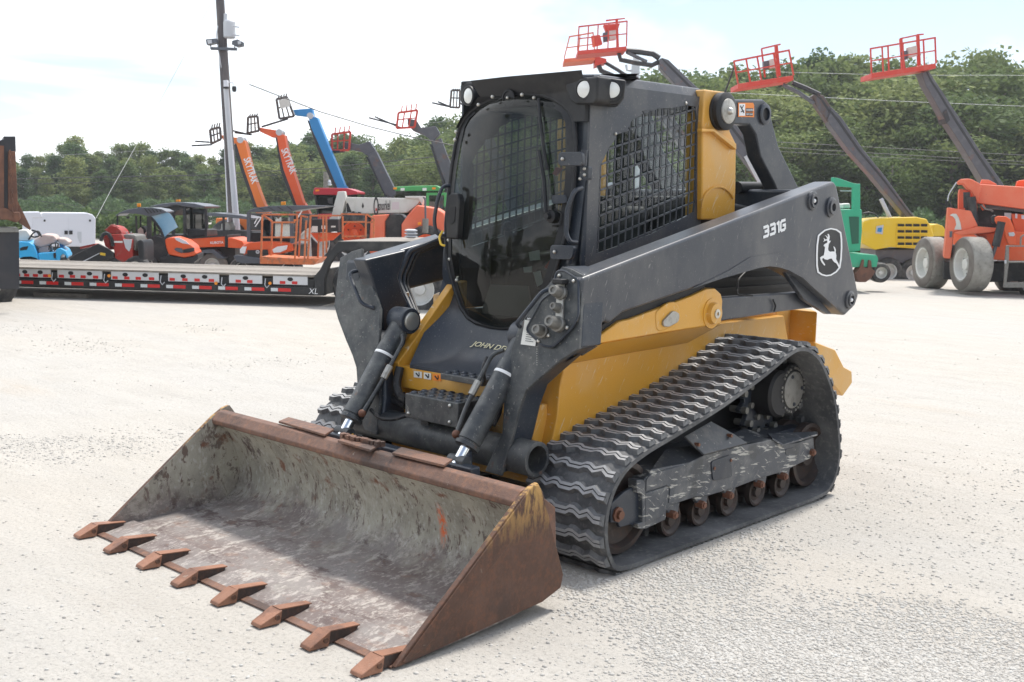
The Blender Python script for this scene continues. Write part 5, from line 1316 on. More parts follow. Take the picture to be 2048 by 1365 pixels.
B.ex('rear_seat', za([(745,490),(850,510),(918,555),(870,602),(800,585),(750,560)]), .2, .7, M_tanv, .04)
B.tube('steering_wheel', za([(345,400),(360,450),(440,490),(520,470),(480,410),(410,395)]), .3, .018, M_dk, fil=.04)
B.tube('grab_rail', za([(370,520),(430,430),(500,400),(540,480)]), .15, .015, M_dk, fil=.05)
B.tube('arm_rail', za([(635,650),(640,600),(680,565),(760,560),(750,620)]), .02, .014, M_dk, fil=.04)
B.tube('arm_rail', za([(720,560),(725,640),(700,672)]), .02, .012, M_dk)
B.ex('blue_tarp', za([(765,545),(800,530),(825,560),(830,640),(780,640)]), .3, .3, M_bluep, .02)
B.ex('roundel', za([(698,690),(722,690),(730,720),(722,760),(700,760),(693,720)]), -.005, .02, M_dk)
B.ex('underbody', za([(260,745),(500,780),(512,845),(900,835),(900,960),(260,960)]), .15, .8, M_dk)
B.wheel(za([(400,860)])[0], .02, .155*1.05, .2, treads=16); B.wheel(za([(835,840)])[0], .02, .13, .2)
MB().box(fr.w(fr.loc(fr.p(120,500))[0]+.0, .6, .22), (.5,.4,.25), (fr.x,fr.y,fr.z)).build('axle_box', M_dk, B.o)

# ---------------------------------------------------------------- red trencher
fr = FR(250, 20.6, 0); z2 = Zm(200,370,5.69)
Tn = T('trencher', 'worn red walk behind trencher with grey tank and black boom plate', 'trencher', fr)
Tn.ex('engine_hood', z2([(120,562),(245,560),(268,615),(365,622),(372,880),(170,862),(150,700)]), 0, .7, M_dred, .02)
Tn.ex('white_stripe', z2([(158,640),(255,640),(256,660),(160,660)]), -.006, .01, M_sheet)
Tn.ex('grey_tank', z2([(242,570),(300,560),(400,572),(422,640),(410,760),(340,725),(300,705),(280,625)]), .08, .6, M_rub_dust, .03)
Tn.ex('grey_panel', z2([(262,618),(362,622),(350,720),(330,760),(290,720)]), -.01, .02, M_galv)
Tn.ex('handlebar_cowl', z2([(48,512),(130,462),(190,480),(235,520),(252,556),(120,556)]), .1, .4, M_dred, .01)
Tn.tube('lift_hoop', z2([(95,490),(130,456),(165,458),(220,490)]), .05, .012, M_dred, fil=.03)
Tn.tube('hose', z2([(10,640),(30,570),(80,545),(130,600),(150,700)]), .0, .035, M_dk, fil=.1)
Tn.ex('red_inner', z2([(20,560),(90,580),(120,740),(60,700)]), .1, .3, M_dred)
Tn.ex('boom_plate', za([(895,775),(960,720),(1270,570),(1400,640),(1480,700),(1470,760),(1230,815),(930,832)]), -.05, .08, M_dk, .01)
Tn.ex('plate_rib', za([(1040,815),(1290,690),(1290,700),(1060,822)]), -.06, .015, M_galv)
Tn.ex('yellow_decal', za([(1303,685),(1370,695),(1366,730),(1300,718)]), -.06, .01, M_yhook)
Tn.ex('crumber_arm', za([(1040,610),(1230,570),(1250,590),(1040,640)]), .1, .2, M_dred)
Tn.ex('lower_frame', za([(1230,825),(1490,765),(1700,790),(1700,960),(1230,960)]), .02, .6, M_dred, .01)
Tn.ex('drum', z2([(415,640),(470,620),(495,660),(502,880),(440,880)]), .0, .6, M_dk, .03)
Tn.wheel(z2([(400,960)])[0], .0, .25, .2); Tn.wheel(z2([(120,960)])[0], .0, .25, .2)
for a in (300, 345): Tn.tube('control_lever', z2([(a,570),(a+12,535)]), .2, .01, M_galv)

# ---------------------------------------------------------------- utility vehicles
zb = Zm(240,390,8.03)
fr = FR(310, 21.9, 10)
U1 = T('utility_vehicle', 'orange utility vehicle with ribbed black canopy and sloping blue tinted windshield with painted sky reflection', 'utility vehicle', fr, 'utility vehicles parked behind the trailer')
cn = U1.ex('canopy', zb([(-75,335),(-20,290),(120,237),(300,207),(520,205),(680,232),(752,272),(740,285),(470,350),(340,318),(180,296),(0,306),(-60,345)]), .0, 1.15, M_canopy, .02)
for k in range(5): U1.ex('canopy_rib', zb([(380+62*k,215+6*k),(400+62*k,216+6*k),(470+50*k,300-8*k),(450+50*k,303-8*k)]), -.02, .02, M_dk, par=cn)
U1.ex('beacon', zb([(270,140),(325,140),(328,195),(275,198)]), .4, .09, M_beacon, .01); U1.ex('beacon_base', zb([(285,198),(320,198),(322,225),(290,225)]), .42, .05, M_dk)
U1.ex('windshield', zb([(480,348),(752,278),(800,300),(860,380),(930,520),(800,600),(705,690),(640,540),(560,430)]), .05, .02, M_skyglass, .0)
U1.tube('windshield_post', zb([(470,340),(560,430),(650,560),(705,700)]), .03, .025, M_dk)
U1.ex('hood', zb([(715,722),(760,695),(870,683),(1050,740),(1180,840),(1200,900),(1240,950),(1190,985),(1030,1015),(780,965),(740,850)]), .0, 1.0, M_or, .03)
U1.ex('painted_hood_glint', zb([(870,690),(950,690),(1060,745),(1120,800),(1000,780),(900,730)]), -.012, .02, M_wpaint, .004)  # white sheet painting a highlight on the hood
U1.ex('headlight', zb([(865,880),(900,850),(990,860),(1015,900),(1000,940),(920,915)]), -.02, .05, M_canopy, .01)
U1.ex('grille', zb([(1015,880),(1190,848),(1195,905),(1100,930),(1010,935)]), -.02, .05, M_dk, .005)
U1.ex('bumper', zb([(780,972),(1030,1022),(1195,990),(1250,950),(1258,1030),(1185,1090),(1185,1200),(640,1200),(640,1010)]), -.03, 1.05, M_dk, .02)
U1.ex('door_panel', zb([(440,700),(560,650),(700,700),(775,965),(640,1040),(520,1080),(400,1100),(380,820)]), .02, .06, M_dk, .01)
U1.ex('seat_back', zb([(280,560),(360,500),(420,560),(430,760),(300,780)]), .3, .5, M_dk, .02)
U1.ex('torn_sheet', zb([(285,560),(330,520),(370,560),(380,640),(425,590),(420,660),(370,715),(300,700)]), .25, .02, M_tanv)
U1.ex('red_tail_panel', zb([(345,712),(438,698),(440,715),(385,770),(350,740)]), .1, .2, M_or)
for (a, b, w_) in (((258,335),(268,620),.035),((468,350),(474,760),.08),((-40,335),(-40,560),.03)): U1.bars('roof_post', [(zb([a])[0], zb([b])[0])], .04, w_, M_dk)
for (a, b, w_) in (((330,335),(330,620),.03),((560,350),(560,700),.04)): U1.bars('roof_post', [(zb([a])[0], zb([b])[0])], 1.05, w_, M_dk)
U1.tube('steering_wheel', zb([(540,600),(580,560),(640,590),(620,650),(560,650),(540,600)]), .3, .014, M_dk)
U1.wheel(zb([(880,1200)])[0], .02, .25, .22, tm=M_tyre_side); U1.wheel(zb([(430,1150)])[0], .02, .25, .22)
U1.ex('mirror', zb([(105,345),(150,345),(150,385),(105,380)]), -.05, .03, M_dk)

fr = FR(400, 24.5, 0)
U2 = T('utility_vehicle', 'utility vehicle with tall black canopy and bright orange cargo bed seen from its side', 'utility vehicle', fr, 'utility vehicles parked behind the trailer')
U2.ex('canopy', zb([(465,190),(620,150),(820,124),(1000,120),(1200,140),(1380,186),(1320,216),(1180,205),(1020,190),(960,175),(880,165),(740,200),(600,200)]), .0, 1.3, M_canopy, .02)
U2.ex('canopy_underside', zb([(560,200),(880,168),(960,180),(1020,215),(900,260),(850,330),(740,300)]), .1, 1.0, M_dk)
U2.ex('beacon', zb([(893,82),(958,78),(960,112),(898,115)]), .5, .09, M_beacon, .01)
for (a, b, w_) in (((1035,195),(1045,640),.06),((1380,220),(1385,680),.05),((860,330),(860,640),.06)): U2.bars('roof_post', [(zb([a])[0], zb([b])[0])], .04, w_, M_dk)
U2.ex('rear_screen', zb([(1060,215),(1370,225),(1370,550),(1060,545)]), .3, .012, M_cabglass)
U2.ex('black_box', zb([(1060,545),(1390,560),(1400,665),(1090,690)]), .1, .9, M_dk, .02)
bed = U2.ex('cargo_bed', zb([(1108,705),(1682,668),(1684,832),(1190,852),(1120,800)]), .0, 1.2, M_or, .015)
U2.ex('bed_rail', zb([(1095,690),(1682,655),(1682,670),(1100,708)]), -.01, .05, M_dk)
U2.ex('bed_end', zb([(1684,650),(1728,650),(1728,840),(1684,840)]), .0, 1.2, M_dk)
U2.ex('rear_cowl', zb([(1730,690),(1800,690),(1960,740),(1990,790),(1960,860),(1730,850)]), .0, 1.1, M_or, .02)
a_ = fr.p(*zb([(1448,790)])[0], -.012); b_ = fr.p(*zb([(1650,783)])[0], -.012)
text_obj('KUBOTA', (a_, b_-a_, fr.z), .078, M_white, 'bed_lettering', U2.o, .001, .02, .95)
U2.ex('rear_fender', zb([(1240,980),(1280,920),(1350,885),(1500,878),(1560,920),(1640,1000),(1700,1005),(1660,1030),(1570,1020),(1480,940),(1350,940),(1280,1000)]), -.05, .35, M_canopy, .01)
U2.ex('chassis', zb([(700,860),(1850,850),(1850,1180),(700,1180)]), .25, .8, M_dk)
U2.wheel(zb([(1480,1140)])[0], .0, .30, .25, tm=M_tyre_side); U2.wheel(zb([(760,1140)])[0], .0, .30, .25)
U2.ex('cab_body', zb([(560,640),(1060,640),(1100,860),(560,860)]), .2, .9, M_dk)

fr = FR(455, 28, 0)
U3 = T('utility_vehicle', 'dark canopied utility vehicle half hidden behind the light pole', 'utility vehicle', fr, 'utility vehicles parked behind the trailer')
U3.ex('canopy', [(410,426),(430,426),(457,429),(480,431),(508,437),(500,440),(470,437),(430,433),(411,432)], 0, 1.3, M_canopy, .01)
for u in (414, 447, 498): U3.bars('roof_post', [((u,432),(u+1,470))], .05, .05, M_dk)
U3.ex('bed_rail', [(420,461),(505,463),(505,475),(420,474)], 0, 1.2, M_dk, .01)
U3.ex('body', [(424,475),(505,475),(512,520),(424,525)], .05, 1.1, M_or, .02)
U3.ex('seat_pad', [(442,448),(456,444),(462,455),(460,461),(442,461)], .4, .5, M_woff, .02)
U3.ex('chassis', [(424,520),(512,520),(512,540),(424,540)], .1, 1.0, M_dk)
for u in (435, 500): U3.wheel((u, 530), .02, .30, .25)

zc = Zm(460,400,8.533)
fr = FR(540, 22.5, 0)
U4 = T('utility_vehicle', 'orange utility vehicle facing the camera with grey canopy and white headlamps behind the rusty basket', 'utility vehicle', fr, 'utility vehicles parked behind the trailer')
U4.ex('canopy', zc([(298,188),(420,142),(660,106),(1000,100),(1300,95),(1635,104),(1620,120),(1200,168),(1030,203),(700,200),(400,217),(310,205)]), .0, 1.2, M_canopy, .015)
for k in range(4): U4.ex('canopy_rib', zc([(480+160*k,135-8*k),(500+160*k,133-8*k),(620+150*k,190-6*k),(600+150*k,192-6*k)]), -.015, .02, M_dk)
U4.ex('beacon', zc([(865,35),(938,30),(942,88),(870,95)]), .4, .09, M_beacon, .01)
for (a, b, w_) in (((322,210),(322,720),.07),((1050,210),(1060,740),.07),((700,220),(700,600),.03)): U4.bars('roof_post', [(zc([a])[0], zc([b])[0])], .04, w_, M_canopy)
U4.bars('strap', [(zc([(415,410)])[0], zc([(470,310)])[0]), (zc([(430,460)])[0], zc([(545,290)])[0]), (zc([(1160,300)])[0], zc([(1230,185)])[0])], -.02, .02, M_white)
U4.ex('windshield', zc([(560,300),(1040,300),(1060,640),(520,640)]), .15, .015, M_wshield)
U4.ex('cab_body', zc([(340,560),(1060,560),(1060,720),(340,720)]), .3, .8, M_dk)
U4.ex('hood', zc([(155,905),(200,790),(330,732),(560,708),(820,715),(1050,740),(1085,870),(900,920),(700,962),(560,930),(290,925)]), -.02, 1.0, M_or, .03)
U4.ex('headlight', zc([(165,850),(210,800),(282,800),(250,922),(170,912)]), -.05, .05, M_white, .008)
U4.ex('headlight', zc([(720,850),(800,800),(982,775),(960,850),(850,900),(740,905)]), -.05, .05, M_white, .008)
gr = U4.ex('grille', zc([(290,862),(640,850),(662,1015),(300,1015)]), -.05, .06, M_dk, .008)
c = fr.p(*zc([(472,890)])[0], -.07); MB().lathe(c, -fr.y, [(.04,0),(.04,.006),(.03,.008)], 18).build('grille_badge', M_galv, gr)
MB().prism([c+fr.x*a-fr.y*.010+fr.z*b for a, b in ((-.028,.004),(.0,.012),(.028,.004),(.0,-.010))], -fr.y*.002).build('badge_mark', M_dk, gr)
U4.ex('bumper', zc([(55,962),(110,940),(290,965),(640,1015),(900,1000),(900,1090),(200,1092),(105,1062)]), -.08, .12, M_canopy, .02)
U4.ex('chassis', zc([(110,1050),(1080,900),(1080,1300),(110,1300)]), .1, .9, M_dk)
U4.ex('side_body', zc([(1080,760),(1180,770),(1180,1100),(1080,1100)]), .1, .9, M_dk)
for q in ((200,1200),(1000,1200)): U4.wheel(zc([q])[0], .05, .27, .25)

# ---------------------------------------------------------------- white boom lift with its rusty basket
zd_ = Zm(620,350,7.314)
fr = FR(740, 24, 0)
S = T('boom_lift', 'orange boom lift with white boom and rusty orange basket hanging low over the trailer', 'boom lift', fr)
S.ex('main_boom', zd_([(520,325),(700,330),(1640,347),(1570,440),(1420,556),(700,572),(520,562)]), .0, .35, M_woff, .015)
S.ex('boom_nose', zd_([(1388,312),(1672,312),(1640,445),(1590,350),(1400,345)]), -.04, .45, M_woff, .01)
S.ex('jib_column', zd_([(405,245),(505,240),(522,330),(470,560),(415,735),(290,700),(325,560),(362,400)]), -.1, .25, M_woff, .015)
S.ex('jib_slot', zd_([(530,430),(560,400),(610,545),(540,545)]), -.01, .02, M_dark)
S.ex('jib_link', zd_([(515,380),(560,370),(650,370),(650,545),(610,545),(560,420)]), -.03, .05, M_woff)
a_ = fr.p(*zd_([(1000,520)])[0], -.008); b_ = fr.p(*zd_([(1150,512)])[0], -.008)
text_obj('snorkel', (a_, b_-a_, fr.z), .30, M_dk, 'boom_lettering', S.o, .001, .01, .29)
c = fr.p(*zd_([(966,465)])[0], -.010)
plate_holes([c+fr.x*.055*math.cos(t)+fr.z*.21*math.sin(t) for t in [i*math.pi/8 for i in range(16)]], [[c+fr.x*.035*math.cos(t)+fr.z*.15*math.sin(t) for t in [i*math.pi/8 for i in range(16)]]], fr.y*.004).build('round_mark', M_dk, S.o)
S.ex('mark_dot', zd_([(958,490),(978,490),(978,530),(958,530)]), -.012, .004, M_red)
S.ex('faded_print', zd_([(1200,400),(1305,395),(1305,505),(1200,510)]), -.004, .002, mat('faded_pink_print', (.60,.52,.53), .6))
S.ex('pivot_mark', zd_([(755,460),(772,405),(790,460),(772,495)]), -.006, .004, M_dk)
S.ex('rear_hood', zd_([(910,592),(1160,577),(1092,680),(1090,945),(1090,1150),(870,1150),(870,940),(880,700)]), -.2, 1.2, M_or2, .03)
S.ex('turntable', zd_([(1160,577),(1320,582),(1400,650),(1340,720),(1332,940),(1332,1200),(1092,1200),(1090,680)]), -.05, .9, M_dk, .02)
S.ex('front_hood', zd_([(1335,725),(1420,600),(1560,442),(1850,490),(1960,560),(1995,700),(1960,820),(1960,1100),(1340,1100)]), -.2, 1.2, M_or2, .04)
S.wheel(zd_([(640,860)])[0], -.1, .46, .4, treads=20, rm=M_or); S.wheel(zd_([(1700,1050)])[0], -.3, .46, .4, rm=M_or)
S.tube('exhaust_pipe', zd_([(1660,325),(1685,360),(1690,640)]), -.45, .022, M_canopy, fil=.05)
S.tube('exhaust_muffler', zd_([(1690,640),(1685,850)]), -.45, .07, M_rub_dust, n=12)
S.ex('turn_lamp', zd_([(1575,700),(1620,690),(1625,730),(1580,740)]), -.5, .06, M_beacon, .01)
yb = -3.2
bk_ = S.ex('basket_floor', zc([(508,972),(580,968),(1110,1000),(1535,1005),(1430,1112),(600,1095),(508,1095)]), yb, .9, M_or3, .01)
rails = [((560,252),(1140,252)),((552,258),(530,1000)),((540,642),(1110,640)),((722,372),(700,975)),((890,380),(868,745)),((1150,250),(1108,1005)),((1212,270),(1172,1005)),((1300,350),(1272,1005)),((1375,272),(1330,1005)),((1535,272),(1500,1005)),((1592,262),(1590,985)),((1642,255),(1645,905)),
         ((570,262),(722,372)),((722,385),(1110,385)),((1370,272),(1900,270)),((1200,270),(1330,300)),((1540,650),(1640,635)),((1180,680),(1330,690))]
for k, (a, b) in enumerate(rails): S.bars('basket_rail', [(zc([a])[0], zc([b])[0])], yb+(.0 if k % 3 else .5), .032, M_or3, par=bk_)
for a, b in (((450,575),(830,580)),((830,580),(940,652)),((820,590),(812,930)),((936,652),(930,938)),((478,600),(480,940)),((480,692),(800,690)),((480,902),(820,900)),((820,700),(930,690))):
    S.bars('basket_rail', [(zd_([a])[0], zd_([b])[0])], yb+.3, .032, M_or3, par=bk_)
cb = S.ex('control_box', zc([(1385,330),(1560,330),(1850,330),(1850,545),(1400,560)]), yb+.4, .25, M_dk, .01, par=bk_)
for q in ([(1400,450),(1495,450),(1495,550),(1400,550)], [(1560,440),(1650,440),(1650,500),(1560,500)], [(1725,445),(1800,445),(1798,470),(1725,472)]):
    S.ex('panel_label', zc(q), yb+.39, .01, M_sheet, par=bk_)
S.ex('control_bracket', zc([(1370,565),(1900,560),(1760,690),(1640,700),(1500,720)]), yb+.5, .03, M_or, par=bk_)
S.ex('white_guard', zc([(1700,300),(1850,275),(1845,420),(1700,400)]), yb+.7, .05, M_woff, par=bk_)
S.ex('basket_mount', zc([(1380,640),(1500,760),(1500,1000),(1400,1000)]), yb+.9, .1, M_dk, par=bk_)
MB().bar(fr.p(668, 470, yb+.9), fr.p(672, 440, .0), .10).build('basket_arm', M_woff, S.o)

# ---------------------------------------------------------------- tractors
fr = FR(670, 30, 0)
R1 = T('tractor', 'farm tractor with dark red cab roof behind the white boom', 'tractor', fr)
R1.ex('cab_roof', zd_([(40,275),(60,190),(540,195),(695,245),(702,282),(540,300),(60,292)]), 0, 1.5, M_cred, .03)
R1.ex('cab_glass', zd_([(62,296),(540,302),(695,284),(690,430),(620,560),(110,575)]), .1, 1.3, M_cabglass)
R1.ex('cab_pillar', zd_([(540,300),(560,300),(585,560),(565,560)]), .05, .08, M_dk); R1.ex('cab_pillar', zd_([(62,296),(80,296),(125,575),(105,575)]), .05, .08, M_dk)
R1.ex('roof_lamp', zd_([(78,218),(130,215),(132,240),(80,245)]), -.03, .05, M_beacon)
R1.ex('hood', zd_([(110,575),(620,560),(620,760),(110,760)]), -.3, 2.2, M_cred, .03)
R1.ex('chassis', zd_([(110,760),(620,760),(620,1250),(110,1250)]), .2, 1.0, M_dk)
R1.ex('mirror', zd_([(255,350),(330,330),(325,430),(275,420)]), -.2, .05, M_dk)
for a in (60, 650): R1.wheel(zd_([(a,1000)])[0], 0, .75, .45, treads=20)
fr = FR(840, 31, 0)
R2 = T('tractor', 'farm tractor with green cab roof and amber lamps beside the loader cab', 'tractor', fr)
R2.ex('cab_roof', zd_([(1218,212),(1240,175),(1500,162),(1850,155),(1925,200),(1905,240),(1250,238)]), 0, 1.5, M_green, .03)
R2.ex('cab_glass', zd_([(1255,240),(1900,242),(1900,700),(1255,700)]), .1, 1.3, M_cabglass)
R2.ex('cab_pillar', zd_([(1700,262),(2010,262),(2010,470),(1960,470),(1960,300),(1740,300),(1740,470),(1700,470)]), .02, .1, M_green, .01)
for a in (1240, 1810): R2.ex('roof_lamp', zd_([(a-22,185),(a+28,183),(a+28,212),(a-22,215)]), -.03, .05, M_beacon)
for a in (1355, 1675): R2.ex('work_light', zd_([(a-30,195),(a+30,193),(a+30,232),(a-30,234)]), -.04, .06, M_lens)
R2.ex('hood', zd_([(1260,700),(1950,690),(1960,900),(1260,900)]), -.6, 2.5, M_green, .03)
R2.ex('chassis', zd_([(1300,900),(1900,900),(1900,1300),(1300,1300)]), .2, 1.0, M_dk)
for a in (1200, 2000): R2.wheel(zd_([(a,1050)])[0], 0, .75, .45, treads=20)

# ---------------------------------------------------------------- telehandlers with raised booms
def carriage(t, tl, tr, br, bl, posts_top, forks, m, y=0):
    c = t.bars('fork_carriage', [(tl,tr),(tr,br),(br,bl),(bl,tl)], y, .062, m)
    L = lambda a, b, q: (a[0]+(b[0]-a[0])*q, a[1]+(b[1]-a[1])*q)
    for q in (.32,.68): t.bars('carriage_bar', [(L(tl,tr,q), L(bl,br,q))], y+.03, .038, m, par=c)
    t.bars('carriage_bar', [(L(tl,bl,.45), L(tr,br,.45))], y+.05, .035, m, par=c)
    for q in (.15,.4,.65,.9):
        a = L(tl, tr, q); t.bars('load_guard', [(a, (a[0]+2, posts_top+ (a[1]-tl[1])))], y, .032, m, par=c)
    for k, (a, b) in enumerate(forks):
        P = t.fr.p(*a, y+.1*k); Q = t.fr.p(*b, y+.1*k); MB().bar(P, Q, .11, .045).build('fork', M_gdark, c)
    return c
M_carr = mat('rusty_carriage_steel', (.10,.07,.06), .6, layers=[((.05,.05,.055), 5, .45, .6, .8)])
def handler(u, D, label, m, car, cm, neck, boom, strip, elbow=None, white=None, text=None):
    fr = FR(u, D, 0); t = T('telehandler', label, 'telehandler', fr, 'telehandlers with raised booms in the back row')
    carriage(t, *car, cm)
    t.ex('boom_head', neck, .05, .30, m, .015)
    b = t.ex('boom', boom, .0, .42, m, .02)
    if strip: t.ex('boom_underside', strip, .02, .38, M_gdark, par=b)
    if elbow: P = fr.p(*elbow, -.02); MB().cyl(P, P+fr.y*.45, .10, n=18).build('head_pin', M_galv, b)
    if white: t.ex('load_panel', white, -.06, .03, M_woff)
    # carrier: frame, cab, four wheels standing on the yard behind the parked machines
    bs_ = sorted(boom, key=lambda p: p[1]); lo_ = ((bs_[-1][0]+bs_[-2][0])/2, (bs_[-1][1]+bs_[-2][1])/2); hi_ = ((bs_[-4][0]+bs_[-3][0])/2, (bs_[-4][1]+bs_[-3][1])/2)
    sl_ = (lo_[0]-hi_[0])/max(8, lo_[1]-hi_[1]); x0 = fr.loc(fr.p(lo_[0]+sl_*(450-lo_[1]), 450))[0]-.3
    MB().box(fr.w(x0+.6, .3, .85), (3.6, 1.0, .45), (fr.x, fr.y, fr.z)).build('chassis', m, t.o, bevel=.03)
    for dx in (-.8, 2.0):
        for yy in (-.45, 1.3): t.wheel(None, 0, .52, .35, P=fr.w(x0+dx, yy, .52))
    P = fr.p(lo_[0], lo_[1], .2); MB().bar(P, fr.w(x0+.3, .2, 1.0), .36).build('boom_root', m, b)
    MB().box(fr.w(x0+.3, -.35, 1.0), (.9, .5, .5), (fr.x, fr.y, fr.z)).build('operator_cab', M_dk, t.o, bevel=.03)
    if text:
        a, c2, size, sx = text; A = fr.p(*a, -.006); Bq = fr.p(*c2, -.006); X = (Bq-A).normalized()
        text_obj('SKYTRAK', (A, X, X.cross(fr.y)*-1 if X.cross(fr.y).dot(fr.x) < 0 else X.cross(fr.y)), size, M_white, 'boom_lettering', b, .001, .02, sx)
    return t
handler(495, 33, 'telehandler with amber orange raised boom nearest the light pole', M_or4, ((420,260),(440,255),(442,279),(423,288),250,[((423,290),(384,292)),((419,285),(391,283))]), M_carr,
        [(440,270),(467,275),(482,276),(486,284),(474,288),(450,286)], [(471,283),(489,281),(493,297),(503,340),(517,380),(530,415),(514,415),(488,340),(476,300)], [(466,290),(472,288),(488,340),(514,415),(508,415),(482,342)], (480,280), None, ((487,318),(505,371),.30,.62))
handler(572, 33.5, 'telehandler with red orange raised boom between the amber and blue booms', M_or, ((496,235),(515,233),(518,262),(495,267),229,[((497,269),(466,262)),((503,270),(470,266))]), M_carr,
        [(517,255),(559,262),(563,270),(546,276),(520,264)], [(553,270),(569,270),(574,300),(585,340),(608,411),(593,411),(567,340),(558,300)], [(551,275),(555,285),(567,340),(593,411),(587,411),(561,342)], (558,265), None, ((562,300),(586,360),.30,.62))
handler(650, 34, 'telehandler with bright blue raised boom', M_bluep, ((553,199),(574,194),(588,233),(559,238),192,[((576,238),(524,254)),((570,240),(540,249))]), M_carr,
        [(586,220),(624,217),(627,231),(616,234),(590,231)], [(616,233),(634,235),(648,270),(660,300),(677,340),(692,378),(675,378),(659,340),(642,300),(622,256)], [(614,240),(622,256),(642,300),(675,378),(668,378),(636,302)], (620,232), [(557,201),(576,196),(581,213),(561,217)])
handler(740, 34.5, 'telehandler with grey raised boom and red fork carriage above the red tractor roof', M_gboom, ((664,269),(701,264),(698,301),(664,301),256,[((680,303),(660,304)),((690,303),(668,306))]), M_redp,
        [(684,284),(700,286),(717,290),(739,283),(752,303),(738,314),(722,304),(690,298)], [(734,310),(752,303),(770,340),(794,388),(783,396),(770,390),(752,350)], [(731,313),(736,315),(775,394),(769,392)])
handler(860, 35, 'telehandler with grey raised boom and red fork carriage with forks pointing left beside the cab', M_gboom, ((797,226),(835,221),(829,255),(793,257),212,[((792,250),(738,236)),((801,256),(750,234))]), M_redp,
        [(815,238),(832,240),(842,256),(872,253),(880,268),(866,284),(850,272),(826,262),(815,250)], [(862,284),(882,276),(892,305),(910,350),(918,385),(900,390),(884,350)], [(859,288),(864,290),(897,390),(891,388)])
handler(935, 36, 'telehandler with dark fork frame peeking out beside the left cab lamp', M_gboom, ((903,181),(920,181),(919,216),(900,215),178,[((908,216),(864,206)),((900,214),(876,204))]), M_carr,
        [(919,205),(940,208),(955,220),(950,230),(930,220)], [(945,222),(962,216),(985,270),(1010,340),(1030,400),(1010,400),(985,330)], None)

# ---------------------------------------------------------------- boom lifts with raised baskets (right)
def basket(t, TL, TR, BL, BR, th, y, dep, posts, m=M_redp):
    """floor slab with rails on both long sides"""
    fl_ = t.ex('platform', [BL, BR, (BR[0], BR[1]+th), (BL[0], BL[1]+th)], y, dep, m, .01)
    L = lambda a, b, q: (a[0]+(b[0]-a[0])*q, a[1]+(b[1]-a[1])*q)
    for yy in (y+.02, y+dep-.02):
        for q in posts: t.bars('basket_post', [(L(TL,TR,q), L(BL,BR,q))], yy, .035, m, par=fl_)
        t.bars('basket_rail', [(TL,TR)], yy, .04, m, par=fl_); t.bars('basket_rail', [(L(TL,BL,.5), L(TR,BR,.5))], yy, .03, m, par=fl_)
    for q in ((TL), (TR)): MB().bar(t.fr.p(*q, y), t.fr.p(*q, y+dep), .04).build('basket_rail', m, fl_)
    return fl_
def section(t, name, left, right, y, d, m=M_gboom):
    o = t.ex(name, left+right[::-1], y, d, m, .02)
    e = [((a[0]*.42+b[0]*.58), (a[1]*.42+b[1]*.58)) for a, b in zip(left, right)]; e2 = [((a[0]*.24+b[0]*.76), (a[1]*.24+b[1]*.76)) for a, b in zip(left, right)]
    t.ex('boom_recess', e+e2[::-1], y-.006, .01, M_gdark, par=o)
    return o
# nearest pair above the cab
fr = FR(1300, 33, 0)
A1_ = T('boom_lift', 'boom lift with red basket held highest above the loader cab', 'boom lift', fr, 'boom lifts with raised red baskets')
fb = basket(A1_, (1158,54), (1254,43), (1155,102), (1253,93), 8, -.3, 1.0, (0,.2,.4,.62,.8,1))
A1_.ex('control_console', [(1207,50),(1240,47),(1236,60),(1212,62)], .0, .3, M_redp, .01, par=fb)
A1_.ex('control_box', [(1206,66),(1217,64),(1217,82),(1207,84)], .0, .2, M_canopy, .01, par=fb)
A1_.ex('control_box', [(1218,62),(1232,60),(1232,79),(1219,81)], .0, .2, M_woff, .01, par=fb)
A1_.ex('console_post', [(1231,38),(1236,38),(1238,94),(1233,94)], .1, .06, M_redp, par=fb)
A1_.ex('grab_loop', [(1212,40),(1250,36),(1250,38),(1212,43)], -.1, .05, M_redp, par=fb)
jb = A1_.tube('jib', [(1252,102),(1280,104),(1306,108),(1319,117)], .2, .09, M_gdark)
A1_.tube('jib_link', [(1238,106),(1241,120),(1270,126),(1304,131),(1318,124)], .2, .07, M_gdark, par=jb)
A1_.tube('jib_cylinder', [(1255,106),(1294,124)], .15, .05, M_gboom, par=jb)
section(A1_, 'boom', [(1319,118),(1320,136),(1349,168),(1440,258),(1500,335),(1560,420)], [(1325,116),(1337,120),(1391,172),(1468,245),(1535,330),(1590,420)], .0, .45)
A1_.tube('lift_cylinder', [(1492,312),(1524,372),(1540,400)], -.1, .07, M_galv)
MB().box(fr.w(fr.loc(fr.p(1570,470))[0], .3, .95), (2.6, 1.8, .6), (fr.x,fr.y,fr.z)).build('turntable_body', M_or, A1_.o, bevel=.05)
for dx in (-1.0, 1.1):
    for yy in (-.6, 1.2): A1_.wheel(None, 0, .48, .35, P=fr.w(fr.loc(fr.p(1570,470))[0]+dx, yy, .48))
fr = FR(1260, 36, 0)
A2_ = T('boom_lift', 'boom lift whose faded basket floor shows just below and left of the highest basket', 'boom lift', fr, 'boom lifts with raised red baskets')
fb = basket(A2_, (1139,74), (1186,66), (1128,118), (1190,112), 8, -.3, 1.1, (0,.45,1), M_or2)
A2_.ex('platform_end', [(1190,112),(1213,118),(1213,125),(1190,132)], -.1, .8, M_redp, .01, par=fb)
A2_.ex('control_console', [(1183,72),(1200,70),(1205,88),(1186,93)], .0, .3, M_redp, .01, par=fb)
A2_.tube('jib', [(1196,128),(1202,142),(1225,152),(1262,175)], .1, .08, M_gdark)
A2_.tube('jib_link', [(1208,124),(1235,140),(1262,158)], .1, .06, M_gdark)
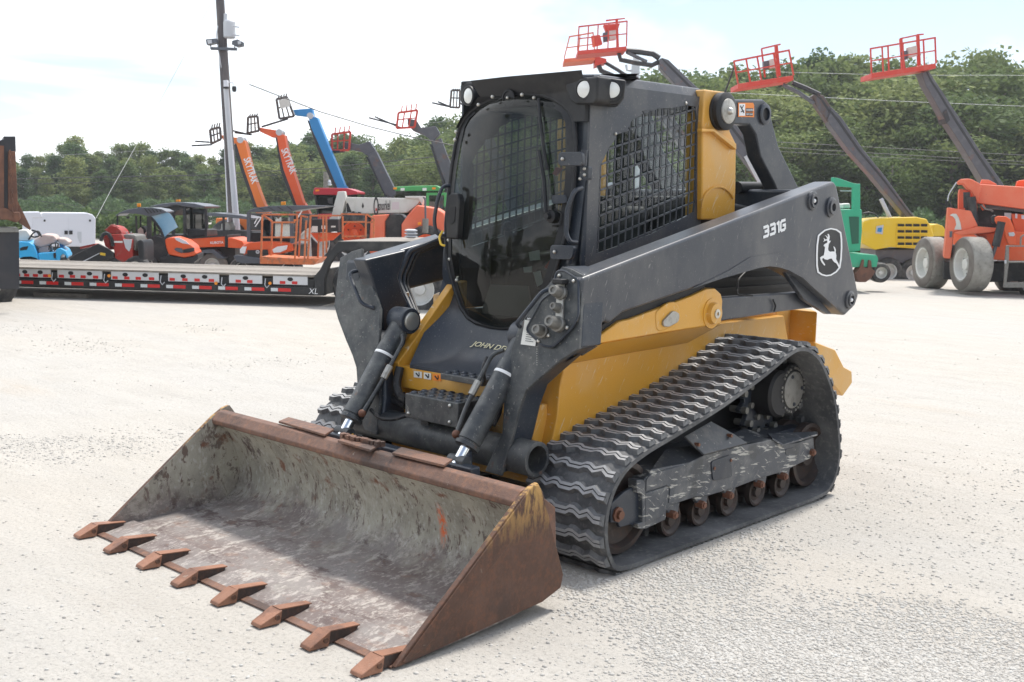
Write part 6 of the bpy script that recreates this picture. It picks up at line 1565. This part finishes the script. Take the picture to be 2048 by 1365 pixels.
section(A2_, 'boom', [(1258,158),(1330,250),(1400,350),(1470,440)], [(1274,152),(1350,240),(1422,340),(1494,430)], .0, .45)
MB().box(fr.w(fr.loc(fr.p(1480,470))[0], .3, .95), (2.6, 1.8, .6), (fr.x,fr.y,fr.z)).build('turntable_body', M_or, A2_.o, bevel=.05)
for dx in (-1.0, 1.1):
    for yy in (-.6, 1.2): A2_.wheel(None, 0, .48, .35, P=fr.w(fr.loc(fr.p(1480,470))[0]+dx, yy, .48))
# middle lift on the yellow engine body
z8 = Zm(1650,300,4.266)
fr = FR(1800, 26.5, 0)
Bl = T('boom_lift', 'boom lift with yellow louvred engine hood and long grey boom to the middle red basket', 'boom lift', fr, 'boom lifts with raised red baskets')
fb = basket(Bl, (1468,123), (1578,101), (1476,168), (1587,151), 10, -.3, .9, (0,.22,.42,.72,1))
Bl.ex('console_post', [(1550,93),(1556,92),(1562,152),(1554,153)], -.05, .08, M_redp, par=fb)
Bl.ex('control_box', [(1527,123),(1538,121),(1538,138),(1528,139)], -.1, .15, M_canopy, .01, par=fb)
Bl.ex('control_box', [(1539,119),(1552,117),(1553,135),(1539,137)], -.1, .15, M_woff, .01, par=fb)
Bl.bars('basket_rail', [((1523,98),(1561,89)),((1523,98),(1530,155)),((1523,112),(1560,104))], .3, .035, M_redp, par=fb)
jb = Bl.tube('jib', [(1585,166),(1612,177),(1640,190)], .1, .06, M_gdark); Bl.tube('jib_link', [(1566,170),(1598,186),(1628,207)], .1, .05, M_gboom, par=jb)
Bl.tube('cable', [(1469,133),(1460,158),(1448,190)], .1, .02, M_dk)
bm_ = section(Bl, 'fly_boom', [(1625,192),(1632,212),(1655,245)], [(1632,187),(1648,192),(1680,242)], .06, .28, mat('rusty_boom_steel', (.11,.075,.065), .5, layers=[((.10,.10,.115), 4, .5, .6, .9)]))
section(Bl, 'boom', [(1656,240),(1660,250),(1697,300),(1742,350),(1800,420),(1813,436)], [(1663,214),(1684,236),(1727,300),(1768,350),(1815,415),(1832,436)], .0, .40)
Bl.tube('lift_cylinder', [(1762,398),(1780,436)], -.1, .05, M_galv, n=10)
hd = Bl.ex('engine_hood', z8([(312,690),(330,612),(390,592),(560,578),(780,573),(870,592),(905,660),(935,740),(860,760),(800,845),(560,832),(430,855),(315,800)]), -.3, 1.2, M_ylift, .03)
Bl.ex('louvre_panel', z8([(610,625),(892,632),(900,745),(860,760),(820,842),(606,830)]), -.31, .02, M_ylift, .0, par=hd)
for r_ in range(4):
    for c_ in range(4):
        x0, y0 = 622+66*c_, 632+53*r_
        if x0 > 820 and r_ > 2: continue
        Bl.ex('louvre', z8([(x0,y0),(x0+54,y0+1),(x0+54,y0+24),(x0,y0+23)]), -.325, .03, M_dark, par=hd)
    Bl.ex('louvre_lip', z8([(612,630+53*r_+24),(888 if r_ < 3 else 820,630+53*r_+26),(888 if r_ < 3 else 820,630+53*r_+36),(612,630+53*r_+36)]), -.35, .04, M_ylift, .004, par=hd)
lq = Bl.ex('hood_badge', z8([(440,652),(500,640),(492,722),(432,712)]), -.32, .01, M_galv, par=hd)
Bl.ex('badge_mark', z8([(452,668),(488,662),(482,704),(446,698)]), -.33, .005, M_bluep, par=hd)
Bl.ex('turntable', z8([(430,852),(790,846),(760,965),(440,972)]), -.1, 1.2, M_gboom, .02)
Bl.ex('chassis', z8([(470,970),(1000,965),(990,1060),(500,1050)]), .1, 1.2, M_dk, .02)
for q in ((545,1040),(760,1050)): Bl.wheel(z8([q])[0], -.2, .34, .3)
Bl.wheel(z8([(545,1040)])[0], 1.2, .34, .3)
# right lift
fr = FR(1960, 29, 0)
Cl = T('boom_lift', 'boom lift with the rightmost red basket and grey boom rising behind the orange telehandler', 'boom lift', fr, 'boom lifts with raised red baskets')
fb = basket(Cl, (1741,98), (1870,76), (1743,147), (1872,127), 10, -.3, .9, (0,.18,.27,.5,.82,1))
Cl.ex('console_post', [(1800,78),(1805,77),(1811,137),(1804,138)], -.05, .08, M_redp, par=fb)
Cl.ex('console_post', [(1834,70),(1839,70),(1842,131),(1836,132)], -.05, .08, M_redp, par=fb)
Cl.ex('control_box', [(1804,103),(1815,101),(1816,119),(1805,120)], -.1, .15, M_canopy, .01, par=fb)
Cl.ex('control_box', [(1816,95),(1834,91),(1835,112),(1817,116)], -.1, .15, M_woff, .01, par=fb)
Cl.bars('basket_rail', [((1800,78),(1838,70)),((1834,70),(1847,69))], .3, .035, M_redp, par=fb)
section(Cl, 'boom', [(1842,146),(1852,172),(1866,196),(1890,240),(1929,300),(1966,361),(2010,440)], [(1858,142),(1868,158),(1885,183),(1916,232),(1959,300),(2002,361),(2050,440)], .0, .42)
Cl.ex('boom_collar', [(1886,225),(1893,218),(1900,240),(1893,248)], -.03, .5, M_gdark, par=None)
MB().box(fr.w(fr.loc(fr.p(2040,470))[0], .3, .95), (2.6, 1.8, .6), (fr.x,fr.y,fr.z)).build('turntable_body', M_or, Cl.o, bevel=.05)
for dx in (-1.0, 1.1):
    for yy in (-.6, 1.2): Cl.wheel(None, 0, .45, .35, P=fr.w(fr.loc(fr.p(2040,470))[0]+dx, yy, .45))
fr = FR(1885, 28.5, 0)
Yl = T('engine_hood_lift', 'second yellow lift body just left of the orange telehandler', 'boom lift', fr)
Yl.ex('engine_hood', z8([(915,640),(960,632),(1010,650),(1035,690),(1035,740),(925,740)]), 0, 1.0, M_ylift, .03)
Yl.ex('chassis', z8([(925,740),(1040,740),(1040,860),(925,860)]), .1, 1.0, M_dk); Yl.wheel(z8([(980,930)])[0], 0, .40, .3)
Yl.wheel(z8([(1060,930)])[0], .8, .40, .3)

# ---------------------------------------------------------------- green forestry machine
fr = FR(1710, 21.5, 0)
Fm = T('forestry_machine', 'green steel forestry machine with open guard frame behind the loader boom', 'forestry machine', fr)
Fm.ex('guard_frame', z8([(60,235),(110,240),(250,288),(302,290),(302,520),(235,520),(235,322),(110,312),(60,300)]), 0, .08, M_tgreen, .01)
Fm.ex('guard_frame', z8([(60,235),(110,240),(250,288),(302,290),(302,520),(235,520),(235,322),(110,312),(60,300)]), 1.1, .08, M_tgreen, .01)
Fm.ex('engine_box', z8([(0,510),(316,508),(318,700),(302,862),(240,875),(0,875)]), .0, 1.2, M_tgreen, .02)
Fm.ex('radiator_screen', z8([(205,570),(290,572),(288,800),(230,805)]), -.01, .02, mat('dark_green_screen', (.015,.10,.06), .6), par=None)
Fm.ex('rear_deck', z8([(180,880),(235,885),(440,898),(455,930),(442,1000),(180,1005)]), -.1, 1.3, M_tgreen, .01)
Fm.ex('axle_bracket', z8([(262,1060),(300,1000),(320,935),(335,940),(330,1000),(365,1010),(375,940),(395,945),(400,1010),(430,1040),(400,1090),(350,1130),(280,1130)]), -.15, .3, M_rust, .01)
Fm.wheel(z8([(480,1050)])[0], .3, .20, .25); Fm.wheel(z8([(60,1010)])[0], .1, .42, .3)
Fm.ex('fuel_tank', z8([(150,460),(215,455),(220,500),(150,505)]), .3, .4, M_woff, .03)
Fm.tube('hose', z8([(316,545),(370,530),(430,550),(455,580)]), .2, .012, M_hose, fil=.05)
Fm.bars('rail', [(z8([(130,350)])[0], z8([(240,352)])[0])], .3, .02, M_galv)

# ---------------------------------------------------------------- orange telehandler at the right edge
ze = Zm(1860,340,5.25)
fr = FR(1970, 22.0, -20)
K = T('telehandler', 'faded orange telehandler with lowered boom and mud caked tyres at the right edge', 'telehandler', fr)
K.ex('boom', ze([(430,200),(470,150),(520,150),(987,180),(1700,215),(1700,470),(970,412),(490,350)]), -.2, .5, M_or2, .02)
K.ex('boom_heel', ze([(285,125),(320,98),(400,93),(440,100),(530,150),(545,190),(500,350),(470,300),(430,220),(390,200),(350,150),(300,150)]), -.25, .6, M_or2, .02)
K.ex('boom_fin', ze([(530,140),(545,102),(620,106),(700,150),(700,160),(540,152)]), -.1, .2, M_or2, .01)
K.ex('boom_top_guard', ze([(905,165),(920,115),(987,105),(1200,105),(1200,185),(905,180)]), .3, .3, M_or, .02)
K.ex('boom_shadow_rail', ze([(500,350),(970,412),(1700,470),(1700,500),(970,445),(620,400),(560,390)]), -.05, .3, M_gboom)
K.ex('rear_tower', ze([(310,200),(370,210),(430,230),(470,300),(500,380),(500,600),(430,600),(300,420),(300,250)]), .1, .5, M_or2, .01)
K.ex('side_panel', ze([(190,395),(300,412),(430,432),(505,590),(420,620),(330,640),(250,650),(235,800),(215,935),(145,930),(170,640)]), -.5, 1.0, M_or2, .02)
K.ex('white_swoosh', ze([(205,478),(235,462),(275,462),(300,500),(320,560),(330,628),(255,628),(275,575),(265,520),(240,490)]), -.515, .01, M_woff)
K.ex('fender', ze([(250,652),(330,640),(500,596),(690,612),(700,640),(640,660),(480,675),(330,690),(260,668)]), -.55, .9, M_or2, .02)
K.ex('body', ze([(480,680),(640,660),(800,640),(1100,660),(1700,700),(1700,960),(820,955),(580,940),(560,740)]), -.35, 1.1, M_or, .02)
K.ex('engine_recess', ze([(500,400),(980,440),(980,640),(700,612),(500,590)]), .2, .5, M_dk)
K.ex('inner_panel', ze([(850,460),(1700,500),(1700,680),(900,660),(870,560)]), .0, .4, M_or, .01)
K.ex('data_plate', ze([(780,450),(855,455),(850,520),(785,510)]), -.02, .02, M_galv); K.ex('data_plate', ze([(895,460),(918,462),(916,512),(895,508)]), -.02, .02, M_wpaint); K.ex('data_plate', ze([(960,475),(1010,478),(1010,520),(960,515)]), -.02, .02, M_wpaint)
K.ex('lift_link', ze([(680,500),(720,485),(800,490),(845,520),(880,600),(900,680),(900,790),(820,790),(790,700),(770,600),(700,570),(680,540)]), -.7, .15, M_or, .02)
K.ex('link_pin', ze([(640,500),(665,475),(700,475),(690,570),(660,570),(640,540)]), -.66, .2, M_dk, .03)
for (a, b, r_, y_, mm) in (((385,235),(388,400),.065,-.3,M_dk),((388,400),(378,480),.035,-.3,M_dk),((432,285),(468,590),.085,-.4,M_dk),((752,545),(690,805),.075,-.85,M_dk),((690,800),(645,935),.035,-.85,M_gboom),((545,370),(570,420),.04,-.2,M_or)):
    K.tube('hydraulic_cylinder', ze([a, b]), y_, r_, mm, n=14)
K.tube('hydraulic_hose', ze([(280,130),(240,190),(195,260),(185,330)]), -.3, .012, M_galv, fil=.1); K.tube('hydraulic_hose', ze([(290,160),(260,220),(215,290),(215,370),(240,400)]), -.3, .012, M_hose, fil=.1)
K.tube('hydraulic_hose', ze([(540,370),(580,415),(640,420),(660,440)]), -.3, .02, M_rub_dust, fil=.1)
K.ex('step_lamp', ze([(822,660),(880,655),(895,680),(880,700),(830,698)]), -.72, .03, M_galv, .01)
K.ex('axle', ze([(140,965),(230,965),(560,975),(820,970),(1700,975),(1700,1150),(640,1180),(140,1150)]), .0, .8, M_dk, .02)
K.ex('front_attachment', ze([(798,795),(832,792),(830,960),(1700,958),(1700,978),(828,978),(805,1180),(1700,1185),(1700,1245),(770,1238),(785,960)]), -1.0, .10, M_rub_dust, .008)
K.ex('attachment_bar', ze([(832,794),(1700,800),(1700,812),(832,808)]), -1.0, .06, M_rub_dust)
K.ex('attachment_knob', ze([(780,950),(805,948),(805,985),(782,985)]), -1.05, .06, M_galv, .01)
K.tube('spill_hose', ze([(950,790),(955,700),(1000,680),(1060,690)]), -1.0, .015, M_rub_dust, fil=.05)
a_ = fr.p(*ze([(505,722)])[0], -.365); b_ = fr.p(*ze([(600,728)])[0], -.365); text_obj('DIESEL', (a_, b_-a_, fr.z), .09, M_dk, 'body_lettering', K.o, .001, .0, .62)
K.ex('rear_label', ze([(208,645),(235,645),(230,710),(205,710)]), -.515, .01, M_canopy)
K.wheel((1923,529), -.75, .545, .40, ax=(-.92,-.40), tm=M_tyre_dust, treads=0, name='wheel')
K.wheel((1845,526), .9, .555, .40, ax=(-.92,-.40), tm=M_tyre_dust)
K.wheel((2060,560), -.2, .50, .40, ax=(-.92,-.40), tm=M_rubber); 
K.wheel((2044,548), 1.0, .50, .35, ax=(.2,-.98))

# ---------------------------------------------------------------- light pole
fr = FR(468, 30, 0); z4 = Zm(370,0,4.55)
PL = T('light_pole', 'tall dark wooden utility pole with transformer can and two floodlights', 'utility pole', fr)
def pt(u, v, y=0): return fr.p(u, v, y)
pA = pt(430, -160); pB = pt(465, 400); dpl = (pB-pA); pC = pB+dpl*(pB.z/(-dpl.z))
MB().lathe(pC-(pB-pA).normalized()*-.0, (pA-pC), [(.155,0),(.10,(pA-pC).length)], 14).build('pole', M_wood, PL.o)
MB().cyl(pt(452,178,-.17), pt(473,470,-.17), .07, n=10).build('conduit', M_galv, PL.o)
MB().cyl(pt(444,134,-.05), pt(458,470,-.05), .035, n=8).build('conduit', M_wpaint, PL.o)
MB().cyl(pt(464,300,-.18), pt(479,470,-.18), .035, n=8).build('conduit', M_wpaint, PL.o)
MB().tube(fillet([pt(436,52,-.1),pt(433,70,-.1),pt(440,120,-.1),pt(443,136,-.1)],.3), .018, 6).build('cable', M_galv, PL.o)
o = MB().lathe(pt(459,77,-.1), (0,0,1), [(.13,0),(.16,.03),(.16,.42),(.13,.46),(.03,.47)], 24).build('transformer', M_galv, PL.o)
MB().cyl(pt(451,44,-.1), pt(451,28,-.1), .05, n=12).build('bushing', M_galv, o)
for v in (53, 70): MB().cyl(pt(467,v,-.25), pt(479,v+2,-.25), .02, n=8).build('terminal', M_galv, o)
MB().bar(pt(422,97.5,-.18), pt(474,99,-.18), .10, .07).build('crossbar', M_canopy, PL.o)
for q, lq in (([(411,79),(432,77),(433,86),(413,90)], [(414,81),(423,80),(424,87),(416,88)]), ([(464,82),(475,79),(485,84),(484,92),(473,94),(463,89)], [(475,83),(482,82),(482,88),(476,89)])):
    f_ = PL.ex('floodlight', q, -.35, .22, M_canopy, .01); PL.ex('lamp_glass', lq, -.37, .03, M_galv, par=f_)
    u = (q[0][0]+q[1][0])/2; MB().bar(pt(u,88,-.25), pt(u,98,-.2), .03).build('bracket', M_canopy, f_)
PL.ex('camera_housing', z4([(348,732),(386,730),(388,790),(350,792)]), -.3, .12, M_wpaint, .01); PL.ex('camera_lens', z4([(352,792),(386,790),(384,808),(356,808)]), -.3, .1, M_dk)
MB().tube([pt(457,165,-.1),pt(466,166,-.15),pt(468,171,-.15)], .015, 6).build('camera_arm', M_wpaint, PL.o)
c = pt(468.5,178,-.15); d_ = MB().lathe(c, (0,0,1), [(.0,-.09),(.05,-.07),(.06,0),(.055,.06),(.02,.07)], 14).build('dome_camera', M_dk, PL.o)
fr = FR(1272, 48, 0); P2 = T('utility_pole', 'distant grey pole top with bracket showing over the loader cab roof', 'utility pole', fr)
MB().cyl(fr.w(0,0,0), fr.p(1272,112), .14, n=10).build('pole', M_galv, P2.o); MB().tube([fr.p(1252,130),fr.p(1254,140),fr.p(1270,144)], .06, 6).build('bracket', M_galv, P2.o)
MB().box(fr.p(1271,140), (.35,.3,.5), (fr.x,fr.y,fr.z)).build('insulator', M_galv, P2.o, bevel=.05)
fr = FR(653, 46, 0); P3 = T('utility_pole', 'short distant pole with white insulator between the blue boom and the red tractor', 'utility pole', fr)
MB().cyl(fr.w(0,0,0), fr.p(652,344), .11, n=10).build('pole', M_plank, P3.o); MB().lathe(fr.p(659,372), (0,0,1), [(.06,0),(.1,.05),(.06,.1),(.1,.15),(.05,.25)], 12).build('insulator', M_wpaint, P3.o)

# ---------------------------------------------------------------- cables
def cable(label, pts, D, r, m):
    P = []
    for i, (a, b) in enumerate(pts): P.append(V(a, b, N=(Vector((fw.x, fw.y, 0)).normalized(), Vector((fw.x, fw.y, 0)).normalized().dot(CAM)+(D if not isinstance(D, (list, tuple)) else D[i]))))
    Q = []
    for i in range(len(P)-1):
        for k in range(6): Q.append(P[i].lerp(P[i+1], k/6))
    Q.append(P[-1]); o = MB().tube(Q, r, 5).build('power_line', m, None); tag(o, label, 'power line', 'overhead cables')
cable('upper of the two dark cables crossing the trees on the left', [(-300,362),(35,358),(400,351),(640,337),(900,311),(1300,270)], 47, .018, M_wire)
cable('lower of the two dark cables crossing the trees on the left', [(-300,374),(35,369),(400,361),(640,345),(900,322),(1300,284)], 47, .014, M_wire)
cable('thin dark cable dipping down over the left trees to the white generator', [(-300,370),(35,397),(130,409),(260,427),(300,432)], 48, .012, M_wire)
cable('thick dark cable sloping down from beside the light pole over the blue boom', [(498,169),(560,193),(640,224),(740,254),(825,275),(1000,310)], 31, .016, M_wire)
cable('thin pale wire leaving the light pole at camera height', [(460,154),(478,160),(500,170)], 30, .007, M_wirep)
cable('pale guy wire slanting up from the white generator', [(192,437),(225,375),(262,310),(300,240),(370,110),(440,-30)], [25,26,27,28,29,30], .0055, M_wirep)
cable('pale cable across the tops of the right hand trees', [(1300,176),(1459,186),(1560,191),(1800,203),(2048,213),(2300,222)], 46, .010, M_wirep)
cable('highest pale cable just above the right hand treetops', [(1300,137),(1578,145),(1800,151),(2005,151),(2300,154)], 46, .008, M_wirep)
cable('topmost of the three dark cables low across the right hand trees', [(1300,272),(1558,285),(1800,298),(2048,311),(2300,323)], 46, .014, M_wire)
cable('middle of the three dark cables low across the right hand trees', [(1300,282),(1561,296),(1800,310),(2048,324),(2300,337)], 46, .014, M_wire)
cable('lowest of the three dark cables low across the right hand trees', [(1300,290),(1564,304),(1800,317),(2048,330),(2300,343)], 46, .011, M_wire)
for k, (a, b) in enumerate(((230,205),(262,240),(292,272))):
    cable(('highest','middle','lowest')[k]+' of the three faint wires high in the sky left of the light pole', [(-300,a+40),(0,a+25),(440,a-10+12),(900,b-30),(1300,b-60)], 58, .006, M_wirep)

# ---------------------------------------------------------------- trees
def leafmat(name, c0, c1, c2):
    m = bpy.data.materials.new(name); m.use_nodes = True; t = m.node_tree; b = t.nodes['Principled BSDF']; b.inputs['Roughness'].default_value = .7; b.inputs['Specular IOR Level'].default_value = .2
    an = t.nodes.new('ShaderNodeAttribute'); an.attribute_name = 'tone'; oi = t.nodes.new('ShaderNodeObjectInfo')
    cr = t.nodes.new('ShaderNodeValToRGB'); cr.color_ramp.elements[0].color = (*c0,1); cr.color_ramp.elements[1].color = (*c2,1); e = cr.color_ramp.elements.new(.5); e.color = (*c1,1)
    ad = t.nodes.new('ShaderNodeMath'); ad.operation = 'MULTIPLY_ADD'; ad.inputs[1].default_value = .5
    m2 = t.nodes.new('ShaderNodeMath'); m2.operation = 'MULTIPLY'; m2.inputs[1].default_value = .55; t.links.new(oi.outputs['Random'], m2.inputs[0])
    t.links.new(an.outputs['Fac'], ad.inputs[0]); t.links.new(m2.outputs[0], ad.inputs[2]); t.links.new(ad.outputs[0], cr.inputs[0]); t.links.new(cr.outputs[0], b.inputs['Base Color'])
    tr = t.nodes.new('ShaderNodeBsdfTranslucent'); t.links.new(cr.outputs[0], tr.inputs[0]); mi = t.nodes.new('ShaderNodeMixShader'); mi.inputs[0].default_value = .35
    t.links.new(b.outputs[0], mi.inputs[1]); t.links.new(tr.outputs[0], mi.inputs[2]); t.links.new(mi.outputs[0], t.nodes['Material Output'].inputs[0]); return m
M_leaf = leafmat('mixed_foliage', (.065,.110,.045), (.155,.205,.070), (.32,.35,.13))
M_pine = leafmat('pine_foliage', (.045,.085,.042), (.09,.145,.058), (.17,.23,.09))
M_bark = mat('bark', (.13,.11,.09), .9)
def foliage_mesh(name, kind, seed, H=8.0, quads=6500):
    g = np.random.default_rng(seed); cl = []; n = 0
    nc = {'round': 62, 'pine': 80, 'young': 60}[kind]
    for i in range(nc):
        if kind == 'round':
            h = g.uniform(.18, .97); R_ = H*.27*math.sin(math.pi*min(1, (h-.08)/.95))**.6; a = g.uniform(0, 6.283); q = g.uniform(.35, 1.0)**.6; cs_ = H*g.uniform(.07,.13)
        elif kind == 'pine':
            h = g.uniform(.12, 1.0); R_ = H*.20*(1.03-h)**.8+.1; a = g.uniform(0, 6.283); q = g.uniform(.2, 1.05); cs_ = H*g.uniform(.045,.085)
        else:
            h = g.uniform(.10, .98); R_ = H*.17*min(1, (1.04-h)*1.25)**.75*min(1, h*4+.3); a = g.uniform(0, 6.283); q = g.uniform(.2, 1.05); cs_ = H*g.uniform(.055,.10)
        cl.append((R_*q*math.cos(a), R_*q*math.sin(a), h*H, cs_, g.random()))
    per = quads//nc; C_ = np.repeat(np.array([c[:3] for c in cl]), per, 0); S_ = np.repeat(np.array([c[3] for c in cl]), per); tone = np.repeat(np.array([c[4] for c in cl]), per)
    N_ = len(C_); d = g.normal(size=(N_, 3)); d /= np.linalg.norm(d, axis=1)[:, None]; rr = g.random(N_)**.45
    pos = C_+d*(rr*S_)[:, None]*np.array([1.15,1.15,.8]); pos[:, 2] = np.maximum(pos[:, 2], .05)
    nrm = d*.5+g.normal(size=(N_, 3))*.6; nrm /= np.linalg.norm(nrm, axis=1)[:, None]
    t1 = np.cross(nrm, g.normal(size=(N_, 3))); t1 /= np.linalg.norm(t1, axis=1)[:, None]; t2 = np.cross(nrm, t1)
    sz = (H*.0125*g.uniform(.6, 1.5, N_))[:, None]; t1 = t1*sz; t2 = t2*sz*.6
    Vv = np.stack([pos-t1, pos-t2*.9, pos+t1, pos+t2], 1).reshape(-1, 3).astype(np.float32)
    me = bpy.data.meshes.new(name); me.vertices.add(len(Vv)); me.vertices.foreach_set('co', Vv.ravel()); F = np.arange(N_*4, dtype=np.int32)
    me.loops.add(len(F)); me.loops.foreach_set('vertex_index', F); me.polygons.add(N_); me.polygons.foreach_set('loop_start', np.arange(N_, dtype=np.int32)*4); me.polygons.foreach_set('loop_total', np.full(N_, 4, dtype=np.int32)); me.update(calc_edges=True)
    at = me.attributes.new('tone', 'FLOAT', 'POINT'); at.data.foreach_set('value', np.repeat(np.clip(tone*.7+.3*g.random(N_), 0, 1), 4).astype(np.float32))
    me.materials.append(M_pine if kind == 'pine' else M_leaf)
    return me, cl
def make_tree(kind, seed):
    me, cl = foliage_mesh('crown', kind, seed); H = 8.0
    root = bpy.data.objects.new({'round':'broadleaf_tree','pine':'pine_tree','young':'young_tree'}[kind], None)
    m = MB(); m.tube([(0,0,-.3),(.05,.02,H*.25),(-.04,.05,H*.55),(.02,0,H*(.93 if kind == 'pine' else .8))], [.17,.13,.085,.03], 8)
    for c in cl[:14]: b0 = Vector((0,0,c[2]*.75)); m.tube([b0, b0.lerp(Vector(c[:3]), .5)+Vector((0,0,.1)), Vector(c[:3])], [.05,.03,.012], 5)
    tm = bpy.data.meshes.new('trunk'); tm.from_pydata([tuple(p) for p in m.v], [], m.f); tm.materials.append(M_bark); tm.shade_smooth()
    return root, me, tm
PROTO = [make_tree(k, s) for k, s in (('round',1),('round',2),('round',3),('pine',4),('pine',5),('young',6),('young',7),('round',8))]
LAB = {'broadleaf_tree': ('bushy broadleaf tree in the tree line behind the %s', 'tree'), 'pine_tree': ('dark narrow pine in the tree line behind the %s', 'tree'), 'young_tree': ('slender pale green young tree in the tree line behind the %s', 'tree')}
def plant(k, P, Ht, where, wide=1.0):
    root, me, tm = PROTO[k]; r = bpy.data.objects.new(root.name.split('.')[0], None); COL.objects.link(r)
    s = Ht/8.0; r.location = P; r.rotation_euler = (0, 0, random.uniform(0, 6.28)); r.scale = (s*wide, s*wide, s)
    nm = root.name.split('.')[0]; tag(r, LAB[nm][0] % where, 'tree', {'broadleaf_tree':'broadleaf trees','pine_tree':'pines','young_tree':'young trees'}[nm]+' behind the '+where)
    for n_, me_ in (('crown', me), ('trunk', tm)):
        o = bpy.data.objects.new(n_, me_); o.parent = r; COL.objects.link(o)
hh = Vector((fw.x, fw.y, 0)).normalized()
def at_px(u, D, z=0):
    d = fw+rt*((u-1024)/FPX); d.z = 0; P = Vector((CAM.x, CAM.y, 0))+d*(D/d.dot(hh)); P.z = z; return P
PROF = [(-200,300),(0,306),(60,318),(110,306),(163,284),(205,312),(250,305),(300,300),(345,314),(400,318),(450,320),(500,290),(545,312),(590,284),(625,280),(660,306),(705,270),(740,300),(790,304),(840,278),(880,246),(915,240),(980,232),(1100,200),(1250,170),(1400,165),(1470,158),(1520,152),(1570,150),(1605,126),(1645,132),(1700,142),(1750,136),(1800,150),(1840,160),(1880,142),(1915,126),(1955,132),(2000,166),(2048,150),(2200,140)]
def top_at(u): return interp(PROF, u)
def DD(u): return interp([(-200,100),(600,98),(900,84),(1400,72),(2200,70)], u)
rt_ = random.Random(11)
def kindfor(u):
    if u < 500: return rt_.choice([5,6,5,6,4,5,3,6])
    if u < 930: return rt_.choice([0,1,3,4,2,3])
    if u < 1500: return rt_.choice([0,1,2,3])
    return rt_.choice([0,1,2,7,6,0,5,3])
for row, (step, dz, dd) in enumerate(((22, 0, 6), (36, 26, 0), (48, 62, -6))):
    u = -190+row*9
    while u < 2230:
        D = DD(u)+dd+rt_.uniform(-2, 2); hor = 416+(u-1024)*.0182
        ytop = top_at(u)+(dz*.55+rt_.uniform(-12, 14) if u < 930 else (dz*1.9+rt_.uniform(-45, 45) if row else rt_.uniform(-8, 26)))
        z = 1.539+(hor-ytop)/2174*D
        if z > 1.5:
            where = 'trailer' if u < 620 else ('raised telehandler booms' if u < 1000 else ('loader cab' if u < 1450 else 'red lift baskets'))
            plant(kindfor(u), at_px(u, D), z*1.02, where, (rt_.uniform(.95, 1.35)*(1.3 if row else 1.15) if u > 930 else rt_.uniform(.95, 1.25)*(1.5 if row else 1.1)))
        u += step*rt_.uniform(.8, 1.25)*(1.15 if u > 1400 else 1)
# undergrowth closing the foot of the woods
def undergrowth(name, label, N_, u0, u1, dist, h0, h1, sz, seed, um=None):
    g = np.random.default_rng(seed); u = g.uniform(u0, u1, N_); P = np.zeros((N_, 3)); hrow = g.random(N_)
    for i in range(N_):
        D = dist(u[i], g); q = at_px(u[i], D); bump = .5+.5*noise.fractal((u[i]*.02, 3.1+seed, 0), 1, 2, 4); P[i] = (q.x, q.y, hrow[i]**.8*(h0+h1*bump))
    d = g.normal(size=(N_, 3)); d /= np.linalg.norm(d, axis=1)[:, None]; t1 = np.cross(d, g.normal(size=(N_, 3))); t1 /= np.linalg.norm(t1, axis=1)[:, None]; t2 = np.cross(d, t1)
    s = g.uniform(sz*.6, sz*1.4, N_)[:, None]; Vv = np.stack([P-t1*s, P-t2*s*.6, P+t1*s, P+t2*s*.6], 1).reshape(-1, 3).astype(np.float32)
    me = bpy.data.meshes.new(name); me.vertices.add(len(Vv)); me.vertices.foreach_set('co', Vv.ravel()); F = np.arange(N_*4, dtype=np.int32)
    me.loops.add(len(F)); me.loops.foreach_set('vertex_index', F); me.polygons.add(N_); me.polygons.foreach_set('loop_start', np.arange(N_, dtype=np.int32)*4); me.polygons.foreach_set('loop_total', np.full(N_, 4, dtype=np.int32)); me.update(calc_edges=True)
    at = me.attributes.new('tone', 'FLOAT', 'POINT'); at.data.foreach_set('value', np.repeat(g.random(N_)*.7-.25, 4).astype(np.float32)); me.materials.append(um or M_leaf)
    o = bpy.data.objects.new(name, me); COL.objects.link(o); tag(o, label, 'undergrowth', None, 'stuff')
undergrowth('undergrowth', 'dense green undergrowth along the foot of the woods', 46000, -260, 2300, lambda u, g: DD(u)-12+g.uniform(-3, 7), .8, 1.6, .15, 5, M_pine)
undergrowth('hedgerow', 'tangled weeds and scrub at the back edge of the yard', 60000, -260, 2300, lambda u, g: interp([(0,44),(900,42),(1100,44),(1500,40),(2300,38)], u)+g.uniform(-1.2, 2.5)+2*math.sin(u*.013), .15, 1.5, .10, 8, M_leaf)
# the woods go on round the yard behind the camera
for k in range(46):
    a = math.atan2(-fw.y, -fw.x)+R(-100+200*k/45); D = rt_.uniform(42, 50)
    plant(kindfor(300+rt_.random()*1800), Vector((CAM.x+D*math.cos(a), CAM.y+D*math.sin(a), 0)), rt_.uniform(7, 11), 'photographer', 1.5)

# thin summer haze over the yard: one closed box round everything
hb = MB().box((-45, -42, 24.5), (330, 330, 51)); hz_ = hb.build('haze', None, None, smooth=0); tag(hz_, 'thin pale summer haze over the whole yard', 'haze', None, 'stuff')
hm = bpy.data.materials.new('air_haze'); hm.use_nodes = True; ht = hm.node_tree; ht.nodes.clear()
ho = ht.nodes.new('ShaderNodeOutputMaterial'); hv = ht.nodes.new('ShaderNodeVolumePrincipled'); hv.inputs['Color'].default_value = (.93,.96,1,1); hv.inputs['Density'].default_value = .0007; hv.inputs['Anisotropy'].default_value = .3
ht.links.new(hv.outputs[0], ho.inputs['Volume']); hz_.data.materials.append(hm)
